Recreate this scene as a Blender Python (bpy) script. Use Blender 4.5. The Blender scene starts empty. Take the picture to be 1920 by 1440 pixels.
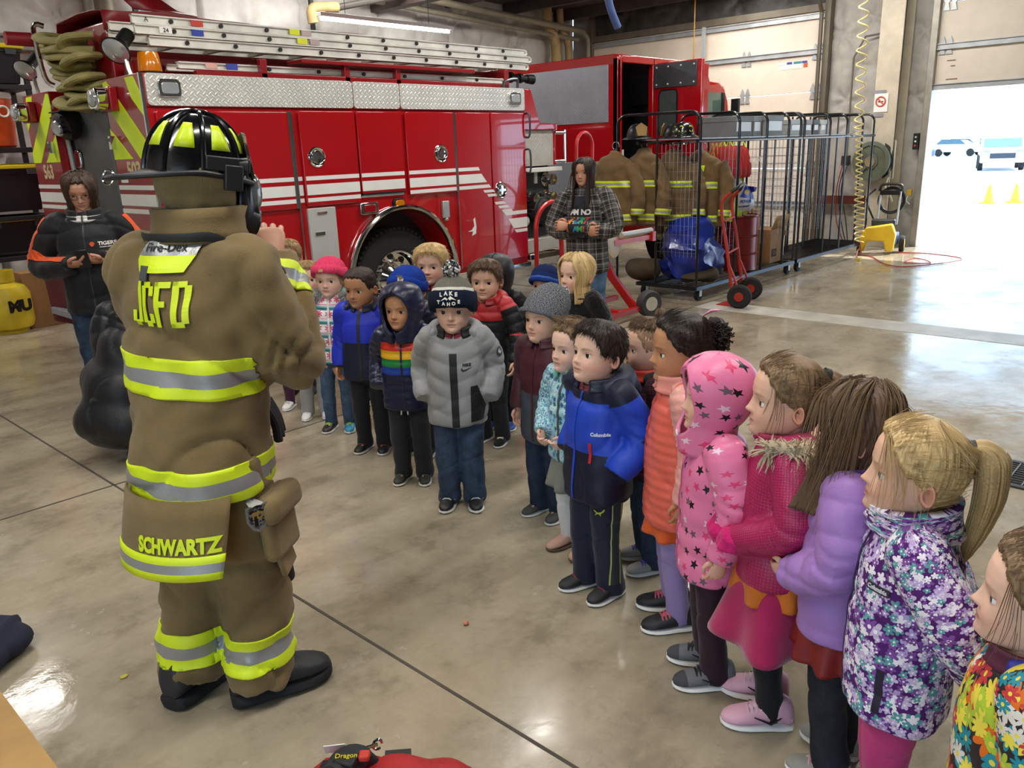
import bpy, bmesh, math, random
import numpy as np
from mathutils import Vector, Matrix
from mathutils.bvhtree import BVHTree
S = bpy.context.scene
COL = S.collection
random.seed(7); np.random.seed(7)
R_ = math.radians
def hexc(h, a=1.0):
    h = h.lstrip('#'); c = [int(h[i:i+2], 16)/255 for i in (0, 2, 4)]
    return tuple(((x/12.92) if x <= .04045 else ((x+.055)/1.055)**2.4) for x in c) + (a,)

# ---------------------------------------------------------------- camera
HC = 1.75
cam = bpy.data.cameras.new('camera'); camo = bpy.data.objects.new('camera', cam); COL.objects.link(camo)
FPX = 1508.9
cam.sensor_fit = 'HORIZONTAL'; cam.sensor_width = 36.0; cam.lens = 36.0*FPX/1920
cam.clip_start = .05; cam.clip_end = 500
_R = np.array([[.67952778, -.7328541, -.03415938], [-.22743379, -.16616024, -.95951271], [.6975069, .65978454, -.27958628]])
right, down, fwd = _R[0], _R[1], _R[2]
camo.matrix_world = Matrix(((right[0], -down[0], -fwd[0], 0), (right[1], -down[1], -fwd[1], 0), (right[2], -down[2], -fwd[2], HC), (0, 0, 0, 1)))
S.camera = camo
# ---------------------------------------------------------------- world, sun, big lamps and added fill lights, exposure
S.view_settings.view_transform = 'Standard'; S.view_settings.look = 'None'
S.view_settings.gamma = 1; S.view_settings.use_curve_mapping = False
S.view_settings.exposure = 0.0
w = bpy.data.worlds.new('sky'); S.world = w; w.use_nodes = True
bg = w.node_tree.nodes['Background']; bg.inputs[0].default_value = (.55, .77, 1.0, 1); bg.inputs[1].default_value = 4.4
sun = bpy.data.lights.new('sun', 'SUN'); sun.energy = 11.0; sun.angle = R_(.6); sun.color = (1, .97, .93)
suno = bpy.data.objects.new('sun', sun); COL.objects.link(suno)
suno.rotation_euler = Vector((-.75, .42, -.95)).to_track_quat('-Z', 'Y').to_euler()
def area(name, loc, sx, sy, energy, color, rot=(0, 0, 0)):
    l = bpy.data.lights.new(name, 'AREA'); l.shape = 'RECTANGLE'; l.size = sx; l.size_y = sy; l.energy = energy; l.color = color
    o = bpy.data.objects.new(name, l); o.location = loc; o.rotation_euler = rot; COL.objects.link(o); return o
area('ceiling_lamp_and_fill', (11.6, 5.2, 4.15), .25, 4.0, 120, (1.0, .965, .91), (0, R_(-38), 0)); area('ceiling_lamp_and_fill', (8.2, 9.9, 4.15), 4.0, .25, 70, (1.0, .965, .91), (R_(40), 0, 0))  # tilted fill lights, added to brighten the far wall and the back wall
for i, (x, y) in enumerate([(2, 1.0), (5.5, 1.0), (2, 4.6), (6, 4.6), (9.5, 4.9), (-1.2, 2), (1.0, 9.6), (12.4, 7.5), (6.5, 9.4)]):  # unseen overhead lamps, with extra ones added as fill towards the far end
    area('ceiling_lamp_and_fill', (x, y, 4.2), 2.4, .25, 88, (1.0, .965, .91))
# ---------------------------------------------------------------- helpers
PM = {}
def reg(o, m): PM[o.name] = m; o.matrix_world = m
def pmat(o): return PM.get(o.name, Matrix.Identity(4))
def tag(o, label=None, cat=None, group=None, kind=None):
    if label: o['label'] = label
    if cat: o['category'] = cat
    if group: o['group'] = group
    if kind: o['kind'] = kind
    return o
def thing(name, loc, label, cat, group=None, rz=0):
    o = bpy.data.objects.new(name, None); COL.objects.link(o); o.empty_display_size = .1
    m = Matrix.Translation(Vector(loc)) @ Matrix.Rotation(rz, 4, 'Z')
    o.matrix_world = m; PM[o.name] = m
    return tag(o, label, cat, group)
def newobj(name, me, parent=None, local=False):
    o = bpy.data.objects.new(name, me); COL.objects.link(o)
    if parent is not None:
        o.parent = parent
        if not local: me.transform(pmat(parent).inverted())
        PM[o.name] = pmat(parent)
    return o
def frame(z, y=(0, 0, 1)):
    z = Vector(z).normalized(); y = Vector(y)
    x = y.cross(z)
    if x.length < 1e-4: x = Vector((1, 0, 0)).cross(z)
    if x.length < 1e-4: x = Vector((0, 1, 0)).cross(z)
    x.normalize(); y = z.cross(x)
    return x, y, z
class MB:
    def __init__(s): s.v = []; s.f = []; s.m = []
    def add(s, vs, fs, mi=0):
        b = len(s.v); s.v += [tuple(v) for v in vs]; s.f += [tuple(b+i for i in f) for f in fs]; s.m += [mi]*len(fs); return s
    def box(s, c, d, mi=0, rot=None):
        h = [x/2 for x in d]; vs = []
        for z in (-1, 1):
            for y in (-1, 1):
                for x in (-1, 1):
                    v = Vector((x*h[0], y*h[1], z*h[2]))
                    if rot is not None: v = rot @ v
                    vs.append(v+Vector(c))
        return s.add(vs, [(0, 2, 3, 1), (4, 5, 7, 6), (0, 1, 5, 4), (2, 6, 7, 3), (0, 4, 6, 2), (1, 3, 7, 5)], mi)
    def bb(s, x0, x1, y0, y1, z0, z1, mi=0):
        return s.box(((x0+x1)/2, (y0+y1)/2, (z0+z1)/2), (abs(x1-x0), abs(y1-y0), abs(z1-z0)), mi)
    def loft(s, rings, mi=0, cap=True, closed=True):
        n = len(rings[0]); vs = [p for r in rings for p in r]; fs = []
        for i in range(len(rings)-1):
            for j in range(n if closed else n-1):
                a = i*n+j; b = i*n+(j+1) % n
                fs.append((a, b, b+n, a+n))
        if cap and closed:
            fs.append(tuple(range(n-1, -1, -1))); fs.append(tuple((len(rings)-1)*n+k for k in range(n)))
        return s.add(vs, fs, mi)
    def tube(s, path, r, n=10, mi=0, cap=True, closed=False, flat=1.0, up=None):
        P = [Vector(p) for p in path]; N = len(P); rs = r if isinstance(r, (list, tuple)) else [r]*N
        T = []
        for i in range(N):
            a = P[(i-1) % N] if (closed or i > 0) else P[i]; b = P[(i+1) % N] if (closed or i < N-1) else P[i]
            t = b-a
            T.append(t.normalized() if t.length > 1e-9 else Vector((0, 0, 1)))
        x, y, _ = frame(T[0], up or (0, 0, 1)); rings = []
        for i in range(N):
            if i > 0:
                q = T[i-1].rotation_difference(T[i]); x = q @ x; y = q @ y
            rings.append([P[i]+x*math.cos(2*math.pi*k/n)*rs[i]+y*math.sin(2*math.pi*k/n)*rs[i]*flat for k in range(n)])
        if closed: rings.append(rings[0])
        return s.loft(rings, mi, cap and not closed)
    def cyl(s, p0, p1, r0, r1=None, n=20, mi=0): return s.tube([p0, p1], [r0, r0 if r1 is None else r1], n, mi)
    def sphere(s, c, r, nu=16, nv=10, mi=0, rot=None):
        r = (r, r, r) if isinstance(r, (int, float)) else r; rings = []; c = Vector(c)
        for i in range(nv+1):
            th = math.pi*(i+.02)/(nv+.04); ring = []
            for j in range(nu):
                v = Vector((r[0]*math.sin(th)*math.cos(2*math.pi*j/nu), r[1]*math.sin(th)*math.sin(2*math.pi*j/nu), -r[2]*math.cos(th)))
                if rot is not None: v = rot @ v
                ring.append(c+v)
            rings.append(ring)
        return s.loft(rings, mi)
    def lathe(s, prof, c=(0, 0, 0), axis=(0, 0, 1), n=28, mi=0, cap=True):
        x, y, z = frame(axis, (0, 1, 0) if abs(Vector(axis).normalized().z) > .9 else (0, 0, 1)); c = Vector(c)
        return s.loft([[c+z*h+x*math.cos(2*math.pi*k/n)*max(r, 1e-4)+y*math.sin(2*math.pi*k/n)*max(r, 1e-4) for k in range(n)] for r, h in prof], mi, cap)
    def prism(s, poly, o, ux, uy, depth, mi=0):
        o = Vector(o); ux = Vector(ux); uy = Vector(uy); n = ux.cross(uy).normalized()*depth
        a = [o+ux*p[0]+uy*p[1] for p in poly]; b = [p+n for p in a]; k = len(poly)
        fs = [tuple(range(k-1, -1, -1)), tuple(range(k, 2*k))]+[(i, (i+1) % k, k+(i+1) % k, k+i) for i in range(k)]
        return s.add(a+b, fs, mi)
    def mesh(s, name, mats, smooth=True, ang=35):
        me = bpy.data.meshes.new(name); me.from_pydata([tuple(v) for v in s.v], [], s.f)
        for m in (mats if isinstance(mats, (list, tuple)) else [mats]): me.materials.append(m)
        me.polygons.foreach_set('material_index', s.m)
        bm = bmesh.new(); bm.from_mesh(me); bmesh.ops.recalc_face_normals(bm, faces=bm.faces); bm.to_mesh(me); bm.free()
        if smooth:
            me.polygons.foreach_set('use_smooth', [True]*len(me.polygons)); me.set_sharp_from_angle(angle=R_(ang))
        return me
    def build(s, name, mats, parent=None, local=False, bevel=0, smooth=True, ang=35, seg=2):
        o = newobj(name, s.mesh(name, mats, smooth, ang), parent, local)
        if bevel:
            b = o.modifiers.new('bevel', 'BEVEL'); b.width = bevel; b.segments = seg; b.limit_method = 'ANGLE'; b.angle_limit = R_(40); b.harden_normals = False
        return o
def rrect(x0, x1, z0, z1, r, n=4):
    P = []
    for cx, cz, a0 in ((x1-r, z1-r, 0), (x0+r, z1-r, 90), (x0+r, z0+r, 180), (x1-r, z0+r, 270)):
        for i in range(n+1):
            a = R_(a0+90*i/n); P.append((cx+r*math.cos(a), cz+r*math.sin(a)))
    return P
def arcpts(c, r, a0, a1, n, ux, uy):
    c = Vector(c); ux = Vector(ux); uy = Vector(uy)
    return [c+ux*r*math.cos(R_(a0+(a1-a0)*i/n))+uy*r*math.sin(R_(a0+(a1-a0)*i/n)) for i in range(n+1)]
def smoothpath(P, k=6):
    P = [Vector(p) for p in P]; out = []
    for i in range(len(P)-1):
        p0 = P[max(i-1, 0)]; p1 = P[i]; p2 = P[i+1]; p3 = P[min(i+2, len(P)-1)]
        for j in range(k):
            t = j/k; out.append(.5*((2*p1)+(p2-p0)*t+(2*p0-5*p1+4*p2-p3)*t*t+(3*p1-p0-3*p2+p3)*t**3))
    out.append(P[-1]); return out
# sums of random sine waves: cheap smooth noise for cloth folds
class SNoise:
    def __init__(s, seed, freq, n=14, aniso=(1, 1, 1)):
        r = np.random.RandomState(seed); d = r.normal(size=(n, 3)); d /= np.linalg.norm(d, axis=1)[:, None]
        s.k = d*freq*r.uniform(.6, 1.7, (n, 1))*np.array(aniso); s.p = r.uniform(0, 6.28, n); s.n = n
    def __call__(s, P): return np.sin(P@s.k.T+s.p).sum(1)/math.sqrt(s.n)
# ---------------------------------------------------------------- materials
class NT:
    def __init__(s, name):
        s.m = bpy.data.materials.new(name); s.m.use_nodes = True; s.t = s.m.node_tree; s.b = s.t.nodes['Principled BSDF']
    def n(s, typ, props=None, **ins):
        nd = s.t.nodes.new('ShaderNode'+typ)
        for k, v in (props or {}).items(): setattr(nd, k, v)
        for k, v in ins.items():
            key = int(k[1:]) if k[0] == 'i' and k[1:].isdigit() else k.replace('_', ' ')
            s.set(nd.inputs[key], v)
        return nd
    def set(s, sock, v):
        if isinstance(v, bpy.types.NodeSocket): s.t.links.new(v, sock)
        elif isinstance(v, bpy.types.Node): s.t.links.new(v.outputs[0], sock)
        else: sock.default_value = v
    def math(s, op, a, b=None, c=None):
        nd = s.n('Math', {'operation': op}); s.set(nd.inputs[0], a)
        if b is not None: s.set(nd.inputs[1], b)
        if c is not None: s.set(nd.inputs[2], c)
        return nd.outputs[0]
    def vmath(s, op, a, b=None, out=0):
        nd = s.n('VectorMath', {'operation': op}); s.set(nd.inputs[0], a)
        if b is not None: s.set(nd.inputs['Scale'] if op == 'SCALE' else nd.inputs[1], b)
        return nd.outputs['Value' if op in ('LENGTH', 'DISTANCE', 'DOT_PRODUCT') else 0]
    def mix(s, f, a, b):
        nd = s.n('Mix', {'data_type': 'RGBA'}); s.set(nd.inputs[0], f); s.set(nd.inputs[6], a); s.set(nd.inputs[7], b); return nd.outputs[2]
    def coord(s, which='Object'): return s.n('TexCoord').outputs[which]
    def uvm(s): return s.n('TexCoord').outputs['UV']
    def noise(s, vec, scale, detail=3, rough=.5, out=0): return s.n('TexNoise', None, Vector=vec, Scale=scale, Detail=detail, Roughness=rough).outputs[out]
    def ramp(s, f, stops, interp='LINEAR'):
        nd = s.n('ValToRGB'); r = nd.color_ramp; r.interpolation = interp
        while len(r.elements) < len(stops): r.elements.new(.5)
        for e, (p, c) in zip(r.elements, stops): e.position = p; e.color = c
        s.set(nd.inputs[0], f); return nd.outputs[0]
    def bump(s, h, strength=.3, dist=.01): s.set(s.b.inputs['Normal'], s.n('Bump', None, Height=h, Strength=strength, Distance=dist).outputs[0])
    def out(s, color=None, rough=None, metal=None, **kw):
        if color is not None: s.set(s.b.inputs['Base Color'], color)
        if rough is not None: s.set(s.b.inputs['Roughness'], rough)
        if metal is not None: s.set(s.b.inputs['Metallic'], metal)
        for k, v in kw.items(): s.set(s.b.inputs[k.replace('_', ' ')], v)
        return s.m
_MC = {}
def M(color, rough=.6, metal=0, bump=0, bs=60, var=.06, coat=0, sheen=0, spec=.5, vs=6, name=None):
    """general procedural surface: base colour with a little noise variation and grain"""
    key = (color, rough, metal, bump, bs, var, coat, sheen, spec, vs)
    if key in _MC: return _MC[key]
    t = NT(name or 'surface'); c = hexc(color); v = t.coord()
    nz = t.noise(v, vs, 4)
    dark = tuple(x*(1-2*var) for x in c[:3])+(1,); lite = tuple(min(1, x*(1+2*var)) for x in c[:3])+(1,)
    t.out(t.ramp(nz, [(.3, dark), (.7, lite)]), rough, metal, Coat_Weight=coat, Sheen_Weight=sheen, Specular_IOR_Level=spec)
    if bump: t.bump(t.noise(v, bs, 3), bump, .01)
    _MC[key] = t.m; return t.m
def emis(color, s):
    t = NT('glow'); c = hexc(color); return t.out(c, .5, Emission_Color=c, Emission_Strength=s)
def plate_mat(name, color, scale=22, metal=1.0, rough=.28, bump=.5):
    """raised lozenge tread plate in the object's x-z or y-z plane"""
    t = NT(name); g = t.n('NewGeometry'); p = t.coord()
    sp = t.n('SeparateXYZ', None, i0=p); nn = t.n('SeparateXYZ', None, i0=g.outputs['Normal'])
    ax = t.math('GREATER_THAN', t.math('ABSOLUTE', nn.outputs[0]), .7); az = t.math('GREATER_THAN', t.math('ABSOLUTE', nn.outputs[2]), .7)
    u = t.n('Mix', None, i0=ax, i2=sp.outputs[0], i3=sp.outputs[1]).outputs[0]
    vv = t.n('Mix', None, i0=az, i2=sp.outputs[2], i3=sp.outputs[1]).outputs[0]
    uv = t.n('CombineXYZ', None, i0=u, i1=vv).outputs[0]; hs = []
    for off, a in ((0, 45), (.5, -45)):
        q = t.vmath('MULTIPLY', uv, (scale, scale, 1)); q = t.vmath('ADD', q, (off, off, 0))
        q = t.vmath('SUBTRACT', t.vmath('FRACTION', q), (.5, .5, 0))
        q = t.n('VectorRotate', {'rotation_type': 'Z_AXIS'}, Vector=q, Angle=R_(a)).outputs[0]
        l = t.vmath('LENGTH', t.vmath('MULTIPLY', q, (2.3, 7.5, 0)))
        hs.append(t.math('SMOOTH_MIN', t.math('MAXIMUM', t.math('SUBTRACT', 1, l), 0), .5, .2))
    h = t.math('MAXIMUM', hs[0], hs[1]); c = hexc(color)
    t.out(t.ramp(t.noise(p, 5, 4), [(.3, tuple(x*.85 for x in c[:3])+(1,)), (.7, c)]), rough, metal); t.bump(h, bump, .006); return t.m
# ---------------------------------------------------------------- setting
def structure(o): o['kind'] = 'structure'; return o
# floor material: sealed concrete, blotchy, saw-cut joints are modelled as thin grooves
def floor_mat():
    t = NT('sealed concrete'); p = t.coord()
    a = t.noise(p, .7, 6, .6); b = t.noise(p, 3.2, 8, .65); c = t.noise(p, 22, 5, .6)
    base = t.ramp(a, [(.3, hexc('#988b75')), (.5, hexc('#ab9f88')), (.72, hexc('#bbb098'))])
    m = t.ramp(b, [(.36, (.55, .54, .52, 1)), (.47, (.88, .87, .86, 1)), (.6, (1, 1, 1, 1))])
    base = t.n('Mix', {'data_type': 'RGBA', 'blend_type': 'MULTIPLY'}, i0=.75, i6=base, i7=m).outputs[2]
    fine = t.ramp(c, [(.3, (.86, .86, .86, 1)), (.6, (1, 1, 1, 1))])
    base = t.n('Mix', {'data_type': 'RGBA', 'blend_type': 'MULTIPLY'}, i0=.7, i6=base, i7=fine).outputs[2]
    stv = t.vmath('MULTIPLY', p, (1.1, 4.0, 1))
    stain = t.ramp(t.noise(stv, .9, 5, .55), [(.48, (1, 1, 1, 1)), (.74, (.60, .58, .55, 1))])
    base = t.n('Mix', {'data_type': 'RGBA', 'blend_type': 'MULTIPLY'}, i0=.8, i6=base, i7=stain).outputs[2]
    r = t.ramp(t.noise(p, 1.3, 6, .65), [(.40, (.07,)*3+(1,)), (.62, (.32,)*3+(1,))])
    t.out(base, r, 0, Specular_IOR_Level=.5); t.bump(t.noise(p, 9, 6, .6), .12, .01); return t.m
X0, X1, Y0, Y1, ZC = -3.2, 14.3, -7.0, 11.4, 4.4
b = MB()
gx = sorted({X0, 1.52, 7.94, X1}); GY = sorted({Y0, 4.6, Y1})
b.bb(X0, X1, Y0, Y1, -.12, 0)
b.build('floor', floor_mat(), None)['kind'] = 'structure'
dk = M('#4b443b', .9)
b = MB()
for x in (1.52,): b.bb(x-.006, x+.006, Y0, Y1, -.01, .002)
b.bb(7.90, 7.91, Y0, Y1, -.01, .002)
b.bb(X0, X1, 4.565, 4.577, -.01, .002)
structure(b.build('trim_1', dk))
b = MB(); b.bb(7.8, 8.22, Y0, 4.56, -.01, .0025); structure(b.build('trim_2', M('#b9b3a6', .45, var=.12, vs=4)))

# quilted insulation: a grid pulled in at tufts along seams
def insulation(name, o, ux, nrm, L, z0, z1, tufts, seams, mat_, step=.05, depth=.05, seed=1):
    nx = max(2, int(L/step)); nz = max(2, int((z1-z0)/step))
    U, Z = np.meshgrid(np.linspace(0, L, nx+1), np.linspace(z0, z1, nz+1))
    r = np.random.RandomState(seed); D = np.zeros_like(U)
    for (a, c) in tufts:
        du = U-a; dz = Z-c; d = np.sqrt(du*du+dz*dz)+1e-6; th = np.arctan2(dz, du)
        f = np.exp(-d/.35); k = r.randint(4, 8); ph = r.uniform(0, 6)
        D -= depth*1.3*np.exp(-(d/.12)**1.2); D += depth*.5*f*np.cos(k*th+ph+d*2)
    for a in seams: D -= depth*.9*np.exp(-((U-a)/.03)**2)
    sn = SNoise(seed, 6); D += .25*depth*sn(np.stack([U.ravel(), Z.ravel()*1.0, 0*U.ravel()], 1)).reshape(U.shape)
    o = np.array(o, float); ux = np.array(ux, float); nrm = np.array(nrm, float)
    V = o+U[..., None]*ux+Z[..., None]*np.array([0, 0, 1.])+D[..., None]*nrm
    n1 = nx+1; fs = [(i*n1+j, i*n1+j+1, (i+1)*n1+j+1, (i+1)*n1+j) for i in range(nz) for j in range(nx)]
    mb = MB(); mb.add(V.reshape(-1, 3), fs)
    # backing slab gives the sheet thickness
    p0 = o-nrm*.12; a = p0+np.array([0, 0, z0]); q = a+ux*L
    mb.add([a, q, q-nrm*.1, a-nrm*.1]+[x+np.array([0, 0, z1-z0]) for x in (a, q, q-nrm*.1, a-nrm*.1)], [(0, 1, 2, 3), (4, 5, 6, 7), (0, 1, 5, 4), (1, 2, 6, 5), (2, 3, 7, 6), (3, 0, 4, 7)])
    return structure(mb.build(name, mat_, ang=80))
ins = M('#cfccc6', .5, bump=.35, bs=10, var=.05)
rr = np.random.RandomState(3)
tf = []
for x in np.arange(.7, 17.2, 1.15):
    for z in (.9, 1.9, 2.6, 3.55, 4.15): tf.append((x+rr.uniform(-.25, .25), z+rr.uniform(-.12, .12)))
insulation('wall_back', (X0, Y1, 0), (1, 0, 0), (0, -1, 0), X1-X0, 0, ZC, tf, [1.3, 2.9, 4.5, 6.2, 7.7, 9.2, 10.9, 12.4, 14.0, 15.5, 16.8], ins, step=.04, depth=.085)
steel = M('#8d8a80', .5, .3, var=.08)
b = MB()
for z in (3.17, 1.6): b.bb(X0, X1, Y1-.16, Y1-.03, z-.085, z+.085); b.bb(X0, X1, Y1-.2, Y1-.16, z+.05, z+.085)
structure(b.build('trim_3', steel, bevel=.006))
# far (garage door) wall
GX = X1
gins = M('#a19d95', .6, bump=.25, bs=14, var=.08); bins = M('#3a3733', .5, bump=.4, bs=10, var=.2)
insulation('wall_far', (GX, 10.9, 0), (0, 1, 0), (-1, 0, 0), .5, 0, ZC, [(.25, 1), (.25, 2.4)], [], gins, seed=4)
insulation('wall_far_pier', (GX, 4.30, 0), (0, 1, 0), (-1, 0, 0), 1.66, 0, ZC, [(.25, .6), (.22, 2.35), (.15, 3.3), (.8, 1.35), (1.2, 2.0), (1.1, 2.9), (1.45, 3.4), (1.0, .6), (.95, 3.6), (1.3, 2.35)], [.38, 1.62], gins, .03, .05, 5)
insulation('wall_far_header', (GX, 5.96, 0), (0, 1, 0), (-1, 0, 0), 4.94, 3.86, ZC, [(x, 4.15) for x in (.6, 1.7, 2.9, 4.1)], [], bins, seed=6)
b = MB(); b.bb(GX, GX+.2, Y0, -1.3, 0, ZC); b.bb(GX, GX+.2, -1.3, 4.3, 3.9, ZC); structure(b.build('wall_far_side', gins))
# dark ceiling with purlins
ceil = M('#3b3230', .7, var=.1)
b = MB(); b.bb(X0, X1+.2, Y0, Y1+.2, ZC, ZC+.15)
for x in np.arange(X0+.4, X1, 1.5): b.bb(x-.04, x+.04, Y0, Y1, ZC-.2, ZC, 0)
structure(b.build('ceiling', [ceil]))
b = MB(); b.bb(9.0, 9.2, Y0, Y1, ZC-.42, ZC-.2); b.bb(3.0, 3.2, Y0, Y1, ZC-.42, ZC-.2); structure(b.build('trim_4', M('#4a3f3a', .6)))
# other walls, out of the photo (the bay behind the camera stands open)
wl = M('#a9a69f', .6)
b = MB(); b.bb(X0-.2, X0, 1.0, Y1, 0, ZC); b.bb(X0-.2, X0, Y0, -2.6, 0, ZC); b.bb(X0-.2, X0, -2.6, 1, 2.6, ZC); structure(b.build('wall_near', wl))
b = MB(); b.bb(X0-.2, X1, Y0-.2, Y0, 0, ZC); structure(b.build('wall_side', wl))

# sectional doors
pan = M('#d5cab9', .5, bump=.05, bs=120, var=.02); galv = M('#a4a8aa', .4, .35, var=.08); dark = M('#2a2927', .6)
def hinge(mb, x, y, z, mi):
    for dy in (-.05, .05):
        mb.prism([(-.045, -.12), (.045, -.12), (.02, -.02), (.045, .02), (.02, .1), (0, .14), (-.02, .1), (-.045, .02), (-.02, -.02)], (x, y+dy, z), (0, 1, 0), (0, 0, 1), .012, mi)
def sect_door(name, y0, y1, zs, hy, bars, extra=None):
    d = structure(thing(name, (GX, (y0+y1)/2, zs[0]), None, None))
    for z0, z1 in zip(zs[:-1], zs[1:]):
        m = MB(); m.bb(GX-.05, GX+.01, y0, y1, z0+.004, z1-.004); m.build('door_panel', pan, d, bevel=.004)
    for z in bars:
        m = MB(); m.bb(GX-.11, GX-.05, y0, y1, z-.05, z-.035); m.bb(GX-.085, GX-.07, y0, y1, z-.05, z+.03); m.bb(GX-.11, GX-.05, y0, y1, z+.025, z+.035); m.build('strut', galv, d)
    for z in zs[1:-1]:
        for y in hy:
            m = MB(); hinge(m, GX-.075, y, z, 0); m.build('hinge', galv, d)
    return d
D1 = sect_door('door_1', 5.97, 10.85, [0, .63, 1.26, 1.89, 2.52, 3.15, 3.8], [6.1, 7.4, 9.4, 10.7], [3.17, .65, 3.72])
m = MB()
for i, (a, c) in enumerate([(6.28, 0), (6.38, 1), (6.55, 0), (6.66, 2)]): m.bb(GX-.056, GX-.05, a, a+.09+.05*(i % 2), 3.0, 3.035, c)
m.bb(GX-.056, GX-.05, 6.27, 6.34, 2.93, 3.0, 3); m.bb(GX-.0555, GX-.05, 6.36, 6.78, 2.92, 2.99, 2)
m.build('sticker', [M('#2c3d9b', .5), M('#2b7d8a', .5), M('#dcd9d2', .5), M('#c5551f', .5)], D1)
D2 = sect_door('door_2', -1.25, 4.22, [2.42, 3.04, 3.66, 4.3], [4.1, 2.9, 1.5, .2], [3.04, 2.46])
m = MB()
for y, z, L in ((3.95, 2.82, .12), (3.95, 2.74, .06), (3.9, 2.55, .16), (3.93, 2.47, .1)): m.bb(GX-.056, GX-.05, y, y+L, z, z+.014)
m.build('sticker', M('#7d5a48', .6), D2)
# tracks, jambs and frames
frm = M('#9a958a', .45, .4, var=.08)
b = MB(); b.bb(GX-.14, GX+.2, 4.22, 4.32, 0, ZC); structure(b.build('trim_5', frm, bevel=.006))
b = MB(); b.bb(GX-.12, GX+.15, 5.9, 6.0, 0, ZC); b.bb(GX-.12, GX+.15, 10.82, 10.9, 0, ZC); b.bb(GX-.1, GX+.1, 5.96, 10.85, 3.78, 3.9); structure(b.build('trim_6', M('#6d6557', .5, .3), bevel=.006))
b = MB(); b.tube([(GX-.2, 6.02, 0), (GX-.2, 6.02, 3.75)], .035, 8); b.tube([(GX-.2, 6.02, 3.75), (GX-.5, 6.02, 4.15), (GX-3, 6.02, 4.2)], .035, 8); structure(b.build('trim_7', M('#5f574b', .5, .4)))
# steel column with flanges between the doors
b = MB(); b.bb(GX-.42, GX-.38, 4.62, 4.98, 0, ZC); b.bb(GX-.05, GX-.01, 4.6, 4.98, 0, ZC); b.bb(GX-.4, GX-.02, 4.78, 4.82, 0, ZC); b.bb(GX-.44, GX-.38, 4.62, 4.65, 0, ZC)
structure(b.build('trim_8', M('#bdb29d', .5, .05, var=.06), bevel=.005))
b = MB(); b.bb(GX-.14, GX-.1, 5.05, 5.9, .66, .80); structure(b.build('trim_9', M('#5d2419', .6)))
# outside: pavement and far lot
b = MB(); b.bb(X1, 160, -70, 80, -.3, -.02); structure(b.build('pavement', M('#c3c9d1', .8, bump=.2, bs=8, var=.05)))
b = MB(); b.bb(-30, X0, -40, 40, -.3, -.02); b.bb(X0, X1, -40, Y0, -.3, -.02); structure(b.build('pavement', M('#b8b2a6', .8, bump=.2, bs=8, var=.05)))

# trench drain with grating in the floor
g = thing('floor_drain', (4.7, .4, 0), 'long steel trench drain grating let into the wet floor behind the girls', 'drain')
b = MB(); b.bb(4.52, 4.86, -2.5, 1.25, -.1, .001); b.build('trench', M('#0d0c0b', .9), g)
b = MB()
for x in (4.51, 4.87): b.bb(x-.015, x+.015, -2.5, 1.25, -.02, .012)
b.build('drain_frame', M('#4d4a45', .5, .6), g)
b = MB()
for x in np.arange(4.53, 4.87, .034): b.bb(x-.002, x+.002, -2.5, 1.25, -.005, .010)
for y in np.arange(-2.5, 1.25, .07): b.bb(4.52, 4.86, y-.0035, y+.0035, -.005, .012)
b.build('grating', M('#8d8a83', .4, .8), g)
# ---------------------------------------------------------------- text as flat meshes
def text_mesh(s, size, extrude=.0015, bold=0, align='CENTER'):
    c = bpy.data.curves.new('t', 'FONT'); c.body = s; c.size = size; c.extrude = extrude; c.align_x = align; c.align_y = 'CENTER'; c.offset = bold; c.resolution_u = 3
    o = bpy.data.objects.new('t', c); COL.objects.link(o)
    dg = bpy.context.evaluated_depsgraph_get(); me = bpy.data.meshes.new_from_object(o.evaluated_get(dg))
    bpy.data.objects.remove(o); bpy.data.curves.remove(c); return me
def put_text(name, s, size, o, ux, uy, mat_, parent, bold=0, extrude=.0015, sx=1):
    me = text_mesh(s, size, extrude, bold); ux = Vector(ux).normalized(); uy = Vector(uy).normalized(); n = ux.cross(uy)
    me.transform(Matrix(((ux.x*sx, uy.x, n.x, o[0]), (ux.y*sx, uy.y, n.y, o[1]), (ux.z*sx, uy.z, n.z, o[2]), (0, 0, 0, 1))))
    me.materials.clear(); me.materials.append(mat_)
    return newobj(name, me, parent)
# ---------------------------------------------------------------- fire engine
RED = M('#a90d15', .16, 0, coat=1.0, var=.02, name='red enamel'); DRED = M('#8e0f16', .3, coat=.6, var=.03)
CHR = M('#dcdcdc', .08, 1.0, var=.01, name='chrome'); ALU = M('#c8c6c0', .32, .9, var=.06, bump=.05, bs=90); BLK = M('#131313', .45, var=.1); RUB = M('#1a1a1a', .8, bump=.2, bs=80, var=.1)
TREAD = plate_mat('tread plate', '#e2dfd6', 20, .45, .38, .8); TREADD = plate_mat('tread plate cab', '#a4a9b0', 24, .45, .35, 1.0)
WHT = M('#e4e3de', .35, var=.02); LIME = M('#d5ee12', .4, var=.03); GLS = M('#0c1012', .05, coat=.5); LENS = M('#cfd3d6', .12, .6, var=.05)
GREYP = M('#6f7275', .45, .7, bump=.1, bs=50, var=.12); SILV = M('#bdbdb9', .4, .2, var=.03)
AMB = M('#d37a08', .15, coat=.8, var=.08); REDL = M('#8f0b12', .12, coat=.8); CREAM = M('#cdb98f', .5)
T = thing('fire_engine', (5, 7.5, 0), 'red fire engine with tread plate top band, white stripes and an open crew cab door', 'fire engine')
YS = 6.25
def P_(name, mb, mats, bevel=0, parent=None, **k): return mb.build(name, mats, parent or T, bevel=bevel, **k)
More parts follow.
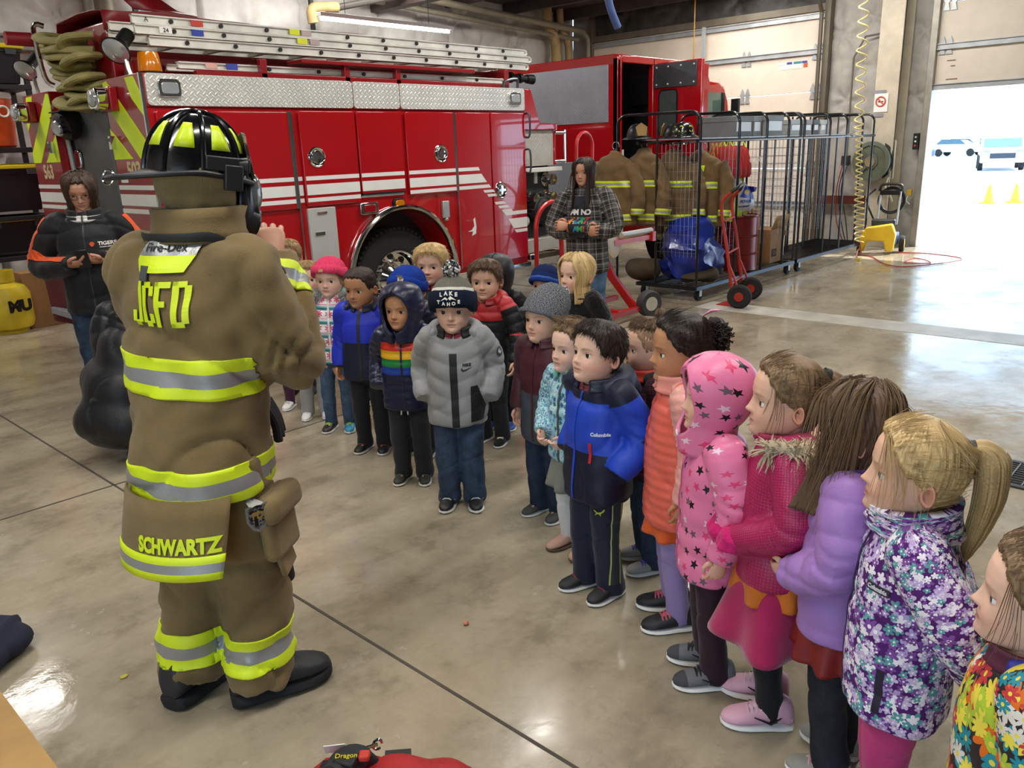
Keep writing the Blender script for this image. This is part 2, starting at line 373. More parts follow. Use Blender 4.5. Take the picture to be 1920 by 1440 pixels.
# body sides with wheel arch cut out
ARC = (5.13, .58); AR = .66
def side_poly():
    arc = [(ARC[0]+AR*math.cos(R_(a)), ARC[1]+AR*math.sin(R_(a))) for a in np.linspace(188, -8, 33)]
    return [(2.78, 2.15), (2.78, .5)]+[(ARC[0]-AR, .5)]+arc+[(ARC[0]+AR, .5), (6.97, .5), (6.97, 2.15)]
m = MB(); m.prism(side_poly(), (0, YS+.5, 0), (1, 0, 0), (0, 0, 1), .48); m.bb(2.78, 6.97, 6.75, 6.95, .62, 2.15); m.bb(2.78, 6.97, YS+.02, 6.95, 2.14, 2.385)
m.bb(2.78, 6.97, 8.14, 8.83, .5, 2.385); m.bb(2.9, 6.97, 6.9, 8.2, .62, 2.0); P_('body', m, RED, .012)
# pump house front: sloped fairing and panel
m = MB(); m.prism([(6.97, 2.385), (7.1, 2.385), (7.24, 2.03), (7.55, 2.02), (7.55, 1.95), (6.97, 1.95)], (0, 8.8, 0), (1, 0, 0), (0, 0, 1), 2.53); P_('pump_fairing', m, RED, .01)
m = MB(); m.bb(6.97, 7.52, 6.4, 8.8, .75, 1.95); P_('pump_house', m, M('#34373a', .5, .2, var=.1))
m = MB(); m.bb(6.99, 7.5, YS+.05, 6.42, 1.56, 1.95); P_('tread_panel', m, TREAD, .004)
m = MB(); m.bb(7.5, 7.56, YS+.05, 6.45, 1.56, 1.98); P_('corner_post', m, RED, .008)
m = MB(); m.bb(6.98, 7.64, YS+.03, 6.44, 1.49, 1.54); P_('ledge', m, WHT, .006)
m = MB(); m.tube([(7.64, YS-.02, 1.58), (7.64, YS-.02, 1.95)], .018, 10)
for z in (1.6, 1.92): m.cyl((7.64, YS-.02, z), (7.54, YS+.07, z), .022)
P_('grab_rail', m, CHR)
for x, z, r in ((7.45, 1.40, .075), (7.44, 1.19, .085), (7.15, 1.2, .07)):
    m = MB(); m.lathe([(r*1.1, 0), (r*1.1, .02), (r*.7, .03), (r*.65, .09), (r*.85, .1), (r*.85, .14), (r*.3, .15)], (x, 6.4, z), (0, -1, 0)); P_('valve', m, CHR)
m = MB(); m.lathe([(.13, 0), (.13, .05), (.16, .06), (.16, .16), (.12, .18), (.12, .2), (.03, .21)], (7.24, 6.4, 1.06), (0, -1, 0))
for k in range(4): m.box((7.24+.17*math.cos(k*1.57), 6.28, 1.06+.17*math.sin(k*1.57)), (.05, .08, .05))
P_('intake_cap', m, BLK, .008)
m = MB(); m.sphere((7.05, 6.36, .95), (.05, .05, .06)); m.cyl((7.05, 6.4, .95), (7.05, 6.36, .95), .03); P_('drain_knob', m, WHT)
m = MB(); m.bb(7.26, 7.3, 6.38, 6.41, 1.36, 1.5); P_('name_plate', m, WHT)
m = MB(); m.bb(6.98, 7.55, YS+.02, 6.8, .60, .74); P_('running_board', m, TREAD, .006)
m = MB(); m.bb(6.3, 6.98, YS-.03, 6.35, .44, .50); m.bb(7.0, 7.55, YS, 6.4, .5, .57); P_('bumper_strip', m, CHR, .01)
# tread plate band along the top edge
for x0, x1 in ((2.8, 4.66), (4.67, 5.2), (5.21, 6.97)):
    m = MB(); m.prism(rrect(x0, x1, 2.155, 2.385, .03), (0, YS+.03, 0), (1, 0, 0), (0, 0, 1), .03); P_('tread_band', m, TREAD, .003)
# compartment doors
SEAMS = [(2.84, 3.97), (4.07, 4.655), (4.675, 5.195), (5.245, 5.88), (5.905, 6.4), (6.42, 6.955)]
DZ = [(1.32, 2.12), (1.33, 2.13), (1.4, 2.13), (1.35, 2.13), (.56, 2.13), (.56, 2.13)]
for i, ((x0, x1), (z0, z1)) in enumerate(zip(SEAMS, DZ)):
    d = thing('door', (x0, YS, z0), None, None); d.parent = T; d.matrix_world = PM[d.name]
    # the door panel carries its own handle
    bpy.data.objects.remove(d); m = MB(); m.prism(rrect(x0, x1, z0, z1, .02), (0, YS+.02, 0), (1, 0, 0), (0, 0, 1), .028); dp = P_('compartment_door', m, RED, .006)
    hz = {1: (4.21, 1.745), 3: (5.68, 1.735), 5: (6.53, 1.33), 0: (3.2, 1.75)}.get(i)
    if hz:
        m = MB(); m.lathe([(.086, -.005), (.088, .006), (.08, .012), (.07, .004), (.055, .003), (.05, .012), (.03, .014), (.002, .013)], (hz[0], YS-.009, hz[1]), (0, -1, 0)); m.bb(hz[0]-.055, hz[0]+.055, YS-.035, YS-.018, hz[1]-.012, hz[1]+.012); h = m.build('latch_handle', CHR, dp)
    if i in (0, 3):
        m = MB(); m.bb(x1-.012, x1+.012, YS-.015, YS, z0, z1); m.build('hinge_strip', CHR, dp)
    if i == 2:
        m = MB(); m.bb(x0, x1, YS-.01, YS+.02, 1.385, 1.405); m.build('door_gasket', BLK, dp)
# long edge trims
for x in (3.985, 5.886):
    m = MB(); m.bb(x, x+.013, YS-.013, YS+.02, .55, 2.12); P_('edge_trim', m, CHR)
# stripes, cut at every seam so that each lies on its door
for z0, z1 in ((1.55, 1.585), (1.425, 1.515), (1.365, 1.40)):
    for x0, x1 in ((2.84, 3.96), (4.0, 4.06), (4.08, 4.65), (4.68, 5.19), (5.25, 5.875)):
        yy = YS-.0085 if not (x0 == 4.0 or (z1 < 1.41 and x0 == 4.68)) else YS+.0195
        m = MB(); m.bb(x0, x1, yy-.002, yy, z0, z1); P_('reflective_stripe', m, WHT)
for poly in ([(5.91, 1.55), (6.22, 1.55), (6.2, 1.585), (5.91, 1.585)], [(5.91, 1.425), (6.32, 1.425), (6.24, 1.515), (5.91, 1.515)], [(5.91, 1.365), (6.38, 1.365), (6.35, 1.4), (5.91, 1.4)],
             [(6.6, 1.05), (6.945, 1.05), (6.945, 1.09), (6.56, 1.09)], [(6.72, .9), (6.945, .9), (6.945, 1.01), (6.63, 1.01)], [(6.76, .85), (6.945, .85), (6.945, .885), (6.73, .885)]):
    m = MB(); m.prism(poly, (0, YS-.0085, 0), (1, 0, 0), (0, 0, 1), .002); P_('reflective_stripe', m, WHT)
for k in range(6):
    z = 1.315-.045*k; x = 6.28+.055*k
    if x < 6.38 or x > 6.42:
        m = MB(); m.prism([(x, z), (x+.16, z), (x+.13, z+.028), (x-.02, z+.028)], (0, YS-.0085, 0), (1, 0, 0), (0, 0, 1), .002); P_('reflective_stripe', m, WHT)
m = MB(); m.prism([(6.0, .93), (6.06, .94), (6.1, .98), (6.09, 1.05), (6.115, 1.07), (6.13, .97), (6.12, .9), (6.06, .88), (6.08, .925)], (0, YS-.0085, 0), (1, 0, 0), (0, 0, 1), .002); P_('paint_chip', m, WHT)
# lower silver locker, lights, arch rim
m = MB(); m.prism(rrect(4.07, 4.36, .75, 1.31, .012), (0, YS+.02, 0), (1, 0, 0), (0, 0, 1), .026); lk = P_('small_locker_door', m, SILV, .004)
m = MB(); m.bb(4.16, 4.26, YS-.014, YS-.006, 1.255, 1.275); m.bb(4.12, 4.22, YS-.014, YS-.006, 1.07, 1.1); m.build('latch', CHR, lk)
m = MB(); m.prism(rrect(4.63, 4.84, 1.21, 1.32, .02), (0, YS+.02, 0), (1, 0, 0), (0, 0, 1), .04); k = P_('marker_light', m, CHR, .006)
m = MB(); m.bb(4.67, 4.8, YS-.032, YS-.018, 1.23, 1.30); m.build('lens', REDL, k, bevel=.006)
m = MB(); m.prism(rrect(5.03, 5.17, 1.245, 1.335, .042, 6), (0, YS+.02, 0), (1, 0, 0), (0, 0, 1), .035); k = P_('marker_light', m, BLK, .004)
m = MB(); m.prism(rrect(5.045, 5.155, 1.26, 1.32, .028, 6), (0, YS-.014, 0), (1, 0, 0), (0, 0, 1), .014); m.build('lens', AMB, k, bevel=.005)
m = MB(); m.bb(5.66, 5.75, YS-.02, YS+.02, 1.1, 1.27); m.bb(5.69, 5.73, YS-.02, YS+.02, 1.07, 1.1); P_('outlet_box', m, ALU, .008)
m = MB(); m.tube([(ARC[0]+.67*math.cos(R_(a)), YS-.01, ARC[1]+.67*math.sin(R_(a))) for a in np.linspace(190, -10, 41)], .038, 10, flat=.8); P_('arch_trim', m, CHR)
for x in (2.97, 6.8):
    m = MB(); m.prism(rrect(x-.09, x+.09, 2.215, 2.345, .03), (0, YS+.005, 0), (1, 0, 0), (0, 0, 1), .03); k = P_('side_strobe', m, CHR, .006)
    m = MB(); m.prism(rrect(x-.065, x+.065, 2.24, 2.32, .02), (0, YS-.02, 0), (1, 0, 0), (0, 0, 1), .012); m.build('lens', LENS, k, bevel=.004)
# grab handles at body end
for z in (2.0, 1.62):
    m = MB(); m.tube(smoothpath([(6.97, YS+.02, z-.12), (6.98, YS-.05, z-.11), (6.98, YS-.05, z+.11), (6.97, YS+.02, z+.12)], 5), .011, 8); P_('grab_handle', m, M('#5b6065', .3, .8))
# wheels
def wheel(x, y, sgn, dual=True):
    z = .52; w_ = thing('wheel', (x, y, z), None, None); w_.parent = T; w_.matrix_world = PM[w_.name]
    m = MB(); pr = [(.30, 0), (.42, -.01), (.49, .0), (.515, .03), (.52, .06), (.52, .22), (.5, .27), (.42, .29), (.3, .28)]
    m.lathe(pr, (x, y, z), (0, 1, 0), 56, cap=False)
    for k in range(56):
        a = 2*math.pi*k/56; rot = Matrix.Rotation(-a, 3, 'Y')
        m.box(Vector((x, y+.05, z))+Vector((math.cos(a), 0, math.sin(a)))*.515, (.025, .08, .028), rot=rot)
    m.build('tyre', RUB, w_)
    m = MB(); m.lathe([(.315, -.005), (.31, .01), (.285, .03), (.27, .1), (.16, .15), (.15, .1), (.1, .06), (.1, -.02), (.08, -.05), (.01, -.055)], (x, y, z), (0, 1, 0), 48, cap=False); m.build('rim', CHR, w_)
    m = MB()
    for k in range(10):
        a = 2*math.pi*k/10; m.cyl((x+.2*math.cos(a), y+.13, z+.2*math.sin(a)), (x+.2*math.cos(a), y+.07, z+.2*math.sin(a)), .016, n=6)
    m.build('lug_nut', CHR, w_)
    m = MB()
    for k in range(10):
        a = 2*math.pi*(k+.5)/10; m.cyl((x+.235*math.cos(a), y+.12, z+.235*math.sin(a)), (x+.235*math.cos(a), y+.1, z+.235*math.sin(a)), .03, n=12)
    m.build('hand_hole', BLK, w_)
wheel(5.13, YS+.12, 1); wheel(10.4, YS+.1, 1)
m = MB(); m.bb(4.5, 5.8, 6.7, 8.4, .35, .6); m.bb(3.0, 11.0, 7.1, 7.25, .55, .75); m.bb(3, 11, 7.85, 8.0, .55, .75); P_('chassis', m, BLK)
m = MB(); m.bb(ARC[0]-.64, ARC[0]+.64, 6.62, 6.74, .62, 1.22); P_('wheel_well', m, BLK)
# rear face: chevron panels, tread recess
def rear_panel(y0, y1, mir, num):
    a = lambda p: ((y1-(y1-y0)*p[0]) if not mir else (y0+(y1-y0)*p[0]))
    m = MB(); m.bb(2.765, 2.785, y0, y1, .52, 2.385); P_('rear_panel', m, DRED, .004)
    for poly in ([(0, 2.36), (.1, 2.37), (1, 1.87), (1, 1.78), (.72, 1.78), (0, 2.2)], [(.62, 2.37), (.84, 2.37), (1, 2.22), (1, 2.07), (.72, 2.22)], [(0, 2.02), (.52, 1.78), (0, 1.78)]):
        m = MB(); m.prism([(a(p), p[1]) for p in poly], (2.765, 0, 0), (0, 1, 0), (0, 0, 1), -.003); P_('chevron', m, LIME)
    for z0, z1 in ((1.545, 1.58), (1.42, 1.51), (1.36, 1.395)):
        m = MB(); m.bb(2.761, 2.766, y0, y1, z0, z1); P_('reflective_stripe', m, WHT)
    put_text('unit_number', num, .17, (2.762, (y0+y1)/2, 1.69), (0, -1, 0), (0, 0, 1), CREAM, T, bold=.006)
    yl = y1-.14 if not mir else y1-.2
    m = MB(); m.bb(2.7, 2.765, yl-.11, yl+.11, 2.14, 2.32); k = P_('warning_light', m, DRED, .01)
    m = MB(); m.prism(rrect(yl-.1, yl+.1, 2.15, 2.31, .06, 6), (2.7, 0, 0), (0, 1, 0), (0, 0, 1), -.09); k2 = m.build('lens_housing', CHR, k, bevel=.012)
    m = MB(); m.sphere((2.605, yl, 2.23), (.02, .07, .06), 14, 8); k2 = m.build('lens', LENS, k)
    m = MB(); yy = y1-.06 if not mir else y0+.1
    m.bb(2.72, 2.765, yy-.02, yy+.02, 1.86, 1.96); m.cyl((2.72, yy, 1.93), (2.70, yy-.06, 1.93), .014); m.build('door_latch', CHR, T)
rear_panel(6.26, 6.93, False, '503'); rear_panel(8.14, 8.83, True, '563')
m = MB(); m.bb(2.76, 2.785, 6.255, 6.275, .55, 2.385); P_('corner_trim', m, CHR)
m = MB(); m.bb(2.885, 2.9, 6.95, 8.14, .6, 2.3); P_('rear_tread_wall', m, plate_mat('tread worn', '#76797a', 20, .8, .4, .4), .004)
m = MB(); m.bb(2.87, 2.89, 7.2, 7.23, .6, 2.2); m.bb(2.87, 2.89, 7.12, 7.15, .6, 2.2); P_('rear_seam', m, GREYP)
m = MB(); m.tube([(2.86, 8.1, 1.5), (2.84, 8.12, 2.25)], .022, 10); m.box((2.86, 8.12, 2.26), (.05, .05, .06)); P_('rear_grab_rail', m, SILV)
m = MB(); m.lathe([(.1, 0), (.13, .02), (.135, .1), (.12, .15), (.08, .18), (.03, .2)], (2.9, 7.96, 2.12), (-1, -.2, -.3), 20)
for k in range(5): m.box((2.8, 7.96, 2.02+.045*k), (.16, .25, .012))
k = P_('black_spotlight', m, BLK); m = MB(); m.lathe([(.07, 0), (.06, .015), (.01, .02)], (2.72, 7.94, 2.06), (-1, -.2, -.3)); m.build('lens', LENS, k)
m = MB(); m.prism(rrect(7.93, 8.05, 1.72, 1.88, .04), (2.885, 0, 0), (0, 1, 0), (0, 0, 1), -.03); P_('work_light', m, CHR, .01)
m = MB()
for k in range(4): m.tube(smoothpath([(2.88, 7.84+.07*k, 1.42), (2.86, 7.83+.07*k, 1.44), (2.86, 7.83+.07*k, 1.62), (2.88, 7.84+.07*k, 1.64)], 3), .012, 8)
m.prism(rrect(7.79, 8.1, 1.38, 1.67, .04), (2.886, 0, 0), (0, 1, 0), (0, 0, 1), -.012); m.bb(2.85, 2.88, 7.85, 8.05, 1.22, 1.27); m.bb(2.83, 2.88, 7.87, 7.9, 1.22, 1.34); m.bb(2.83, 2.88, 7.99, 8.02, 1.22, 1.34); P_('folding_step', m, GREYP, .004)
m = MB(); m.bb(2.45, 2.9, 6.95, 8.14, .44, .5); P_('tailboard', m, TREADD, .006)
# warning sign plate on rear corner
m = MB(); m.bb(2.758, 2.763, 6.74, 6.86, 1.6, 1.665); k = P_('warning_sticker', m, WHT); put_text('sticker_text', 'NO RIDING', .022, (2.757, 6.8, 1.64), (0, -1, 0), (0, 0, 1), REDL, k)
# roof gear: floodlights, amber beacon, rack
def flood(x, y, z, big=1.0):
    m = MB(); ax = Vector((-.55, -.35, -.5)).normalized()
    m.lathe([(.03, .09*big), (.07*big, .06*big), (.11*big, 0), (.112*big, -.008)], (x, y, z), tuple(-ax), 24, cap=True)
    k = P_('floodlight', m, M('#3d4044', .25, .9))
    m = MB(); m.lathe([(.104*big, 0), (.07*big, -.02), (.01, -.028)], Vector((x, y, z))+ax*.006, tuple(-ax), 24); m.build('lens', LENS, k)
    m = MB(); m.cyl(Vector((x, y, z))-ax*.06*big, Vector((x, y, z))-ax*.22*big, .055*big, n=14); m.build('lamp_back', BLK, k)
    m = MB(); m.tube([Vector((x, y, z))-ax*.1, (x+.05, y-.05, z-.14), (x+.06, y-.06, 2.38)], .018, 8); m.build('lamp_stem', ALU, k)
flood(2.78, 6.62, 2.57, 1.0); flood(2.77, 8.62, 2.6, .95)
m = MB(); m.lathe([(.085, 0), (.085, .03), (.08, .035)], (3.0, 6.58, 2.39)); k = P_('amber_beacon', m, BLK)
m = MB(); m.lathe([(.088, 0), (.086, .05), (.078, .12), (.072, .14), (.02, .15)], (3.0, 6.58, 2.425)); m.build('dome', AMB, k)
m = MB(); m.bb(3.3, 6.9, 6.42, 6.48, 2.38, 2.44); m.bb(4.25, 6.35, 6.38, 6.62, 2.53, 2.565); m.bb(2.95, 7.0, 6.78, 6.95, 2.38, 2.60)
for x in (4.75, 5.35, 3.9): m.bb(x-.03, x+.03, 6.42, 6.48, 2.39, 2.55)
m.bb(6.93, 7.0, 6.5, 8.0, 2.38, 2.60); P_('ladder_rack', m, DRED, .006)
m = MB(); m.bb(6.3, 6.75, 6.7, 6.74, 2.40, 2.55); P_('rack_grille', m, M('#6d5a3a', .6))
m = MB(); m.bb(2.95, 6.8, 7.14, 8.14, 2.3, 2.86); P_('hose_bed', m, DRED, .02)
# vinyl hose bed cover with a raised flap
m = MB(); rings = []
for x in np.linspace(2.92, 6.75, 24):
    zz = 2.87+.05*math.exp(-((x-3.45)/.3)**2)+.012*math.sin(x*5); rings.append([(x, 7.11, 2.78), (x, 7.12, zz+.05), (x, 7.3, zz+.07), (x, 7.6, zz+.08), (x, 8.1, zz+.06), (x, 8.15, 2.8)])
m.loft(rings, cap=False, closed=False); m.add([(3.2, 7.15, 2.97), (3.75, 7.15, 2.95), (3.62, 7.25, 3.0), (3.35, 7.2, 3.13), (3.1, 7.25, 3.11)], [(0, 1, 2, 3), (0, 3, 4)])
c = P_('hose_bed_cover', m, M('#7d1016', .4, bump=.15, bs=20)); s_ = c.modifiers.new('s', 'SOLIDIFY'); s_.thickness = .01
m = MB(); m.tube(smoothpath([(2.78, 8.0, 2.42), (2.72, 8.02, 2.5), (2.7, 8.02, 2.88), (2.78, 8.0, 2.9)], 4), .022, 10); P_('hose_bed_rail', m, CHR)
# deck gun
m = MB(); m.tube([(6.95, 6.72, 2.56), (7.55, 6.66, 2.53)], [.05, .035], 14); m.tube([(7.2, 6.69, 2.545), (7.24, 6.687, 2.543)], .06, 14); m.tube([(7.35, 6.68, 2.54), (7.39, 6.676, 2.538)], .055, 14); m.tube([(7.48, 6.67, 2.535), (7.58, 6.66, 2.53)], [.05, .055], 14); P_('deck_gun', m, BLK)
m = MB(); m.tube(smoothpath([(6.75, 6.36, 2.38), (6.78, 6.36, 2.46), (6.97, 6.36, 2.49), (6.98, 6.36, 2.40)], 4), .016, 8); P_('roof_handle', m, M('#6a6f73', .3, .8))
# ---- cab
CX = 8.71
m = MB(); prof = rrect(6.25, 8.85, 0.6, 2.84, .07, 4)
m.prism([(y, z) for y, z in prof], (CX+.06, 0, 0), (0, 1, 0), (0, 0, 1), -.06); P_('cab_rear_wall', m, RED, .01)
m = MB(); m.bb(CX, 11.0, 6.27, 8.85, 2.76, 2.84); P_('cab_roof', m, RED, .03)
m = MB(); m.bb(CX, 8.81, 6.25, 6.33, .6, 2.8); m.bb(8.81, 9.54, 6.25, 6.33, 2.74, 2.83); m.bb(9.5, 10.92, 6.25, 6.33, .6, 2.83); m.bb(8.81, 9.52, 6.25, 6.33, .6, .8); P_('cab_side', m, RED, .012)
m = MB(); m.bb(10.86, 10.95, 6.33, 8.8, .6, 2.8); m.bb(CX+.05, 10.9, 8.77, 8.84, .6, 2.8); m.bb(CX+.05, 10.9, 6.33, 8.8, .6, .75); P_('cab_inner', m, M('#77797a', .7))
m = MB(); m.bb(CX-.012, CX, 6.39, 8.7, 2.04, 2.725); P_('tread_cab_panel', m, TREADD, .003)
m = MB(); m.bb(CX-.012, CX, 6.45, 8.7, .75, 1.56); P_('tread_cab_skirt', m, TREADD, .003)
m = MB(); m.bb(8.95, 9.3, 7.0, 7.6, .75, 1.2); m.bb(8.95, 9.08, 7.0, 7.55, 1.2, 2.05); m.bb(8.97, 9.06, 7.15, 7.4, 2.08, 2.3); P_('crew_seat', m, M('#15171a', .8), .03)
m = MB(); m.bb(10.2, 10.6, 6.6, 8.2, 1.2, 2.3); m.bb(9.8, 10.3, 7.6, 8.4, 1.9, 2.5); P_('cab_console', m, M('#1f2326', .6), .03)
m = MB(); m.bb(9.3, 10.2, 8.7, 8.77, 1.5, 2.1); P_('cab_window', m, M('#7c857c', .2))
m = MB(); m.bb(8.81, 8.83, 6.24, 6.27, 1.5, 1.7); P_('reflective_stripe', m, WHT)
# open crew door at right angles to the side
d = thing('d', (0, 0, 0), None, None); bpy.data.objects.remove(d)
m = MB(); m.bb(9.5, 9.56, 5.53, 6.24, .75, 2.76); cd = P_('crew_door', m, RED, .012)
m = MB(); m.bb(9.485, 9.5, 5.60, 6.23, 2.45, 2.745); k = m.build('door_upper_panel', M('#52565b', .4, .5), cd, bevel=.004)
m = MB()
for y in (5.64, 5.83, 6.02, 6.19):
    for z in (2.49, 2.7): m.sphere((9.483, y, z), .014, 10, 6)
m.build('door_bolt', SILV, cd)
m = MB(); m.prism(rrect(5.87, 6.16, 1.86, 2.43, .06), (9.497, 0, 0), (0, 1, 0), (0, 0, 1), -.008); m.build('window_gasket', BLK, cd)
m = MB(); m.prism(rrect(5.89, 6.14, 1.88, 2.41, .05), (9.487, 0, 0), (0, 1, 0), (0, 0, 1), -.003); m.build('door_glass', M('#50605f', .06, .3, coat=.5), cd)
m = MB(); m.bb(9.48, 9.5, 5.57, 5.62, .9, 1.5); m.build('door_stripe', M('#d9b24a', .4), cd)
m = MB(); m.tube(smoothpath([(9.5, 6.1, 1.75), (9.44, 6.05, 1.74), (9.44, 5.75, 1.74), (9.5, 5.7, 1.75)], 4), .012, 8); m.build('door_grab_bar', CHR, cd)
m = MB(); m.prism([(9.56, 2.76), (9.78, 2.40), (9.56, 2.4)], (0, 5.6, 0), (1, 0, 0), (0, 0, 1), .05); m.build('door_brace', RED, cd)
# lower commercial cab and hood
m = MB(); pr = [(10.9, .7), (11.72, .7), (11.78, 1.0), (11.76, 1.7), (11.62, 2.35), (11.5, 2.54), (11.35, 2.6), (10.9, 2.6)]
m.prism(pr, (0, 8.6, 0), (1, 0, 0), (0, 0, 1), 2.3); P_('front_cab', m, RED, .05)
m = MB(); m.prism(rrect(10.97, 11.42, 1.75, 2.45, .06), (0, 6.305, 0), (1, 0, 0), (0, 0, 1), .012); P_('cab_door_window', m, M('#5c7268', .06, .2, coat=.5))
m = MB(); m.bb(11.38, 11.46, 6.28, 6.31, 1.75, 2.45); P_('window_post', m, BLK)
m = MB(); m.bb(11.5, 11.56, 6.08, 6.2, 2.12, 2.36); m.tube([(11.5, 6.3, 2.1), (11.54, 6.1, 2.15)], .014, 8); P_('wing_mirror', m, BLK, .02)
m = MB(); m.lathe([(.09, 0), (.085, .06), (.06, .11), (.01, .13)], (11.15, 6.6, 2.6)); P_('cab_beacon', m, AMB)
for o in [o for o in COL.objects if o.name.startswith('wheel')]: pass
# ---- ladders lying on the rack (things of their own)
LAD = M('#dedbd0', .42, .25, var=.08, bump=.06, bs=40)
def ladder(name, x0, x1, y0, w_, z, h, label, step=.36, tags=True):
    t = thing(name, (x0, y0, z), label, 'ladder', 'aluminium ladders on the fire engine rack')
    for y in (y0, y0+w_):
        m = MB(); m.bb(x0, x1, y-.015, y+.015, z, z+h); m.bb(x0, x1, y-.03, y+.03, z, z+.012); m.bb(x0, x1, y-.03, y+.03, z+h-.012, z+h); m.build('rail', LAD, t, bevel=.003)
    for x in np.arange(x0+.3, x1-.1, step):
        m = MB(); m.cyl((x, y0-.01, z+h/2), (x, y0+w_+.01, z+h/2), .018, n=10); r = m.build('rung', LAD, t)
        m = MB(); m.cyl((x, y0-.033, z+h/2), (x, y0-.014, z+h/2), .017, n=10); m.build('rung_end', BLK, r)
    for y in (y0, y0+w_):
        m = MB(); m.tube(smoothpath([(x1, y, z+h*.9), (x1+.04, y, z+h*.75), (x1+.045, y, z+h*.3), (x1, y, z+h*.1)], 4), .014, 8); m.build('end_shoe', LAD, t)
    return t
l1 = ladder('ladder', 2.92, 7.36, 6.60, .42, 2.765, .07, 'topmost aluminium ladder on the fire engine rack, with a red sticker near its rear end', .42)
l2 = ladder('ladder', 2.92, 7.40, 6.57, .48, 2.69, .072, 'aluminium ladder second from the top on the fire engine rack, with a blue sticker', .42)
l3 = ladder('ladder', 3.02, 7.36, 6.58, .5, 2.612, .074, 'aluminium ladder third from the top on the fire engine rack, above the red bar', .42)
l4 = ladder('ladder', 3.2, 6.9, 6.53, .2, 2.45, .055, 'narrow folding ladder lowest on the fire engine rack beside the amber beacon', .5)
for t_, x, y, z, c1 in ((l1, 3.38, 6.568, 2.78, '#c2392f'), (l2, 3.36, 6.538, 2.705, '#2b3f9e'), (l2, 3.1, 6.538, 2.705, '#e7e4dc'), (l1, 4.28, 6.568, 2.78, '#dbe01c'), (l1, 4.4, 6.568, 2.78, '#b9a39d'), (l2, 4.33, 6.538, 2.705, '#dbe01c'), (l2, 4.46, 6.538, 2.705, '#b9a39d'), (l4, 3.42, 6.498, 2.46, '#d9a795'), (l4, 3.6, 6.498, 2.46, '#3a4ba5')):
    m = MB(); m.bb(x, x+.1, y-.002, y+.002, z, z+.045); m.build('sticker', M(c1, .5), t_)
put_text('marking', 'A', .05, (3.02, 6.566, 2.8), (1, 0, 0), (0, 0, 1), BLK, l1); put_text('marking', '24', .045, (3.15, 6.534, 2.727), (1, 0, 0), (0, 0, 1), BLK, l2)
# flaked hose hanging over the rear of the hose bed
HOS = M('#9a9058', .85, bump=.4, bs=120, var=.12)
m = MB(); r = random.Random(4); pts = []
for k in range(11):
    z = 2.78-.052*k; y = 7.75-.035*k+r.uniform(-.12, .12); x = 2.76+r.uniform(-.06, .06)
    pts = [(2.9, y+.25, z+.03), (x+.02, y+.2+r.uniform(-.05, .05), z+.03), (x-.06, y+.1, z), (x-.04, y-.1, z-.03+r.uniform(-.03, .03)), (2.9, y-.25, z-.03)]
    m.tube(smoothpath(pts, 6), .058, 12, flat=.5, up=(r.uniform(-.3, .3), r.uniform(-.5, .5), 1))
    if k % 3 == 0: m.tube(smoothpath([(2.9, 7.3, z-.02), (2.72, 7.28+r.uniform(-.1, .1), z-.04), (2.7, 7.42, z-.08), (2.9, 7.5, z-.1)], 6), .06, 12, flat=.55)
h = m.build('fire_hose', HOS); tag(h, 'tan canvas fire hose flaked over the rear end of the fire engine under the ladders', 'fire hose')
m = MB(); rings = []
m.tube([(2.5, 8.12, 2.80), (2.9, 8.1, 2.80)], [.055, .06], 14); cn = m.build('hose_strap_roll', M('#8f1520', .5)); tag(cn, 'dark red canvas roll beside the ladder ends on the fire engine', 'canvas roll')
# ---------------------------------------------------------------- people: heads, hands, clothes
def gs(x, s): return np.exp(-(x/s)**2)
_Z = np.array([-.03, .0, .05, .12, .2, .28, .36, .45, .55, .65, .75, .84, .91, .96, .99, 1.0])
_W = np.array([.02, .12, .19, .245, .285, .32, .345, .365, .378, .382, .372, .335, .275, .19, .1, .0])
_F = np.array([.25, .335, .37, .375, .372, .37, .37, .372, .385, .39, .37, .315, .235, .15, .07, .0])
_B = np.array([.2, .1, .0, -.13, -.24, -.31, -.36, -.405, -.435, -.445, -.43, -.38, -.30, -.2, -.1, -.0])
_zf = np.linspace(-.03, 1, 400)
def _sm(y):
    k = np.exp(-(np.arange(-12, 13)/6.)**2); k /= k.sum(); v = np.interp(_zf, _Z, y); p = np.pad(v, 12, mode='edge'); o = np.convolve(p, k, 'valid')
    wgt = np.clip((1-_zf)/.06, 0, 1)*np.clip((_zf+.03)/.03, 0, 1); return o*wgt+v*(1-wgt)
_W = _W+np.array([0, .01, .022, .026, .024, .018, .010, .004, 0, 0, 0, 0, 0, 0, 0, 0])
_Ws, _Fs, _Bs = _sm(_W), _sm(_F), _sm(_B)
def head_pt(t, z, off=0.0):
    """unit head surface (chin at z=0, crown z=1, facing +y) at azimuth t (0 front, + to the figure's right)"""
    zc = np.clip(z, -.03, 1.0); oo = off*np.sqrt(np.clip(1-np.clip((zc-.80)/.2, 0, 1)**2, 0, 1)); W = np.interp(zc, _zf, _Ws)+oo; F = np.interp(zc, _zf, _Fs)+oo; B = np.interp(zc, _zf, _Bs)-oo
    s, c = np.sin(t), np.cos(t); x = W*np.sign(s)*np.abs(s)**.93; yc = np.clip(-.02+0*z, B, F)
    y = np.where(c > 0, yc+(F-yc)*np.abs(c)**.88, yc-(yc-B)*np.abs(c)**.95)
    return x, y, zc+off*np.clip((zc-.72)/.28, 0, 1)
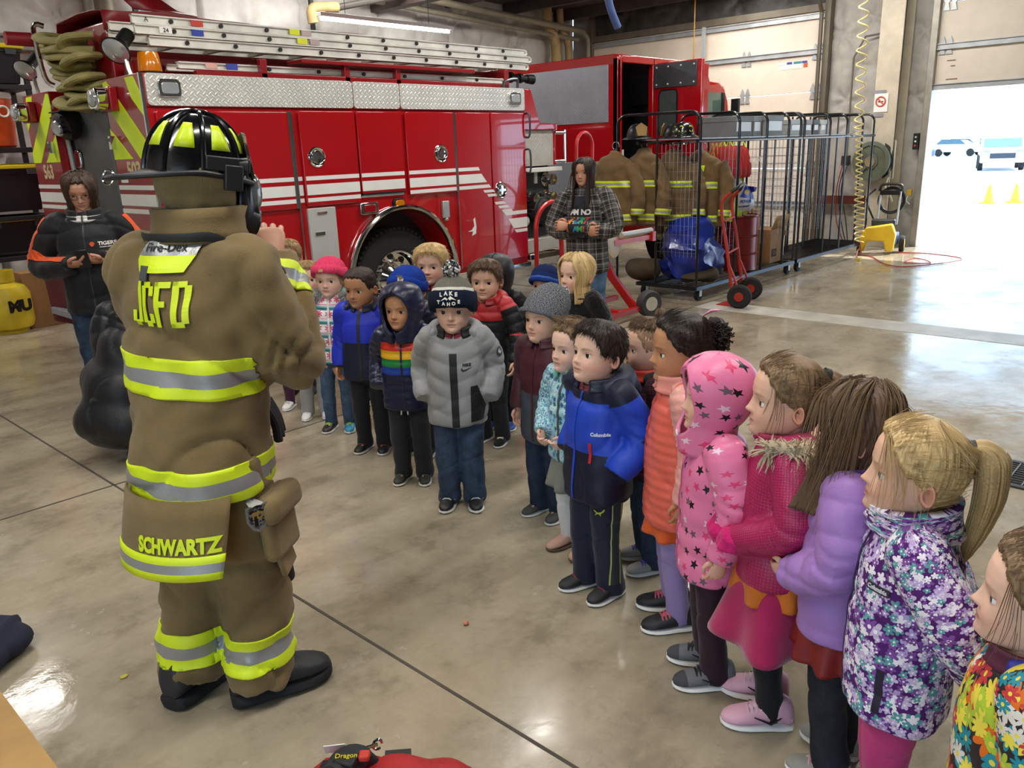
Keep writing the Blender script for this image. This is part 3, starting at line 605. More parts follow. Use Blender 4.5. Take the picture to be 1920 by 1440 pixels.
def head_arrays(child, skin, brow, lipc, seed=0, blush=.25):
    nt, nz = 84, 70
    s = np.linspace(-math.pi, math.pi, nt, endpoint=False); t = s-.45*np.sin(s)
    q = np.linspace(0, 1, nz); zz = -.03+1.03*(.5-.5*np.cos(math.pi*(q*.96+.02)))
    zz = zz*.6+.4*(-.03+1.03*q); zz[0] = -.03; zz[-1] = 1
    T, Zg = np.meshgrid(t, zz); x, y, z = head_pt(T, Zg)
    fr = np.clip(np.cos(T), 0, 1)**.5; ez = .455 if child else .49; ex = .158; r = np.random.RandomState(seed); k = 1 if child else 1.15
    d = 0*x
    for sx in (-1, 1):
        d += -.042*gs(x-sx*ex, .085)*gs(z-ez, .055)+.03*gs(x-sx*.2, .10)*gs(z-.27, .10)*(1.2 if child else .7)
        d += .013*gs(x-sx*.15, .1)*gs(z-(ez+.105), .04)+.028*gs(x-sx*.047, .026)*gs(z-.315, .026)
    d += .078*k*gs(x, .047)*gs(z-.327, .042)+.045*k*gs(x, .04)*gs(z-.39, .055)+.018*gs(x, .035)*gs(z-.46, .05)
    d += .028*gs(x, .085)*gs(z-.218, .018)-.016*gs(x, .07)*gs(z-.196, .008)+.028*gs(x, .065)*gs(z-.172, .02)-.012*gs(x, .07)*gs(z-.138, .016)+.024*gs(x, .075)*gs(z-.07, .05)-.006*gs(x, .014)*gs(z-.258, .03)
    y = y+d*fr
    V = np.stack([x.ravel(), y.ravel(), z.ravel()], 1); F = []
    for i in range(nz-1):
        for j in range(nt):
            a = i*nt+j; b = i*nt+(j+1) % nt; F.append((a, b, b+nt, a+nt))
    sk = np.array(hexc(skin)[:3]); C = np.tile(sk, (len(V), 1))
    def paint(mask, c, a=1.0):
        nonlocal C
        w_ = (np.clip(mask, 0, 1)*a)[:, None]; C = C*(1-w_)+np.array(c[:3])*w_
    X, Y, Zv = V.T; fm = np.clip(Y*6, 0, 1)
    pink = np.clip(sk*np.array([1.08, .68, .64]), 0, 1)
    for sx in (-1, 1): paint(gs(X-sx*.2, .1)*gs(Zv-.28, .09)*fm, pink, blush)
    paint(gs(X, .06)*gs(Zv-.32, .05)*fm, pink, .25)
    lip = hexc(lipc); ww = np.clip(1-(np.abs(X)/.115)**2, 0, 1)
    paint(np.clip(ww*1.5, 0, 1)*gs(Zv-.196-.0*X, .030)*fm*1.1, lip, .75); paint(gs(X, .095)*gs(Zv-.196, .0055)*fm, tuple(c*.35 for c in lip[:3]), .85)
    for sx in (-1, 1):
        u = (X-sx*.155)/.095; zb = ez+.105-.02*u*u+.01*sx*u
        paint(np.exp(-u**4)*gs(Zv-zb, .013)*fm*1.1, hexc(brow), .6)
        paint(gs(X-sx*ex, .07)*gs(Zv-ez, .045)*fm, tuple(sk*np.array([.78, .62, .6])), .4)
        paint(gs(X-sx*.04, .014)*gs(Zv-.302, .010)*fm, tuple(sk*.25), .7)
    V, F, C = list(map(tuple, V)), F, list(map(tuple, C))
    # lids round each eye ball
    eyes = []; re = .074 if child else .058
    for sx in (-1, 1):
        P = np.array(V); m = np.hypot(P[:, 0]-sx*ex, P[:, 2]-ez); idx = [i for i in np.argsort(m)[:40] if P[i, 1] > 0]; ys = P[idx[0], 1]
        c = np.array([sx*ex, ys-re*.62, ez]); eyes.append((c, re))
        for lo, hi, rr_ in ((20, 80, 1.13), (-75, -32, 1.10)):
            b = len(V); na, ne = 13, 5
            for e in np.linspace(lo, hi, ne):
                for a in np.linspace(-85, 85, na):
                    el = e-(9*(a/85)**2 if lo > 0 else -9*(a/85)**2)-(0 if lo > 0 else 0)
                    v = c+re*rr_*np.array([math.sin(R_(a))*math.cos(R_(el)), math.cos(R_(a))*math.cos(R_(el)), math.sin(R_(el))]); V.append(tuple(v))
                    edge = (e == lo) if lo > 0 else (e == hi)
                    C.append(tuple(np.array(hexc(brow)[:3])*.5+sk*.05) if (edge and lo > 0) else tuple(sk*np.array([.95, .84, .82])))
            for i in range(ne-1):
                for j in range(na-1): F.append((b+i*na+j, b+i*na+j+1, b+(i+1)*na+j+1, b+(i+1)*na+j))
    # ears
    for sx in (-1, 1):
        b = len(V); na, nr = 20, 6; c = np.array([sx*.362, -.045, .40]); out = np.array([sx*.55, -.62, .0]); out /= np.linalg.norm(out)
        ax = np.array([-sx*.0, -1, .12]); nx = np.array([sx*1., -.35, 0]); nx /= np.linalg.norm(nx); bk = np.array([sx*.5, -.86, 0])
        for ir in range(nr):
            q = ir/(nr-1)
            for a in range(na):
                th = 2*math.pi*a/na; R1 = .075*(1-.12*math.cos(th)); R2 = .125*(1+.08*math.cos(th+.6)) 
                h = [0.012, .006, .014, .048, .058, .03][ir]
                v = c+bk*(R1*q*math.cos(th)+.045)+np.array([0, 0, 1])*R2*q*math.sin(th)*(1 if math.sin(th) > 0 else .95)+nx*(h-.02+.0*q)
                V.append(tuple(v)); C.append(tuple(pink*.55+sk*.45) if ir > 3 else tuple(sk*np.array([.8, .58, .54])))
        for ir in range(nr-1):
            for a in range(na): F.append((b+ir*na+a, b+ir*na+(a+1) % na, b+(ir+1)*na+(a+1) % na, b+(ir+1)*na+a))
        F.append(tuple(b+a for a in range(na)))
        # back of the ear back to the skull
        e0 = b+(nr-1)*na; b2 = len(V)
        for a in range(na):
            p = np.array(V[e0+a]); V.append(tuple(p*.0+(np.array([sx*.335, -.07, .40])+(p-c)*.55))); C.append(tuple(sk*.9))
        for a in range(na): F.append((e0+a, e0+(a+1) % na, b2+(a+1) % na, b2+a))
    return np.array(V), F, np.array(C), eyes
def grid_mesh(P, wrap=True):
    nr, nc = P.shape[:2]; fs = []
    for i in range(nr-1):
        for j in range(nc if wrap else nc-1):
            a = i*nc+j; b = i*nc+(j+1) % nc; fs.append((a, b, b+nc, a+nc))
    return P.reshape(-1, 3), fs
def set_uv(me, uv):
    l = me.uv_layers.new(name='UVMap'); l.data.foreach_set('uv', np.asarray(uv, np.float32).ravel())
def grid_obj(name, P, mat_, parent, wrap=True, solid=0, uvscale=(1, 1), ang=60):
    """closed-loop grid with u,v in UV; local coordinates of the parent"""
    nr, nc = P.shape[:2]; V, F = grid_mesh(P, wrap); me = bpy.data.meshes.new(name); me.from_pydata(V.tolist(), [], F)
    me.materials.append(mat_); uv = []
    for i in range(nr-1):
        for j in range(nc if wrap else nc-1):
            for (a, b_) in ((i, j), (i, j+1), (i+1, j+1), (i+1, j)): uv.append((b_/nc*uvscale[0], a/(nr-1)*uvscale[1]))
    set_uv(me, uv); me.polygons.foreach_set('use_smooth', [True]*len(me.polygons)); me.set_sharp_from_angle(angle=R_(ang))
    o = newobj(name, me, parent, True)
    if solid: s = o.modifiers.new('s', 'SOLIDIFY'); s.thickness = solid; s.offset = -1
    return o
def hair_mat(c, dark=None, bands=110):
    t = NT('hair'); uv = t.uvm(); c = hexc(c); dk = hexc(dark) if dark else tuple(x*.42 for x in c[:3])+(1,)
    q = t.vmath('MULTIPLY', uv, (bands, 2.2, 1)); n1 = t.noise(q, 1, 4, .6); n2 = t.noise(t.vmath('MULTIPLY', uv, (14, 1.1, 1)), 1, 3)
    f = t.math('ADD', t.math('MULTIPLY', n1, .65), t.math('MULTIPLY', n2, .35))
    t.out(t.ramp(f, [(.36, dk), (.5, c), (.66, tuple(min(1, x*1.45+.01) for x in c[:3])+(1,))]), .42, 0, Specular_IOR_Level=.4); t.bump(n1, .6, .006); return t.m
SKINM = {}
def skin_mat():
    if 'm' in SKINM: return SKINM['m']
    t = NT('skin'); a = t.n('VertexColor', {'layer_name': 'Col'}); nz = t.noise(t.coord(), 60, 4)
    v = t.ramp(nz, [(.3, (.93, .92, .92, 1)), (.7, (1, 1, 1, 1))])
    c = t.n('Mix', {'data_type': 'RGBA', 'blend_type': 'MULTIPLY'}, i0=1.0, i6=a.outputs[0], i7=v).outputs[2]
    t.out(c, .48, 0, Specular_IOR_Level=.35, Subsurface_Weight=.12, Subsurface_Radius=(.012, .004, .002), Subsurface_Scale=.6)
    SKINM['m'] = t.m; return t.m
def hand_arrays(L, curl=.5, spread=.12, thumb=.6, side=1):
    """hand in its own frame: wrist at origin, fingers along +y, palm facing -z, thumb towards -x*side"""
    m = MB(); w_ = .40*L
    m.loft([[(w_*.62*k*math.cos(a), y, .095*L*kz*math.sin(a)+zo) for a in np.linspace(0, 2*math.pi, 14, endpoint=False)] for y, k, kz, zo in ((-.16*L, .62, 1.15, 0), (0, .66, 1.1, 0), (.12*L, .86, 1.2, 0), (.28*L, 1.0, 1.15, 0), (.42*L, 1.02, 1.0, 0), (.5*L, .92, .85, 0), (.53*L, .7, .5, 0))])
    for i, (x, ln, r) in enumerate(((-.185, .42, .052), (-.065, .47, .055), (.06, .44, .053), (.175, .35, .046))):
        x *= side; a = 0; p = Vector((x*L*1.05, .46*L, 0)); d0 = spread*(x/.2); path = [Vector((x*L*.95, .36*L, 0)), p]; cu = curl*(1+.12*(i-1))
        for sgm, fr_ in ((1.0, .45), (1.15, .32), (.8, .25)):
            a += cu*sgm
            for h in (.5, .5): p = p+Vector((math.sin(d0)*math.cos(a), math.cos(d0)*math.cos(a), -math.sin(a)))*ln*L*fr_*h; path.append(p)
        rs = [r*L*k for k in (1.0, 1.06, 1.0, 1.03, .95, .96, .84, .5)]; m.tube(path, rs, 9)
    p0 = Vector((-.20*L*side, .10*L, -.01*L)); pth = [p0, p0+Vector((-.11*side, .09, -.04*thumb-.02))*L, p0+Vector((-.17*side, .22, -.12*thumb))*L, p0+Vector((-.165*side+.07*thumb*side, .34, -.2*thumb))*L, p0+Vector((-.14*side+.10*thumb*side, .40, -.23*thumb))*L]
    m.tube(pth, [.085*L, .078*L, .062*L, .054*L, .03*L], 9)
    return np.array(m.v), m.f
def remesh(mb, voxel, smooth=4, fac=.5):
    me = bpy.data.meshes.new('r'); me.from_pydata([tuple(v) for v in mb.v], [], mb.f)
    bm = bmesh.new(); bm.from_mesh(me); bmesh.ops.recalc_face_normals(bm, faces=bm.faces); bm.to_mesh(me); bm.free()
    o = bpy.data.objects.new('r', me); COL.objects.link(o)
    r = o.modifiers.new('r', 'REMESH'); r.mode = 'VOXEL'; r.voxel_size = voxel; r.use_smooth_shade = True
    if smooth: s = o.modifiers.new('s', 'SMOOTH'); s.iterations = smooth; s.factor = fac
    dg = bpy.context.evaluated_depsgraph_get(); out = bpy.data.meshes.new_from_object(o.evaluated_get(dg))
    bpy.data.objects.remove(o); bpy.data.meshes.remove(me); return out
def co_of(me):
    a = np.empty(len(me.vertices)*3); me.vertices.foreach_get('co', a); return a.reshape(-1, 3)
def no_of(me):
    a = np.empty(len(me.vertices)*3); me.vertices.foreach_get('normal', a); return a.reshape(-1, 3)
def set_co(me, a): me.vertices.foreach_set('co', np.ascontiguousarray(a).ravel()); me.update()
def ell(c, ax, ay, hw, hd, n=22, p=1.0):
    c = Vector(c); ax = Vector(ax); ay = Vector(ay); out = []
    for k in range(n):
        a = 2*math.pi*k/n; s, co = math.sin(a), math.cos(a)
        out.append(c+ax*hw*math.copysign(abs(s)**p, s)+ay*hd*math.copysign(abs(co)**p, co))
    return out
def limb(m, pts, rs, n=14, k=5):
    P = smoothpath(pts, k); t = np.linspace(0, 1, len(P)); r = np.interp(t, np.linspace(0, 1, len(rs)), rs); m.tube(P, list(r), n)
CHILD = dict(hd=.198, neck=.80, sh=.770, shx=.112, hip=.46, hipx=.052, knee=.255, ank=.045, ua=.155, fa=.140, hand=.098, foot=.150)
ADULT = dict(hd=.133, neck=.845, sh=.815, shx=.112, hip=.50, hipx=.052, knee=.275, ank=.045, ua=.170, fa=.150, hand=.105, foot=.152)
POSES = dict(down=((.040, -.02, -.150), (.005, .035, -.135)), pocket=((.042, -.045, -.145), (-.012, .085, -.105)), clasp=((.05, .0, -.145), (-.085, .115, -.075)),
             back=((.045, -.075, -.135), (-.075, -.055, -.11)), loose=((.06, .0, -.148), (.01, .06, -.13)), cross=((.055, .045, -.155), (-.205, .075, .012)),
             raise_=((.09, .03, -.11), (.02, .05, .14)), fwd=((.03, .03, -.15), (-.02, .12, -.06)))
class Person:
    """joint positions in the figure's own frame: facing +y, +x is the figure's right, z up, origin between the feet"""
    def __init__(s, pos, alpha, H, child=True, lean=(0, 0), arms=('down', 'down'), yaw=0, pitch=0, roll=0, stance=.075, feet=(8, -8), wide=1.0, fwdleg=(0, 0)):
        d = CHILD if child else ADULT; s.d = d; s.H = H; s.child = child; s.wide = wide
        v = Vector((-pos[0], -pos[1], 0)).normalized(); left = Vector((v.y, -v.x, 0))     # towards the camera, and to the left as the camera sees it
        f = v*math.cos(R_(alpha))+left*math.sin(R_(alpha)); rgt = Vector((f.y, -f.x, 0))
        s.m = Matrix(((rgt.x, f.x, 0, pos[0]), (rgt.y, f.y, 0, pos[1]), (0, 0, 1, 0), (0, 0, 0, 1)))
        # lean is given in the camera's right / away axes (metres at head height)
        L = -left*lean[0]-v*lean[1]; s.lean = Vector((L.dot(rgt), L.dot(f), 0))
        s.yaw, s.pitch, s.roll = R_(yaw), R_(pitch), R_(roll)
        s.neck = s.sk(Vector((0, .0, d['neck']*H))); s.hd = d['hd']*H
        s.headrot = Matrix.Rotation(s.yaw, 3, 'Z') @ Matrix.Rotation(s.pitch, 3, 'X') @ Matrix.Rotation(s.roll, 3, 'Y')
        s.headc = s.sk(Vector((0, .012*H, H-s.hd*.5)))
        s.shl, s.el, s.wr, s.arms = [], [], [], arms
        for i, sx in enumerate((-1, 1)):
            sh = s.sk(Vector((sx*d['shx']*H*wide, -.005*H, d['sh']*H))); p = arms[i]; p = POSES[p] if isinstance(p, str) else p
            k = d['ua']/.155
            el = sh+Vector((sx*p[0][0], p[0][1], p[0][2]))*H*k; wr = el+Vector((sx*p[1][0], p[1][1], p[1][2]))*H*k*(.93 if not child else 1)
            s.shl.append(sh); s.el.append(el); s.wr.append(wr)
        s.hipc = s.sk(Vector((0, 0, d['hip']*H))); s.hipj, s.kn, s.an, s.ft = [], [], [], feet
        for i, sx in enumerate((-1, 1)):
            fy = fwdleg[i]*H
            s.hipj.append(s.sk(Vector((sx*d['hipx']*H*wide, 0, d['hip']*H)))); a = Vector((sx*stance*H*.75, fy-.012*H, d['ank']*H)); s.an.append(a)
            s.kn.append((s.hipj[i]+a)*.5+Vector((0, .018*H, .0)))
        s.parts = {}
    def sk(s, v): return v+s.lean*max(0, v.z/s.H)**(1.4 if s.child else 2.2)
    def headpt(s, p): return s.headc+s.headrot @ (Vector((p[0], p[1], p[2]-.5))*s.hd)
    def headarr(s, P):
        Rm = np.array(s.headrot); return (P-np.array([0, 0, .5]))@Rm.T*s.hd+np.array(s.headc)
def tors(P, rings, m):
    """rings: (z/H, half width/H, half depth/H, y offset/H)"""
    H = P.H; out = []
    for z, hw, hd, yo in rings: out.append(ell(P.sk(Vector((0, yo*H, z*H))), (1, 0, 0), (0, 1, 0), hw*H*P.wide, hd*H, 26, .92))
    m.loft(out)
def make_body(P, skin='#d9a988', brow='#6b4a30', lip='#b5655a', eye='#5a4632', seed=0, label='', hands=(True, True), curl=(.5, .5), group=None, gaze=0, handrot=None, blush=.25, body_label=None):
    H, d = P.H, P.d; m = MB(); ad = not P.child; w_ = 1.0
    tors(P, [(d['hip']-.05, .05, .05, 0), (d['hip'], .088, .062, 0), (d['hip']+.09, .072, .052, .0), (d['sh']-.12, .074, .052, 0), (d['sh']-.05, .074, .046, 0), (d['sh']-.005, .05, .036, 0), (d['neck'], .032, .033, .0)], m)
    nk = P.hd*.27 if P.child else P.hd*.29
    limb(m, [P.sk(Vector((0, -.005*H, d['sh']*H-.02*H))), P.neck, P.headpt((0, -.08, .2))], [nk*1.15, nk, nk*.95], 16)
    for i in (0, 1):
        limb(m, [P.shl[i]*.8+Vector((0, 0, P.shl[i].z*.2-.022*H)), P.el[i], P.wr[i]], [.024*H, .025*H, .025*H, .023*H, .019*H], 12)
        limb(m, [P.hipj[i], P.kn[i], P.an[i]], [.055*H, .045*H, .034*H, .032*H, .022*H], 12)
        m.sphere(P.an[i]+Vector((0, .03*H, -.02*H)), (.022*H, .06*H, .022*H), 10, 8)
    me = remesh(m, .011*H, 3); V = co_of(me); F = [tuple(p.vertices) for p in me.polygons]; bpy.data.meshes.remove(me)
    sk = np.array(hexc(skin)[:3]); C = np.tile(sk, (len(V), 1))
    hv, hf, hc, eyes = head_arrays(P.child, skin, brow, lip, seed, blush)
    def join(v, f, c):
        nonlocal V, C
        b = len(V); V = np.concatenate([V, v]); C = np.concatenate([C, c]); F.extend(tuple(b+i for i in q) for q in f)
    join(P.headarr(hv), hf, hc); L = d['hand']*H*1.0
    P.handm = []
    for i, sx in enumerate((-1, 1)):
        if not hands[i]: continue
        ax = (P.wr[i]-P.el[i]).normalized(); hr = (handrot or (None, None))[i]
        if hr: y = Vector(hr[0]).normalized(); pn = Vector(hr[1])
        else: y = ax; pn = Vector((-sx, .15, 0))
        z = -(pn-y*pn.dot(y)).normalized(); x = y.cross(z); Rm = np.array(((x.x, y.x, z.x), (x.y, y.y, z.y), (x.z, y.z, z.z)))
        v, f = hand_arrays(L, curl[i], side=sx); join(v@Rm.T+np.array(P.wr[i]+y*L*.10), f, np.tile(sk*np.array([1.0, .93, .9]), (len(v), 1)))
    me = bpy.data.meshes.new('person'); me.from_pydata(V.tolist(), [], F); me.materials.append(skin_mat())
    a = me.color_attributes.new('Col', 'FLOAT_COLOR', 'POINT'); a.data.foreach_set('color', np.concatenate([C, np.ones((len(C), 1))], 1).astype(np.float32).ravel())
    bm = bmesh.new(); bm.from_mesh(me); bmesh.ops.recalc_face_normals(bm, faces=bm.faces); bm.to_mesh(me); bm.free()
    me.polygons.foreach_set('use_smooth', [True]*len(me.polygons))
    o = bpy.data.objects.new('person', me); COL.objects.link(o); o.matrix_world = P.m; PM[o.name] = P.m; P.o = o
    tag(o, label, 'person', group)
    wm = M('#e9e6e2', .15, var=.01); im = M(eye, .1, var=.2, vs=300); pm = M('#060505', .08)
    for c, re in eyes:
        m = MB(); rings = []; ang = [0.02, .2, .32, .33, .5, .70, .71, .9, 1.4, 2.0, 2.6, 3.1]; g = Vector((math.sin(gaze), math.cos(gaze), -.02)).normalized(); x, y, z = frame(g)
        for a_ in ang: rings.append([P.headc+P.headrot @ ((Vector(c)-Vector((0, 0, .5))+(z*math.cos(a_)+(x*math.cos(k*.3491)+y*math.sin(k*.3491))*math.sin(a_))*re)*P.hd) for k in range(18)])
        m.loft(rings); fi = 0; mi = []
        for r_ in range(len(ang)-1): mi += [2 if r_ < 2 else (1 if r_ < 5 else 0)]*18
        m.m = mi+[2, 0]; m.build('eye', [wm, im, pm], o, True)
    return o
# ---- garments -------------------------------------------------------------
def garment_uv(me, P, segs):
    """segs: list of (kind, a, b, ra, rb). returns per-face region and writes UV (u angle 0..1 with front .5, v 0..1 along a->b)"""
    V = co_of(me); nf = len(me.polygons); cen = np.empty(nf*3); me.polygons.foreach_get('center', cen); cen = cen.reshape(-1, 3)
    def par(X, sg):
        a, b = np.array(sg[1]), np.array(sg[2]); ab = b-a; t = ((X-a)@ab)/(ab@ab); tc = np.clip(t, 0, 1); q = X-(a+tc[:, None]*ab); d = np.linalg.norm(q, axis=1)/(sg[3]+(sg[4]-sg[3])*tc)
        return t, q, d
    D = np.stack([par(cen, s_)[2] for s_ in segs], 1); reg = D.argmin(1)
    nl = len(me.loops); li = np.empty(nl, np.int32); me.loops.foreach_get('vertex_index', li)
    ls = np.empty(nf, np.int32); lt = np.empty(nf, np.int32); me.polygons.foreach_get('loop_start', ls); me.polygons.foreach_get('loop_total', lt)
    lf = np.repeat(np.arange(nf), lt); uv = np.zeros((nl, 2)); cu = np.zeros(nf)
    for k, sg in enumerate(segs):
        a, b = np.array(sg[1]), np.array(sg[2]); z = (b-a)/np.linalg.norm(b-a); fy = np.array(sg[5]) if len(sg) > 5 else np.array([0, 1., 0]); y = fy-z*(fy@z); y /= np.linalg.norm(y); x = np.cross(y, z)
        def ang(X):
            t, q, _ = par(X, sg); return np.arctan2(q@x, q@y)/(2*math.pi), t
        u, t = ang(V[li]); fu, _ = ang(cen); m_ = reg[lf] == k; du = u-fu[lf]; u = np.where(du > .5, u-1, np.where(du < -.5, u+1, u))
        uv[m_, 0] = u[m_]+.5; uv[m_, 1] = t[m_]
    set_uv(me, uv); Dv = np.stack([par(V, s_)[2] for s_ in segs], 1); rv = Dv.argmin(1); tv = np.zeros(len(V))
    for k, sg in enumerate(segs):
        t = par(V, sg)[0]; tv = np.where(rv == k, t*np.linalg.norm(np.array(sg[2])-np.array(sg[1])), tv)
    return reg, rv, tv
def finish(name, me, mats, reg, regmat, parent):
    me.materials.clear()
    for q in mats: me.materials.append(q)
    me.polygons.foreach_set('material_index', np.array(regmat)[reg].astype(np.int32)); me.polygons.foreach_set('use_smooth', [True]*len(me.polygons))
    return newobj(name, me, parent, True)
def make_jacket(P, mats, hem=.40, bulk=1.0, quilt=0, qa=.007, fold=.004, sleeve=1.0, regmat=(0, 1, 1, 1, 1), name='jacket', flare=0, chevron=0, voxel=.0075, seed=0, cuff=None, belly=0, shr=1.0):
    H, d = P.H, P.d; m = MB(); b = bulk; ds = d['sh']-.77; cw = P.wide; n = d['neck']
    tors(P, [(hem, .112*b+flare, .086*b+flare*.8, 0), (hem+.01, .12*b+flare, .094*b+flare*.8, 0), (hem+.06, .118*b+flare*.6, .094*b+flare*.5, .002+belly), (hem+.14, .114*b, .092*b, .004+belly), (d['sh']-.13, .112*b, .09*b, .003), (d['sh']-.05, .112*b, .083*b, 0), (d['sh']+.005, .092*b, .066*b, -.003), (n-.005, .06, .052, 0), (n+.012, .05, .047, .0)], m)
    cl = []
    for i in (0, 1):
        ce = P.wr[i]+(P.wr[i]-P.el[i]).normalized()*.012*H
        limb(m, [P.shl[i]*.62+Vector((0, 0, .38*P.shl[i].z-.004*H)), P.shl[i]+Vector((0, 0, -.014*H)), P.el[i], ce], [.03*H*b*shr, .052*H*b*sleeve*shr, .051*H*b*sleeve, .05*H*b*sleeve, .047*H*b*sleeve, .043*H*b*sleeve, .036*H*b*sleeve], 16); cl.append(ce)
    me = remesh(m, voxel*H/1.1 if P.child else voxel*H/1.5, 5)
    rT = .115*H*b; ks = b*sleeve; segs = [('t', P.sk(Vector((0, 0, hem*H))), P.sk(Vector((0, 0, (n+.01)*H))), rT*cw, rT*.92*cw)]
    for i in (0, 1):
        segs.append(('a', P.shl[i], P.el[i], .054*H*ks, .05*H*ks)); segs.append(('a', P.el[i], cl[i], .05*H*ks, .042*H*ks))
    reg, rv, tv = garment_uv(me, P, segs); V = co_of(me); N = no_of(me); disp = 0*tv
    tv = np.where((rv == 2) | (rv == 4), tv+d['ua']*H, tv)
    if quilt:
        arg = np.where(rv == 0, V[:, 2]+chevron*np.abs(V[:, 0]), tv)/quilt; disp += qa*(np.abs(np.sin(math.pi*arg))**.55-.8)
    disp += fold*SNoise(seed, 20, aniso=(1, 1, .6))(V)*.5+fold*.35*SNoise(seed+9, 55)(V)
    cz = (1-np.abs(np.sin(1.3*SNoise(seed+3, 13, aniso=(.8, .8, 1.3))(V))))**4; disp -= fold*1.3*cz
    arm = rv > 0; L0 = d['ua']*H; disp -= np.where(arm, fold*1.2*np.exp(-((tv-L0)/(.05*H))**2)*(1-np.abs(np.sin(tv/(.012*H)+2*V[:, 0]/.03)))**2, 0)
    V = V+N*disp[:, None]; set_co(me, V); P.jseg = segs; P.hem = hem
    o = finish(name, me, mats, reg, regmat, P.o); P.j = o; P.jtree = None; return o
def make_collar(P, mat_, r=.056, h=.05, z=None, th=.012, open_=.35, name='collar', lean=0.0, fold=0):
    """standing collar, open at the front"""
    H = P.H; z0 = (z or P.d['neck']-.025); rows = []
    nt = 40
    for h_, rr_ in ((0, 1.25), (.35, 1.1), (.8, 1.05), (1.0, 1.08)):
        row = []
        for k in range(nt+1):
            t = open_+(2*math.pi-2*open_)*k/nt; rad = r*rr_*H; dip = .25*h*H*(math.cos(t)+1)/2*(1 if h_ > .3 else 0)
            row.append(tuple(P.sk(Vector((math.sin(t)*rad, math.cos(t)*rad*1.0+.004*H, z0*H+h_*h*H-dip)))))
        rows.append(row)
    o = grid_obj(name, np.array(rows), mat_, P.o, False, th*H*.6); return o
def make_hood_down(P, mat_, s=1.0, fur=None, name='hood'):
    H = P.H; m = MB(); z = (P.d['neck']-.005)*H
    pts = []
    for k in range(-8, 9):
        t = math.pi+k*.27; pts.append(P.sk(Vector((math.sin(t)*.078*H*s, math.cos(t)*.074*H*s, z+.006*H+.0*k-.010*H*(abs(k)/8)**2))))
    rs = [(.02+.022*(1-(abs(k)/8)**2))*H*s for k in range(-8, 9)]; m.tube(pts, rs, 12)
    m.sphere(P.sk(Vector((0, -.095*H*s, z-.035*H))), (.075*H*s, .035*H*s, .05*H*s), 16, 10)
    me = remesh(m, .008*H, 4); V = co_of(me); set_co(me, V+no_of(me)*(.003*SNoise(3, 40)(V))[:, None]); me.materials.append(mat_)
    me.polygons.foreach_set('use_smooth', [True]*len(me.polygons)); o = newobj(name, me, P.o, True)
    if fur: make_fur([Vector((p.x*1.32, p.y*1.22-.004*H, p.z+.012*H)) for p in pts], fur, P.o, .036*H, 2200)
    return o
def make_fur(pts, mat_, parent, r, n=1100, name='fur_trim', seed=2):
    m = MB(); P_ = smoothpath(pts, 4); m.tube(P_, r*.55, 10); rn = random.Random(seed)
    for k in range(n):
        i = rn.randrange(len(P_)-1); p = P_[i].lerp(P_[i+1], rn.random()); d = Vector((rn.gauss(0, 1), rn.gauss(0, 1), rn.gauss(0, 1))).normalized(); d.z -= .25; n_ = 1
        q = p+d*r*.45; e = q+d*r*rn.uniform(.5, 1.1)+Vector((rn.uniform(-1, 1), rn.uniform(-1, 1), -.5))*r*.25; m.tube([q, q.lerp(e, .55)+Vector((0, 0, r*.06)), e], [r*.075, r*.06, r*.01], 4, cap=False)
    return m.build(name, mat_, parent, True, ang=80)
def make_hood_up(P, mat_, th=.10, name='hood', opening=.62, drop=.34, trim=None, fur=None, quilt=0, uvs=(4, 4), peak=0.0, lining=None):
    """raised hood: shell around the head, open to the face"""
    rows = []; nz_, nt = 34, 56; edge = []
    for i in range(nz_):
        q = i/(nz_-1); z = -drop+(1.0+drop)*(q**.92) if q < 1 else 1.0
        zz = max(z, .16); ztop = .84; zbot = -.05
        f = (z-zbot)/(ztop-zbot); to = opening*math.sqrt(max(0, 1-(2*f-1)**2))**.8*1.45 if 0 < f < 1 else (.02 if f >= 1 else .12)
        row = []
        for k in range(nt+1):
            t = to+(2*math.pi-2*to)*k/nt; o = th+(.02*abs(math.sin(math.pi*z/quilt))**.5 if quilt else 0)+peak*max(0, z-.6)
            x, y, zc = head_pt(np.array(t), np.array(zz if z < .16 else z), o)
            x, y = float(x), float(y); zc = float(zc) if z >= .16 else z
            if z < .16: k_ = max(0., min(1., (.16-z)/.5)); x *= 1-.12*k_; y = y*(1-.1*k_)-.02*k_
            if quilt == 0: y += .012*math.sin(7*z+3*t)
            row.append((x, y, zc))
        rows.append(row)
    A = P.headarr(np.array(rows).reshape(-1, 3)).reshape(nz_, nt+1, 3); o = grid_obj(name, A, mat_, P.o, False, .05*P.hd, uvs)
    i0 = [i for i in range(nz_)]; left = [A[i, 0] for i in i0]; rgt = [A[i, -1] for i in i0][::-1]; pts = [Vector(p) for p in left[4:]]+[Vector(p) for p in rgt[:-4]]
    if fur: make_fur(pts, fur, P.o, .10*P.hd, 700)
    elif trim:
        m = MB(); m.tube(pts, .022*P.hd, 8); m.build('hood_edge', trim, o, True)
    if lining:
        B = P.headarr((np.array(rows)*np.array([.93, .97, .97])+np.array([0, .0, .01])).reshape(-1, 3)).reshape(nz_, nt+1, 3); grid_obj('hood_lining', B, lining, o, False, 0)
    return o
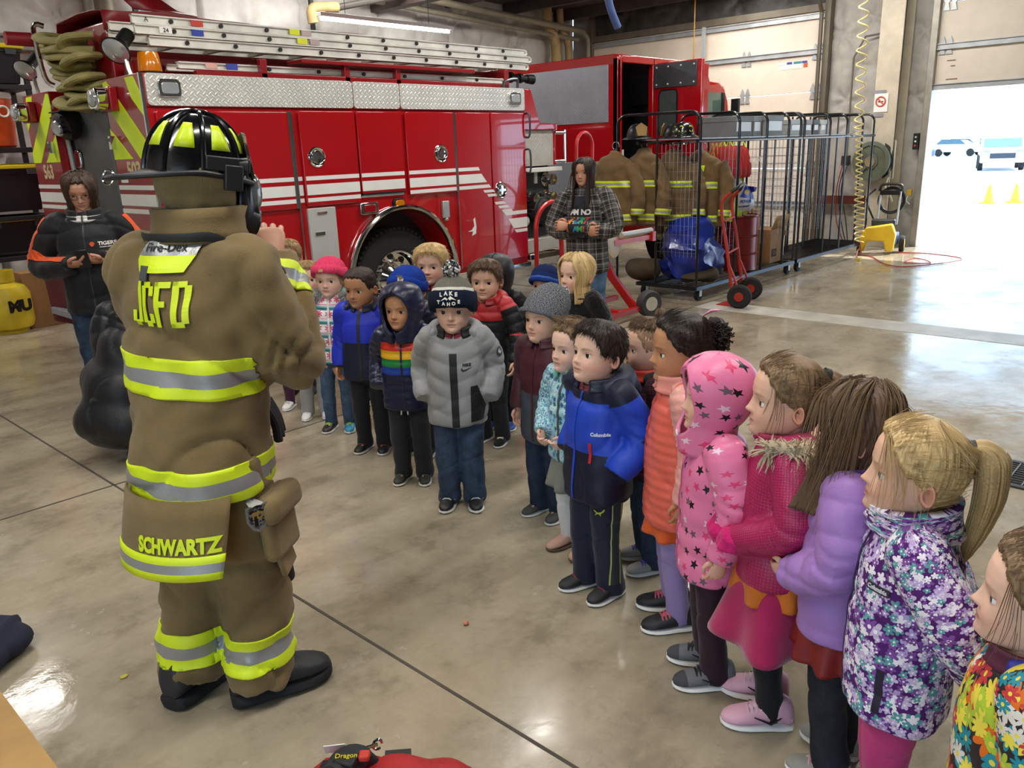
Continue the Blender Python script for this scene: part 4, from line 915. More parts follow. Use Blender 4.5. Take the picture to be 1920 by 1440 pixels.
def make_trousers(P, mat_, top=None, r=(.062, .055, .047, .043, .04), ank=.02, name='trousers', fold=.004, seed=1, voxel=.008, stack=0):
    H, d = P.H, P.d; m = MB(); top = top or d['hip']+.06
    tors(P, [(top, .088, .068, 0), (d['hip'], .094, .074, 0), (d['hip']-.05, .08, .066, 0), (d['hip']-.075, .05, .05, 0)], m)
    segs = [('t', P.sk(Vector((0, 0, (d['hip']-.05)*H))), P.sk(Vector((0, 0, top*H))), .095*H, .095*H)]
    for i in (0, 1):
        a = P.an[i]+Vector((0, 0, (ank-d['ank'])*H)); limb(m, [P.hipj[i], P.kn[i], a], [x*H for x in r], 16)
        segs.append(('l', P.hipj[i], P.kn[i], .07*H, .05*H)); segs.append(('l', P.kn[i], a, .05*H, .04*H))
    me = remesh(m, voxel*H/1.1 if P.child else voxel*H/1.5, 4); reg, rv, tv = garment_uv(me, P, segs); V = co_of(me); N = no_of(me)
    low = np.clip((P.kn[0].z-V[:, 2])/(.25*H), 0, 1)
    disp = fold*(.5+low)*SNoise(seed+3, 24, aniso=(.5, .5, 1.6))(V)*.7+fold*.4*SNoise(seed+5, 60)(V)-fold*1.4*(1-np.abs(np.sin(1.3*SNoise(seed+7, 16, aniso=(.6, .6, 1.5))(V))))**4+stack*low*np.abs(np.sin(V[:, 2]/(.028*H)+3*V[:, 0]))
    set_co(me, V+N*disp[:, None]); mats = mat_ if isinstance(mat_, (list, tuple)) else [mat_]
    o = finish(name, me, mats, reg, [0]*5, P.o); P.tr = o; P.tseg = segs; return o
def make_skirt(P, mat_, z0, z1, r0, r1, name='skirt', folds=7, amp=.008):
    H = P.H; rows = []; nt = 64
    for i in range(14):
        q = i/13; z = (z0+(z1-z0)*q)*H; r = (r0+(r1-r0)*q)*H; row = []
        for k in range(nt):
            t = 2*math.pi*k/nt; rr_ = r*(1+(.9*amp/.05)*q*math.sin(folds*t+2)*.8)
            row.append(tuple(P.sk(Vector((math.sin(t)*rr_, math.cos(t)*rr_*.86, z)))))
        rows.append(row)
    return grid_obj(name, np.array(rows), mat_, P.o, True, .006)
def upper_cap(u, i):
    u = u[i] if isinstance(u, (list, tuple)) else u
    return M('#2c2c2e', .5) if u.name.startswith('knit') else u
def make_shoes(P, upper, sole, lace=None, boot=0, name='shoe', L=None, accent=None, soleh=.022, strap=None, cap=None):
    H = P.H; L = (L or P.d['foot'])*H
    for i, sx in enumerate((-1, 1)):
        yaw = R_(P.ft[i]); c = P.an[i]; base = Vector((c.x, c.y, 0)); Rz = Matrix.Rotation(yaw, 3, 'Z')
        secs = [(-.30, .20, .34), (-.27, .31, .48), (-.18, .36, .56), (-.05, .37, .58), (.06, .37, .50), (.18, .39, .39), (.32, .41, .30), (.46, .40, .245), (.58, .34, .20), (.66, .24, .155), (.70, .10, .10)]
        sh = soleh/.022*.10
        def ring(y, w_, h0, h1, n=18, p=.75):
            out = []
            for k in range(n):
                a = 2*math.pi*k/n; s_, c_ = math.sin(a), math.cos(a)
                x = .5*w_*math.copysign(abs(s_)**p, s_); z = h0+(h1-h0)*(.5+.5*math.copysign(abs(c_)**.8, c_)); out.append(base+Rz @ (Vector((x*L*(1-.25*max(0, (z-h0)/(h1-h0+1e-6)-.3)), y*L, z*L))))
            return out
        m = MB(); m.loft([ring(y, w_, sh*.8, sh*.8+h*.72*(1+(.3*boot if -.25 < y < .1 else 0))) for y, w_, h in secs]); so = m.build(name, upper[i] if isinstance(upper, (list, tuple)) else upper, P.o, True, ang=50)
        m = MB(); m.loft([ring(y*1.02, w_*1.10, 0+max(0, (y-.45))*.12, sh, p=.6) for y, w_, h in secs]); m.build('sole', sole, so, True, ang=40)
        if not boot:
            m = MB(); m.loft([ring(y, w_*1.03, sh*.8, sh*.8+h*.72*1.03) for y, w_, h in ((.50, .385, .225), (.58, .34, .20), (.66, .245, .155), (.705, .10, .10))]); m.build('toe_cap', cap or upper_cap(upper, i), so, True)
            m = MB(); m.loft([ring(y, w_*1.04, sh*.8, sh*.8+h*.50) for y, w_, h in ((-.305, .20, .34), (-.27, .31, .48), (-.18, .36, .50))]); m.build('heel_cap', cap or upper_cap(upper, i), so, True)
        if boot:
            m = MB(); limb(m, [base+Rz @ Vector((0, 0, .3*L)), c+Vector((0, -.0*H, boot*.35*L+.2*L))], [.2*L, .21*L], 16); m.build('boot_shaft', upper, so, True)
        if lace:
            m = MB()
            m.tube([base+Rz @ (Vector((0, .06, .50))*L), base+Rz @ (Vector((0, .16, .37))*L), base+Rz @ (Vector((0, .34, .285))*L)], [.07*L, .075*L, .05*L], 8, flat=.35)
            for q in range(5):
                y = .10+.06*q; z = sh*.8+.72*np.interp(y, [s_[0] for s_ in secs], [s_[2] for s_ in secs])*L/L
                m.tube([base+Rz @ (Vector((-.13, y, z-.045))*L), base+Rz @ (Vector((-.06, y, z+.012))*L), base+Rz @ (Vector((.06, y, z+.012))*L), base+Rz @ (Vector((.13, y, z-.045))*L)], .018*L, 6)
            m.build('laces', lace, so, True)
        if accent:
            for q in (-1, 1):
                m = MB(); m.tube([base+Rz @ (Vector((q*.195, -.1, .26))*L), base+Rz @ (Vector((q*.215, .05, .17))*L), base+Rz @ (Vector((q*.20, .28, .26))*L)], [.012*L, .03*L, .012*L], 6, flat=.4); m.build('side_mark', accent, so, True)
        if strap:
            m = MB(); m.tube([base+Rz @ (Vector((-.2, .1, .2))*L), base+Rz @ (Vector((-.1, .12, .47))*L), base+Rz @ (Vector((.1, .12, .47))*L), base+Rz @ (Vector((.2, .1, .2))*L)], .05*L, 8, flat=.4, up=(0, 1, .3)); m.build('strap', strap, so, True)
# hair -----------------------------------------------------------------------
HL_A = [0, .5, .75, .95, 1.15, 1.32, 1.5, 1.7, 2.0, 2.5, 3.15]
HLS = dict(short=[.80, .79, .74, .64, .50, .46, .50, .40, .26, .16, .14], fringe=[.66, .66, .66, .60, .46, .44, .50, .40, .26, .16, .14],
           back=[.84, .83, .78, .70, .60, .53, .50, .42, .30, .2, .18], buzz=[.80, .80, .76, .68, .52, .45, .5, .4, .26, .17, .15])
def make_hair(P, mat_, style='short', th=.05, puff=0, name='hair', seed=0, wave=.010, tuft=700):
    rows = []; nt, nv = 132, 26; ln = HLS[style] if isinstance(style, str) else style; n1 = SNoise(seed, 9); n2 = SNoise(seed+4, 26)
    for i in range(nv):
        v = i/(nv-1); row = []
        for k in range(nt):
            t = -math.pi+2*math.pi*k/nt; z0 = np.interp(abs(t), HL_A, ln)+.012*math.sin(17*t+seed)+.008*math.sin(31*t)
            z = z0+(1.0-z0)*(v**.85); o = th*min(1, .25+v*5)+.007*math.sin(41*t+4*math.sin(3*v*3+t*2)+seed)*min(1, 4*(1-v))+puff*math.sin(math.pi*min(1, v*1.1))
            zc = z if z > .16 else .16
            x, y, zz = head_pt(np.array(t), np.array(zc), o); x, y, zz = float(x), float(y), float(zz)
            if z < .16: zz = z
            q = np.array([[x, y, zz]]); w_ = (wave*n1(q)[0]*.6+wave*.5*n2(q)[0])*min(1, v*3)
            s_ = 1+w_/.4; row.append((x*s_, y*s_, zz+w_*.5))
        rows.append(row)
    # tuck the lower edge under
    first = np.array(rows[0]); inn = first*np.array([.93, .93, 1])+np.array([0, 0, .0]); A = np.concatenate([inn[None], np.array(rows)]); sh = A.shape
    o = grid_obj(name, P.headarr(A.reshape(-1, 3)).reshape(sh), mat_, P.o, True, 0, (1, 1), 80)
    if tuft:
        rn = random.Random(seed+11); R = np.array(rows); m = MB(); back = style == 'back'; L = max(.05, th*1.5)*(2.6 if back else 1.25); rw = .26 if back else .5
        for k in range(tuft):
            i = rn.randrange(0, 3) if rn.random() < .4 else rn.randrange(0, nv-4); j = rn.randrange(nt); p = Vector(R[i, j]); c = Vector((0, -.03, .5)); n = (p-c).normalized()
            g = Vector((0, -1, .1)) if back else (p-Vector((.03, -.12, 1.02))); g = (g-n*g.dot(n)).normalized(); d = g+n*(rn.uniform(.0, .10) if back else rn.uniform(.02, .28))+Vector((rn.gauss(0, .2), rn.gauss(0, .2), rn.gauss(0, .1)))*(.45 if back else 1)
            m.tube([P.headpt(p-g*L*(.05 if back else .7)-n*.006), P.headpt(p+n*.008), P.headpt(p+d*L*rn.uniform(.5, 1.0))], [.010*P.hd*rw, .012*P.hd*rw, .002*P.hd], 4, cap=False)
        me = m.mesh('hair_strands', mat_, ang=80); set_uv(me, [((li*13 % 29)/29., .5) for li in range(len(me.loops))]); newobj('hair_strands', me, o, True)
    return o
def make_long_hair(P, mat_, length=.55, t0=1.0, th=.06, seed=0, name='long_hair', flow=.0, fwd_=.0):
    """curtain of hair from the crown down past the shoulders, open in front between -t0 and t0"""
    rows = []; nt, nv = 130, 34; n1 = SNoise(seed, 7)
    for i in range(nv):
        v = i/(nv-1); row = []
        for k in range(nt+1):
            q = k/nt; tt = t0*(1-.55*max(0, 1-v*3)) if True else t0; t = tt+(2*math.pi-2*tt)*q
            zt = .985-.02*abs(math.cos(t/2)); z = zt-(zt+length)*v; zc = max(z, .22); x, y, zz = head_pt(np.array(t), np.array(zc), th+.015*math.sin(9*t+seed)+.010*math.sin(47*t+3*math.sin(4*v+2*t)))
            x, y = float(x), float(y); drop = max(0, .22-z); zz = float(zz) if z > .22 else z
            x *= 1+.10*drop; y -= .10*drop; y += fwd_*drop*(1 if abs(math.sin(t)) > .6 else .2)*max(0, math.cos(t)+.5)
            w_ = .016*n1(np.array([[x*1.5, y*1.5, zz*.6]]))[0]*min(1, v*2); row.append((x*(1+w_*2), y*(1+w_*2), zz))
        rows.append(row)
    A = np.array(rows); sh = A.shape; return grid_obj(name, P.headarr(A.reshape(-1, 3)).reshape(sh), mat_, P.o, False, .03*P.hd, (1, 1), 80)
def strands(P, mat_, roots, r, name='loose_strand', n=1, seed=0, jitter=.02):
    """thin locks: each root is a list of unit-head points"""
    rn = random.Random(seed); m = MB()
    for pts in roots:
        for _ in range(n):
            o = Vector((rn.uniform(-1, 1), rn.uniform(-1, 1), rn.uniform(-1, 1)))*jitter; Q = [P.headpt(Vector(p)+o*(.4+.8*i)) for i, p in enumerate(pts)]; S_ = smoothpath(Q, 5); m.tube(S_, [r*P.hd*(1-.75*i/len(S_)) for i in range(len(S_))], 5)
    me = m.mesh(name, mat_, ang=80); uv = []; 
    set_uv(me, [(random.random()*.0+(li % 7)*.13, .5) for li in range(len(me.loops))]); return newobj(name, me, P.o, True)
def make_tail(P, mat_, pts, rs, name='ponytail', n=18, seed=0, band=None, wisps=26):
    Q = smoothpath([P.headpt(p) for p in pts], 6); R1 = np.interp(np.linspace(0, 1, len(Q)), np.linspace(0, 1, len(rs)), rs)*P.hd
    m = MB(); m.tube(Q, list(R1), n); rn = random.Random(seed)
    for k in range(wisps):
        a = rn.uniform(0, 6.28); off = Vector((math.cos(a), math.sin(a), rn.uniform(-.3, .3))); i0 = rn.randrange(0, max(1, len(Q)//3)); S_ = []
        for i in range(i0, len(Q)): S_.append(Q[i]+off*R1[i]*(.9+.25*(i/len(Q)))+Vector((0, 0, -.02*P.hd*(i/len(Q))*rn.random())))
        e = S_[-1]+(S_[-1]-S_[-2])*rn.uniform(1, 4); S_.append(e); m.tube(S_, [.03*P.hd*(1-.8*i/len(S_)) for i in range(len(S_))], 5)
    me = m.mesh(name, mat_, ang=80); V = co_of(me); li = np.empty(len(me.loops), np.int32); me.loops.foreach_get('vertex_index', li)
    # u from a hash of the ring index, v along the length
    a0 = np.array(Q[0]); b0 = np.array(Q[-1]); tv = ((V-a0)@(b0-a0))/((b0-a0)@(b0-a0)); u = (np.arange(len(V)) % n)/n
    set_uv(me, np.stack([u[li], tv[li]], 1)); o = newobj(name, me, P.o, True)
    if band:
        x, y, z = frame(Q[1]-Q[0]); m = MB(); m.tube([Q[0]-z*.02*P.hd, Q[0]+z*.05*P.hd], R1[0]*1.25, 16); m.build('hair_tie', band, o, True)
    return o
def make_beanie(P, mat_, rim=(.66, .60, .42, .30), th=.075, cuff=None, cuffh=.17, name='beanie', slouch=0, peak=.05, pom=None, pomr=.2, uvs=(1, 1), tilt=0, pomoff=(0, 0, 0)):
    rows = []; nt, nv = 60, 22
    zr = lambda t: np.interp(abs(t), [0, .8, 1.5, 3.15], rim)
    def row(f, o, extra=0):
        out = []
        for k in range(nt):
            t = -math.pi+2*math.pi*k/nt; z0 = zr(t); z = z0+(1-z0)*f; x, y, zz = head_pt(np.array(t), np.array(min(z, 1.)), o); pk = peak*max(0, (z-.7)/.3)**2
            out.append((float(x), float(y)-slouch*max(0, z-.6)*1.2, float(zz)+pk-.35*slouch*max(0, z-.75)))
        return out
    for i in range(nv): f = i/(nv-1); rows.append(row(f**.9, th*(.85+.15*math.sin(math.pi*f))))
    A = np.concatenate([np.array(row(0, .02))[None], np.array(rows)]); sh = A.shape
    o = grid_obj(name, P.headarr(A.reshape(-1, 3)).reshape(sh), mat_, P.o, True, 0, uvs, 80)
    if cuff:
        R2 = [row(-.02, .02), row(-.02, th+.02), row(0.03, th+.045), row(cuffh*.55, th+.05), row(cuffh, th+.045), row(cuffh+.03, th+.02), row(cuffh+.02, th-.03)]
        A = np.array(R2); sh = A.shape; grid_obj('cuff', P.headarr(A.reshape(-1, 3)).reshape(sh), cuff, o, True, 0, uvs, 80)
    if pom:
        c = Vector((0+pomoff[0], -.03-slouch*.7+pomoff[1], 1.0+th+peak+pomr*.55+pomoff[2])); rn = random.Random(5); m = MB(); mi = []
        cc = P.headpt(c); m.sphere(cc, pomr*.55*P.hd, 12, 8)
        for k in range(260):
            d = Vector((rn.gauss(0, 1), rn.gauss(0, 1), rn.gauss(0, 1))).normalized(); m.tube([cc+d*pomr*.4*P.hd, cc+d*pomr*P.hd*rn.uniform(.85, 1.05)], [pomr*.09*P.hd, pomr*.13*P.hd], 5, mi=k % len(pom))
        m.build('pompom', pom, o, True, ang=80)
    return o
# ---- decals laid on a garment ---------------------------------------------
def tree_of(o):
    me = o.data; return BVHTree.FromPolygons([v.co.copy() for v in me.vertices], [tuple(p.vertices) for p in me.polygons])
def lay(name, me, mat_, parent, target, o, ux, uy, off=.002, cuts=.012):
    """lay flat mesh me (in its xy plane) on target, cast along -(ux x uy); local coordinates"""
    ux = Vector(ux).normalized(); n = ux.cross(Vector(uy)).normalized(); uy = n.cross(ux); o = Vector(o); tr = tree_of(target)
    bm = bmesh.new(); bm.from_mesh(me)
    xs = [v.co.x for v in bm.verts]; ys = [v.co.y for v in bm.verts]
    for lo, hi, nv in ((min(xs), max(xs), (1, 0, 0)), (min(ys), max(ys), (0, 1, 0))):
        k = int((hi-lo)/cuts)
        for i in range(1, k+1): bmesh.ops.bisect_plane(bm, geom=bm.verts[:]+bm.edges[:]+bm.faces[:], plane_co=Vector(nv)*(lo+(hi-lo)*i/(k+1)), plane_no=nv)
    bmesh.ops.triangulate(bm, faces=bm.faces[:])
    for v in bm.verts:
        p = o+ux*v.co.x+uy*v.co.y; h = tr.ray_cast(p+n*.35, -n, .8)
        q = h[0]+n*(off+v.co.z) if h[0] is not None else p
        v.co = q
    bm.to_mesh(me); bm.free()
    if len(me.materials): me.materials.clear()
    for q in (mat_ if isinstance(mat_, (list, tuple)) else [mat_]): me.materials.append(q)
    return newobj(name, me, parent, True)
def flat_mesh(polys, th=.0015):
    m = MB()
    for k, p in enumerate(polys):
        pl, mi = p if isinstance(p, tuple) and isinstance(p[1], int) else (p, 0); m.prism(pl, (0, 0, 0), (1, 0, 0), (0, 1, 0), th, mi)
    me = bpy.data.meshes.new('d'); me.from_pydata([tuple(v) for v in m.v], [], m.f); me.polygons.foreach_set('material_index', m.m); return me
def lay_text(name, s, size, mat_, P, target, o, ux, uy, bold=0, off=.002, sx=1):
    me = text_mesh(s, size, .0008, bold)
    if sx != 1: me.transform(Matrix.Diagonal((sx, 1, 1, 1)))
    return lay(name, me, mat_, target, target, o, ux, uy, off)
def zipper(P, mat_, z0, z1, w_=.012, name='zipper', target=None, xo=0):
    tg = target or P.j; H = P.H; o = P.sk(Vector((xo, .0, (z0+z1)/2*H))); h = (z1-z0)*H
    return lay(name, flat_mesh([[(-w_/2, -h/2), (w_/2, -h/2), (w_/2, h/2), (-w_/2, h/2)]], .002), mat_, tg, tg, o, (-1, 0, 0), (0, 0, 1), .001)
def band(name, target, co, no, w_, mats, parent, off=.004, cond=None, cuts=(0, .33, .67, 1)):
    """a cloth band cut out of target between two parallel planes and lifted off it"""
    me = target.data; bm = bmesh.new(); bm.from_mesh(me); no = Vector(no).normalized(); co = Vector(co)
    G = lambda: bm.verts[:]+bm.edges[:]+bm.faces[:]
    bmesh.ops.bisect_plane(bm, geom=G(), plane_co=co, plane_no=no, clear_inner=True); bmesh.ops.bisect_plane(bm, geom=G(), plane_co=co+no*w_, plane_no=no, clear_outer=True)
    for c in cuts[1:-1]: bmesh.ops.bisect_plane(bm, geom=G(), plane_co=co+no*w_*c, plane_no=no)
    if cond: bmesh.ops.delete(bm, geom=[f for f in bm.faces if not cond(f.calc_center_median())], context='FACES')
    bm.normal_update()
    for v in bm.verts: v.co += v.normal*off
    for f in bm.faces:
        t = (f.calc_center_median()-co).dot(no)/w_; k = 0
        for i in range(len(cuts)-1):
            if cuts[i] <= t <= cuts[i+1]: k = i
        f.material_index = k % len(mats)
    r = bpy.data.meshes.new(name); bm.to_mesh(r); bm.free()
    for q in mats: r.materials.append(q)
    r.polygons.foreach_set('use_smooth', [True]*len(r.polygons)); o = newobj(name, r, parent, True)
    s_ = o.modifiers.new('s', 'SOLIDIFY'); s_.thickness = off*.9; s_.offset = -1; return o
SWOOSH = [(-.5, .02), (-.42, -.12), (-.30, -.17), (-.1, -.12), (.5, .18), (-.05, -.02), (-.28, -.06), (-.38, .0), (-.40, .12), (-.46, .10)]
# ---- cloth materials --------------------------------------------------------
def cloth(c, rough=.75, bump=.25, bs=220, var=.05, sheen=.1): return M(c, rough, 0, bump, bs, var, 0, sheen, .3, 9)
def puffer(c, rough=.42): return M(c, rough, 0, .12, 90, .04, 0, .05, .45, 9)
def denim(c='#33455f'):
    t = NT('denim'); p = t.coord(); n = t.noise(p, 14, 5, .6); f = t.noise(t.vmath('MULTIPLY', p, (1, 1, .25)), 300, 2); c = hexc(c)
    t.out(t.ramp(t.math('ADD', t.math('MULTIPLY', n, .8), t.math('MULTIPLY', f, .2)), [(.35, tuple(x*.6 for x in c[:3])+(1,)), (.65, tuple(min(1, x*1.45) for x in c[:3])+(1,))]), .85, 0, Specular_IOR_Level=.2); t.bump(f, .3, .004); return t.m
def vramp(stops, rough=.5, bump=.12, bs=90):
    """colour zones along the garment (UV v), hard edges"""
    t = NT('colour block'); v = t.n('SeparateXYZ', None, i0=t.uvm()).outputs[1]; st = [(max(0, min(1, p)), hexc(c)) for p, c in stops]
    c = t.ramp(v, st, 'CONSTANT'); t.out(c, rough, 0, Specular_IOR_Level=.35); t.bump(t.noise(t.coord(), bs, 3), bump, .008); return t.m
def stars_mat(base, cols, scale, r0=.33, pts=5, inner=.45, seedrot=6.28, rough=.4, petal=False, base2=None, layers=1, keep=.85, aspect=1.9, bump=.1):
    t = NT('print'); uv = t.uvm(); colr = hexc(base)
    if base2: colr = t.mix(t.ramp(t.noise(t.vmath('MULTIPLY', uv, (aspect*6, 6, 1)), 1.5, 3), [(.45, (0, 0, 0, 1)), (.55, (1, 1, 1, 1))]), hexc(base), hexc(base2))
    for L in range(layers):
        sc = scale*(1+.6*L); q = t.vmath('ADD', t.vmath('MULTIPLY', uv, (aspect*sc, sc, 0)), (7.3*L, 3.1*L, 0))
        vo = t.n('TexVoronoi', {'voronoi_dimensions': '2D', 'feature': 'F1'}, Vector=q, Scale=1.0, Randomness=.75)
        loc = t.vmath('SUBTRACT', q, vo.outputs['Position']); rnd = t.n('SeparateColor', None, i0=vo.outputs['Color']); sp = t.n('SeparateXYZ', None, i0=loc)
        r = t.math('SQRT', t.math('ADD', t.math('MULTIPLY', sp.outputs[0], sp.outputs[0]), t.math('MULTIPLY', sp.outputs[1], sp.outputs[1])))
        th = t.math('ADD', t.math('ARCTAN2', sp.outputs[1], sp.outputs[0]), t.math('MULTIPLY', rnd.outputs[0], seedrot))
        if petal: R1 = t.math('MULTIPLY', r0, t.math('ADD', .45, t.math('MULTIPLY', .55, t.math('ABSOLUTE', t.math('SINE', t.math('MULTIPLY', th, pts/2))))))
        else:
            k = t.math('DIVIDE', t.math('PINGPONG', th, math.pi/pts), math.pi/pts); R1 = t.math('MULTIPLY', r0, t.math('DIVIDE', inner, t.math('ADD', inner, t.math('MULTIPLY', t.math('SUBTRACT', 1, inner), k))))
        msk = t.math('MULTIPLY', t.math('LESS_THAN', r, R1), t.math('LESS_THAN', rnd.outputs[1], keep))
        pc = t.ramp(rnd.outputs[2], [(i/len(cols), hexc(c)) for i, c in enumerate(cols)], 'CONSTANT'); colr = t.mix(msk, colr, pc)
        if petal: colr = t.mix(t.math('MULTIPLY', t.math('LESS_THAN', r, r0*.22), t.math('LESS_THAN', rnd.outputs[1], keep)), colr, hexc(cols[-1]))
    t.out(colr, rough, 0, Specular_IOR_Level=.35); t.bump(t.noise(t.coord(), 120, 3), bump, .008); return t.m
def plaid_mat(base, dark, light, su=10, sv=8, rough=.85):
    t = NT('plaid'); sp = t.n('SeparateXYZ', None, i0=t.uvm())
    def bands(s_, k, stops): return t.ramp(t.math('FRACT', t.math('MULTIPLY', s_, k)), stops, 'CONSTANT')
    st = [(0, (.25,)*3+(1,)), (.3, (.75,)*3+(1,)), (.36, (.25,)*3+(1,)), (.5, (.45,)*3+(1,)), (.8, (1,)*3+(1,)), (.84, (.45,)*3+(1,)), (.97, (.25,)*3+(1,))]
    f = t.math('MULTIPLY', t.math('ADD', t.n('SeparateColor', None, i0=bands(sp.outputs[0], su, st)).outputs[0], t.n('SeparateColor', None, i0=bands(sp.outputs[1], sv, st)).outputs[0]), .5)
    t.out(t.ramp(f, [(.22, hexc(dark)), (.45, hexc(base)), (.9, hexc(light))]), rough, 0, Specular_IOR_Level=.2); t.bump(t.noise(t.coord(), 250, 2), .2, .006); return t.m
def cell_mat(c, c2, scale=60, rough=.45):
    t = NT('cells'); v = t.n('TexVoronoi', {'feature': 'DISTANCE_TO_EDGE', 'voronoi_dimensions': '2D'}, Vector=t.vmath('MULTIPLY', t.uvm(), (1.9, 1, 1)), Scale=scale, Randomness=.25)
    t.out(t.mix(t.math('LESS_THAN', v.outputs['Distance'], .09), hexc(c), hexc(c2)), rough, 0); t.bump(v.outputs['Distance'], .4, .004); return t.m
def knit_mat(c, c2, su=60, sv=30, rough=.9, stripes=None):
    t = NT('knit'); uv = t.uvm(); sp = t.n('SeparateXYZ', None, i0=uv); w_ = t.math('ABSOLUTE', t.math('SINE', t.math('MULTIPLY', sp.outputs[0], su*math.pi)))
    n = t.noise(t.vmath('MULTIPLY', uv, (su*1.3, sv, 1)), 1, 2)
    if stripes: c_ = t.ramp(sp.outputs[1], [(p, hexc(x)) for p, x in stripes], 'CONSTANT')
    else: c_ = t.ramp(n, [(.4, hexc(c)), (.6, hexc(c2))])
    t.out(c_, rough, 0, Specular_IOR_Level=.15); t.bump(w_, .5, .006); return t.m
# ---------------------------------------------------------------- the people
FAIR, FAIR2, TAN, BROWN = '#dcb097', '#e2b9a2', '#c2926f', '#b58361'
HB = dict(blond=hair_mat('#a5875c', '#5c4526'), pale=hair_mat('#cfb07a', '#94723f'), brown=hair_mat('#3d2c1e', '#181009'), dkbrown=hair_mat('#2a1d15', '#0e0806'), mid=hair_mat('#5e4530', '#2b1d12'), dirty=hair_mat('#84694a', '#443120'), buzz=hair_mat('#33241a', '#1a110b', 300))
K = 'children standing and watching the firefighter'
BLKC = cloth('#17181b'); NAVY = puffer('#141a33'); WSOLE = M('#dedcd7', .6, var=.03); BSOLE = M('#1b1b1c', .7)
def shirt(P, mat_, z=.72): return make_collar(P, mat_, .05, .035, P.d['neck']-.03, .02, .05, 'shirt_collar')
# 1 boy at the back, mostly behind the firefighter's hands
P = Person((3.24, 5.30), 8, 1.17, lean=(.0, 0)); make_body(P, FAIR, '#8a6a45', seed=1, group=K, label='person with short blond hair and grey top, behind the firefighter\'s raised hands')
make_jacket(P, [puffer('#4c4f55'), puffer('#4c4f55')], quilt=.05); make_collar(P, puffer('#4c4f55')); make_trousers(P, cloth('#1b1e26')); make_shoes(P, BLKC, BSOLE); make_hair(P, HB['blond'], 'short', .055)
# 2
P = Person((3.0, 4.98), 15, 1.10, lean=(.02, 0)); make_body(P, TAN, '#2a1d14', seed=2, group=K, label='person with dark hair and purple leggings, only forehead showing behind the firefighter\'s hand')
make_jacket(P, [cloth('#2b2f3a'), cloth('#2b2f3a')]); make_collar(P, cloth('#2b2f3a')); make_trousers(P, cloth('#4a1f3d', bump=.1), r=(.05, .045, .04, .037, .03)); make_shoes(P, M('#e6e3de', .5), WSOLE, M('#c9c6c0')); make_hair(P, HB['brown'], 'short', .06)
# 3
P = Person((2.955, 4.68), 5, 1.085, lean=(.035, 0), pitch=2); make_body(P, FAIR2, '#9a7a52', seed=3, blush=.5, curl=(.7, .7), group=K, label='person with short blond hair, light grey joggers and red jacket, left of the pink beanie')
make_jacket(P, [cloth('#a5202a'), cloth('#a5202a')]); make_collar(P, BLKC, h=.045); make_trousers(P, cloth('#9c9b98', bump=.15), stack=.004); make_shoes(P, M('#e8e6e2', .5), WSOLE, M('#d5d2cc')); make_hair(P, HB['blond'], 'short', .05)
# 4 pink beanie girl
P = Person((2.90, 4.325), 16, 1.125, lean=(.03, 0), arms=('down', 'down'), yaw=-6, pitch=-3); make_body(P, FAIR2, '#8d6b45', seed=4, curl=(.4, .4), group=K, label='person in a bright pink beanie and teal and pink patterned jacket with fur collar')
pm = stars_mat('#e7dfe2', ['#d94a6d', '#3f8f93', '#e06a86', '#e7dfe2'], 7, .42, 8, petal=True, aspect=2.4)
def banded(cols, flower, n=5):
    t = NT('banded print'); sp = t.n('SeparateXYZ', None, i0=t.uvm()); f = t.math('FRACT', t.math('MULTIPLY', sp.outputs[1], n))
    c = t.ramp(f, [(p, hexc(x)) for p, x in cols], 'CONSTANT'); q = t.vmath('MULTIPLY', t.uvm(), (9, n, 0)); q2 = t.vmath('SUBTRACT', t.vmath('FRACTION', q), (.5, .68, 0)); s2 = t.n('SeparateXYZ', None, i0=t.vmath('MULTIPLY', q2, (1, 1.4, 0)))
    r = t.math('SQRT', t.math('ADD', t.math('MULTIPLY', s2.outputs[0], s2.outputs[0]), t.math('MULTIPLY', s2.outputs[1], s2.outputs[1]))); th = t.math('ARCTAN2', s2.outputs[1], s2.outputs[0])
    R1 = t.math('MULTIPLY', .40, t.math('ADD', .35, t.math('MULTIPLY', .65, t.math('ABSOLUTE', t.math('SINE', t.math('MULTIPLY', th, 4))))))
    c = t.mix(t.math('LESS_THAN', r, R1), c, hexc(flower)); t.out(c, .5, 0); t.bump(t.noise(t.coord(), 90, 3), .15, .008); return t.m
bp = banded([(0, '#2f6f78'), (.12, '#7fb9bc'), (.22, '#e9e4e4'), (.28, '#d98ca0'), (.36, '#ece6e6'), (.94, '#3e8388')], '#d2476a')
make_jacket(P, [bp, bp], hem=.42, quilt=.055, qa=.005); make_hood_down(P, M('#7fb9bc'), .95, fur=M('#9a9691', .9)); zipper(P, WSOLE, .43, .80, .012)
make_trousers(P, denim('#475970'), r=(.052, .048, .042, .038, .034)); make_shoes(P, [M('#2a8fae', .5, var=.2, vs=30), M('#2b2220', .5, var=.2)], WSOLE, M('#9fd04a'))
make_hair(P, HB['blond'], [.74, .72, .7, .62, .42, .30, .28, .2, .1, .1, .1], .02, tuft=80); make_beanie(P, knit_mat('#e2486c', '#c93459', 40), cuff=knit_mat('#e2486c', '#cf3a5e', 40), rim=(.74, .70, .50, .34), cuffh=.5, th=.08, uvs=(1, 1), slouch=.08)
make_l = lay('beanie_label', flat_mesh([rrect(-.014, .014, -.012, .012, .003)]), M('#b58a5a', .6), P.o, P.o.children[[c.name.split('.')[0] for c in P.o.children].index('beanie')].children[0], P.headpt((.05, .5, .78)), (-1, 0, 0), (0, 0, 1))
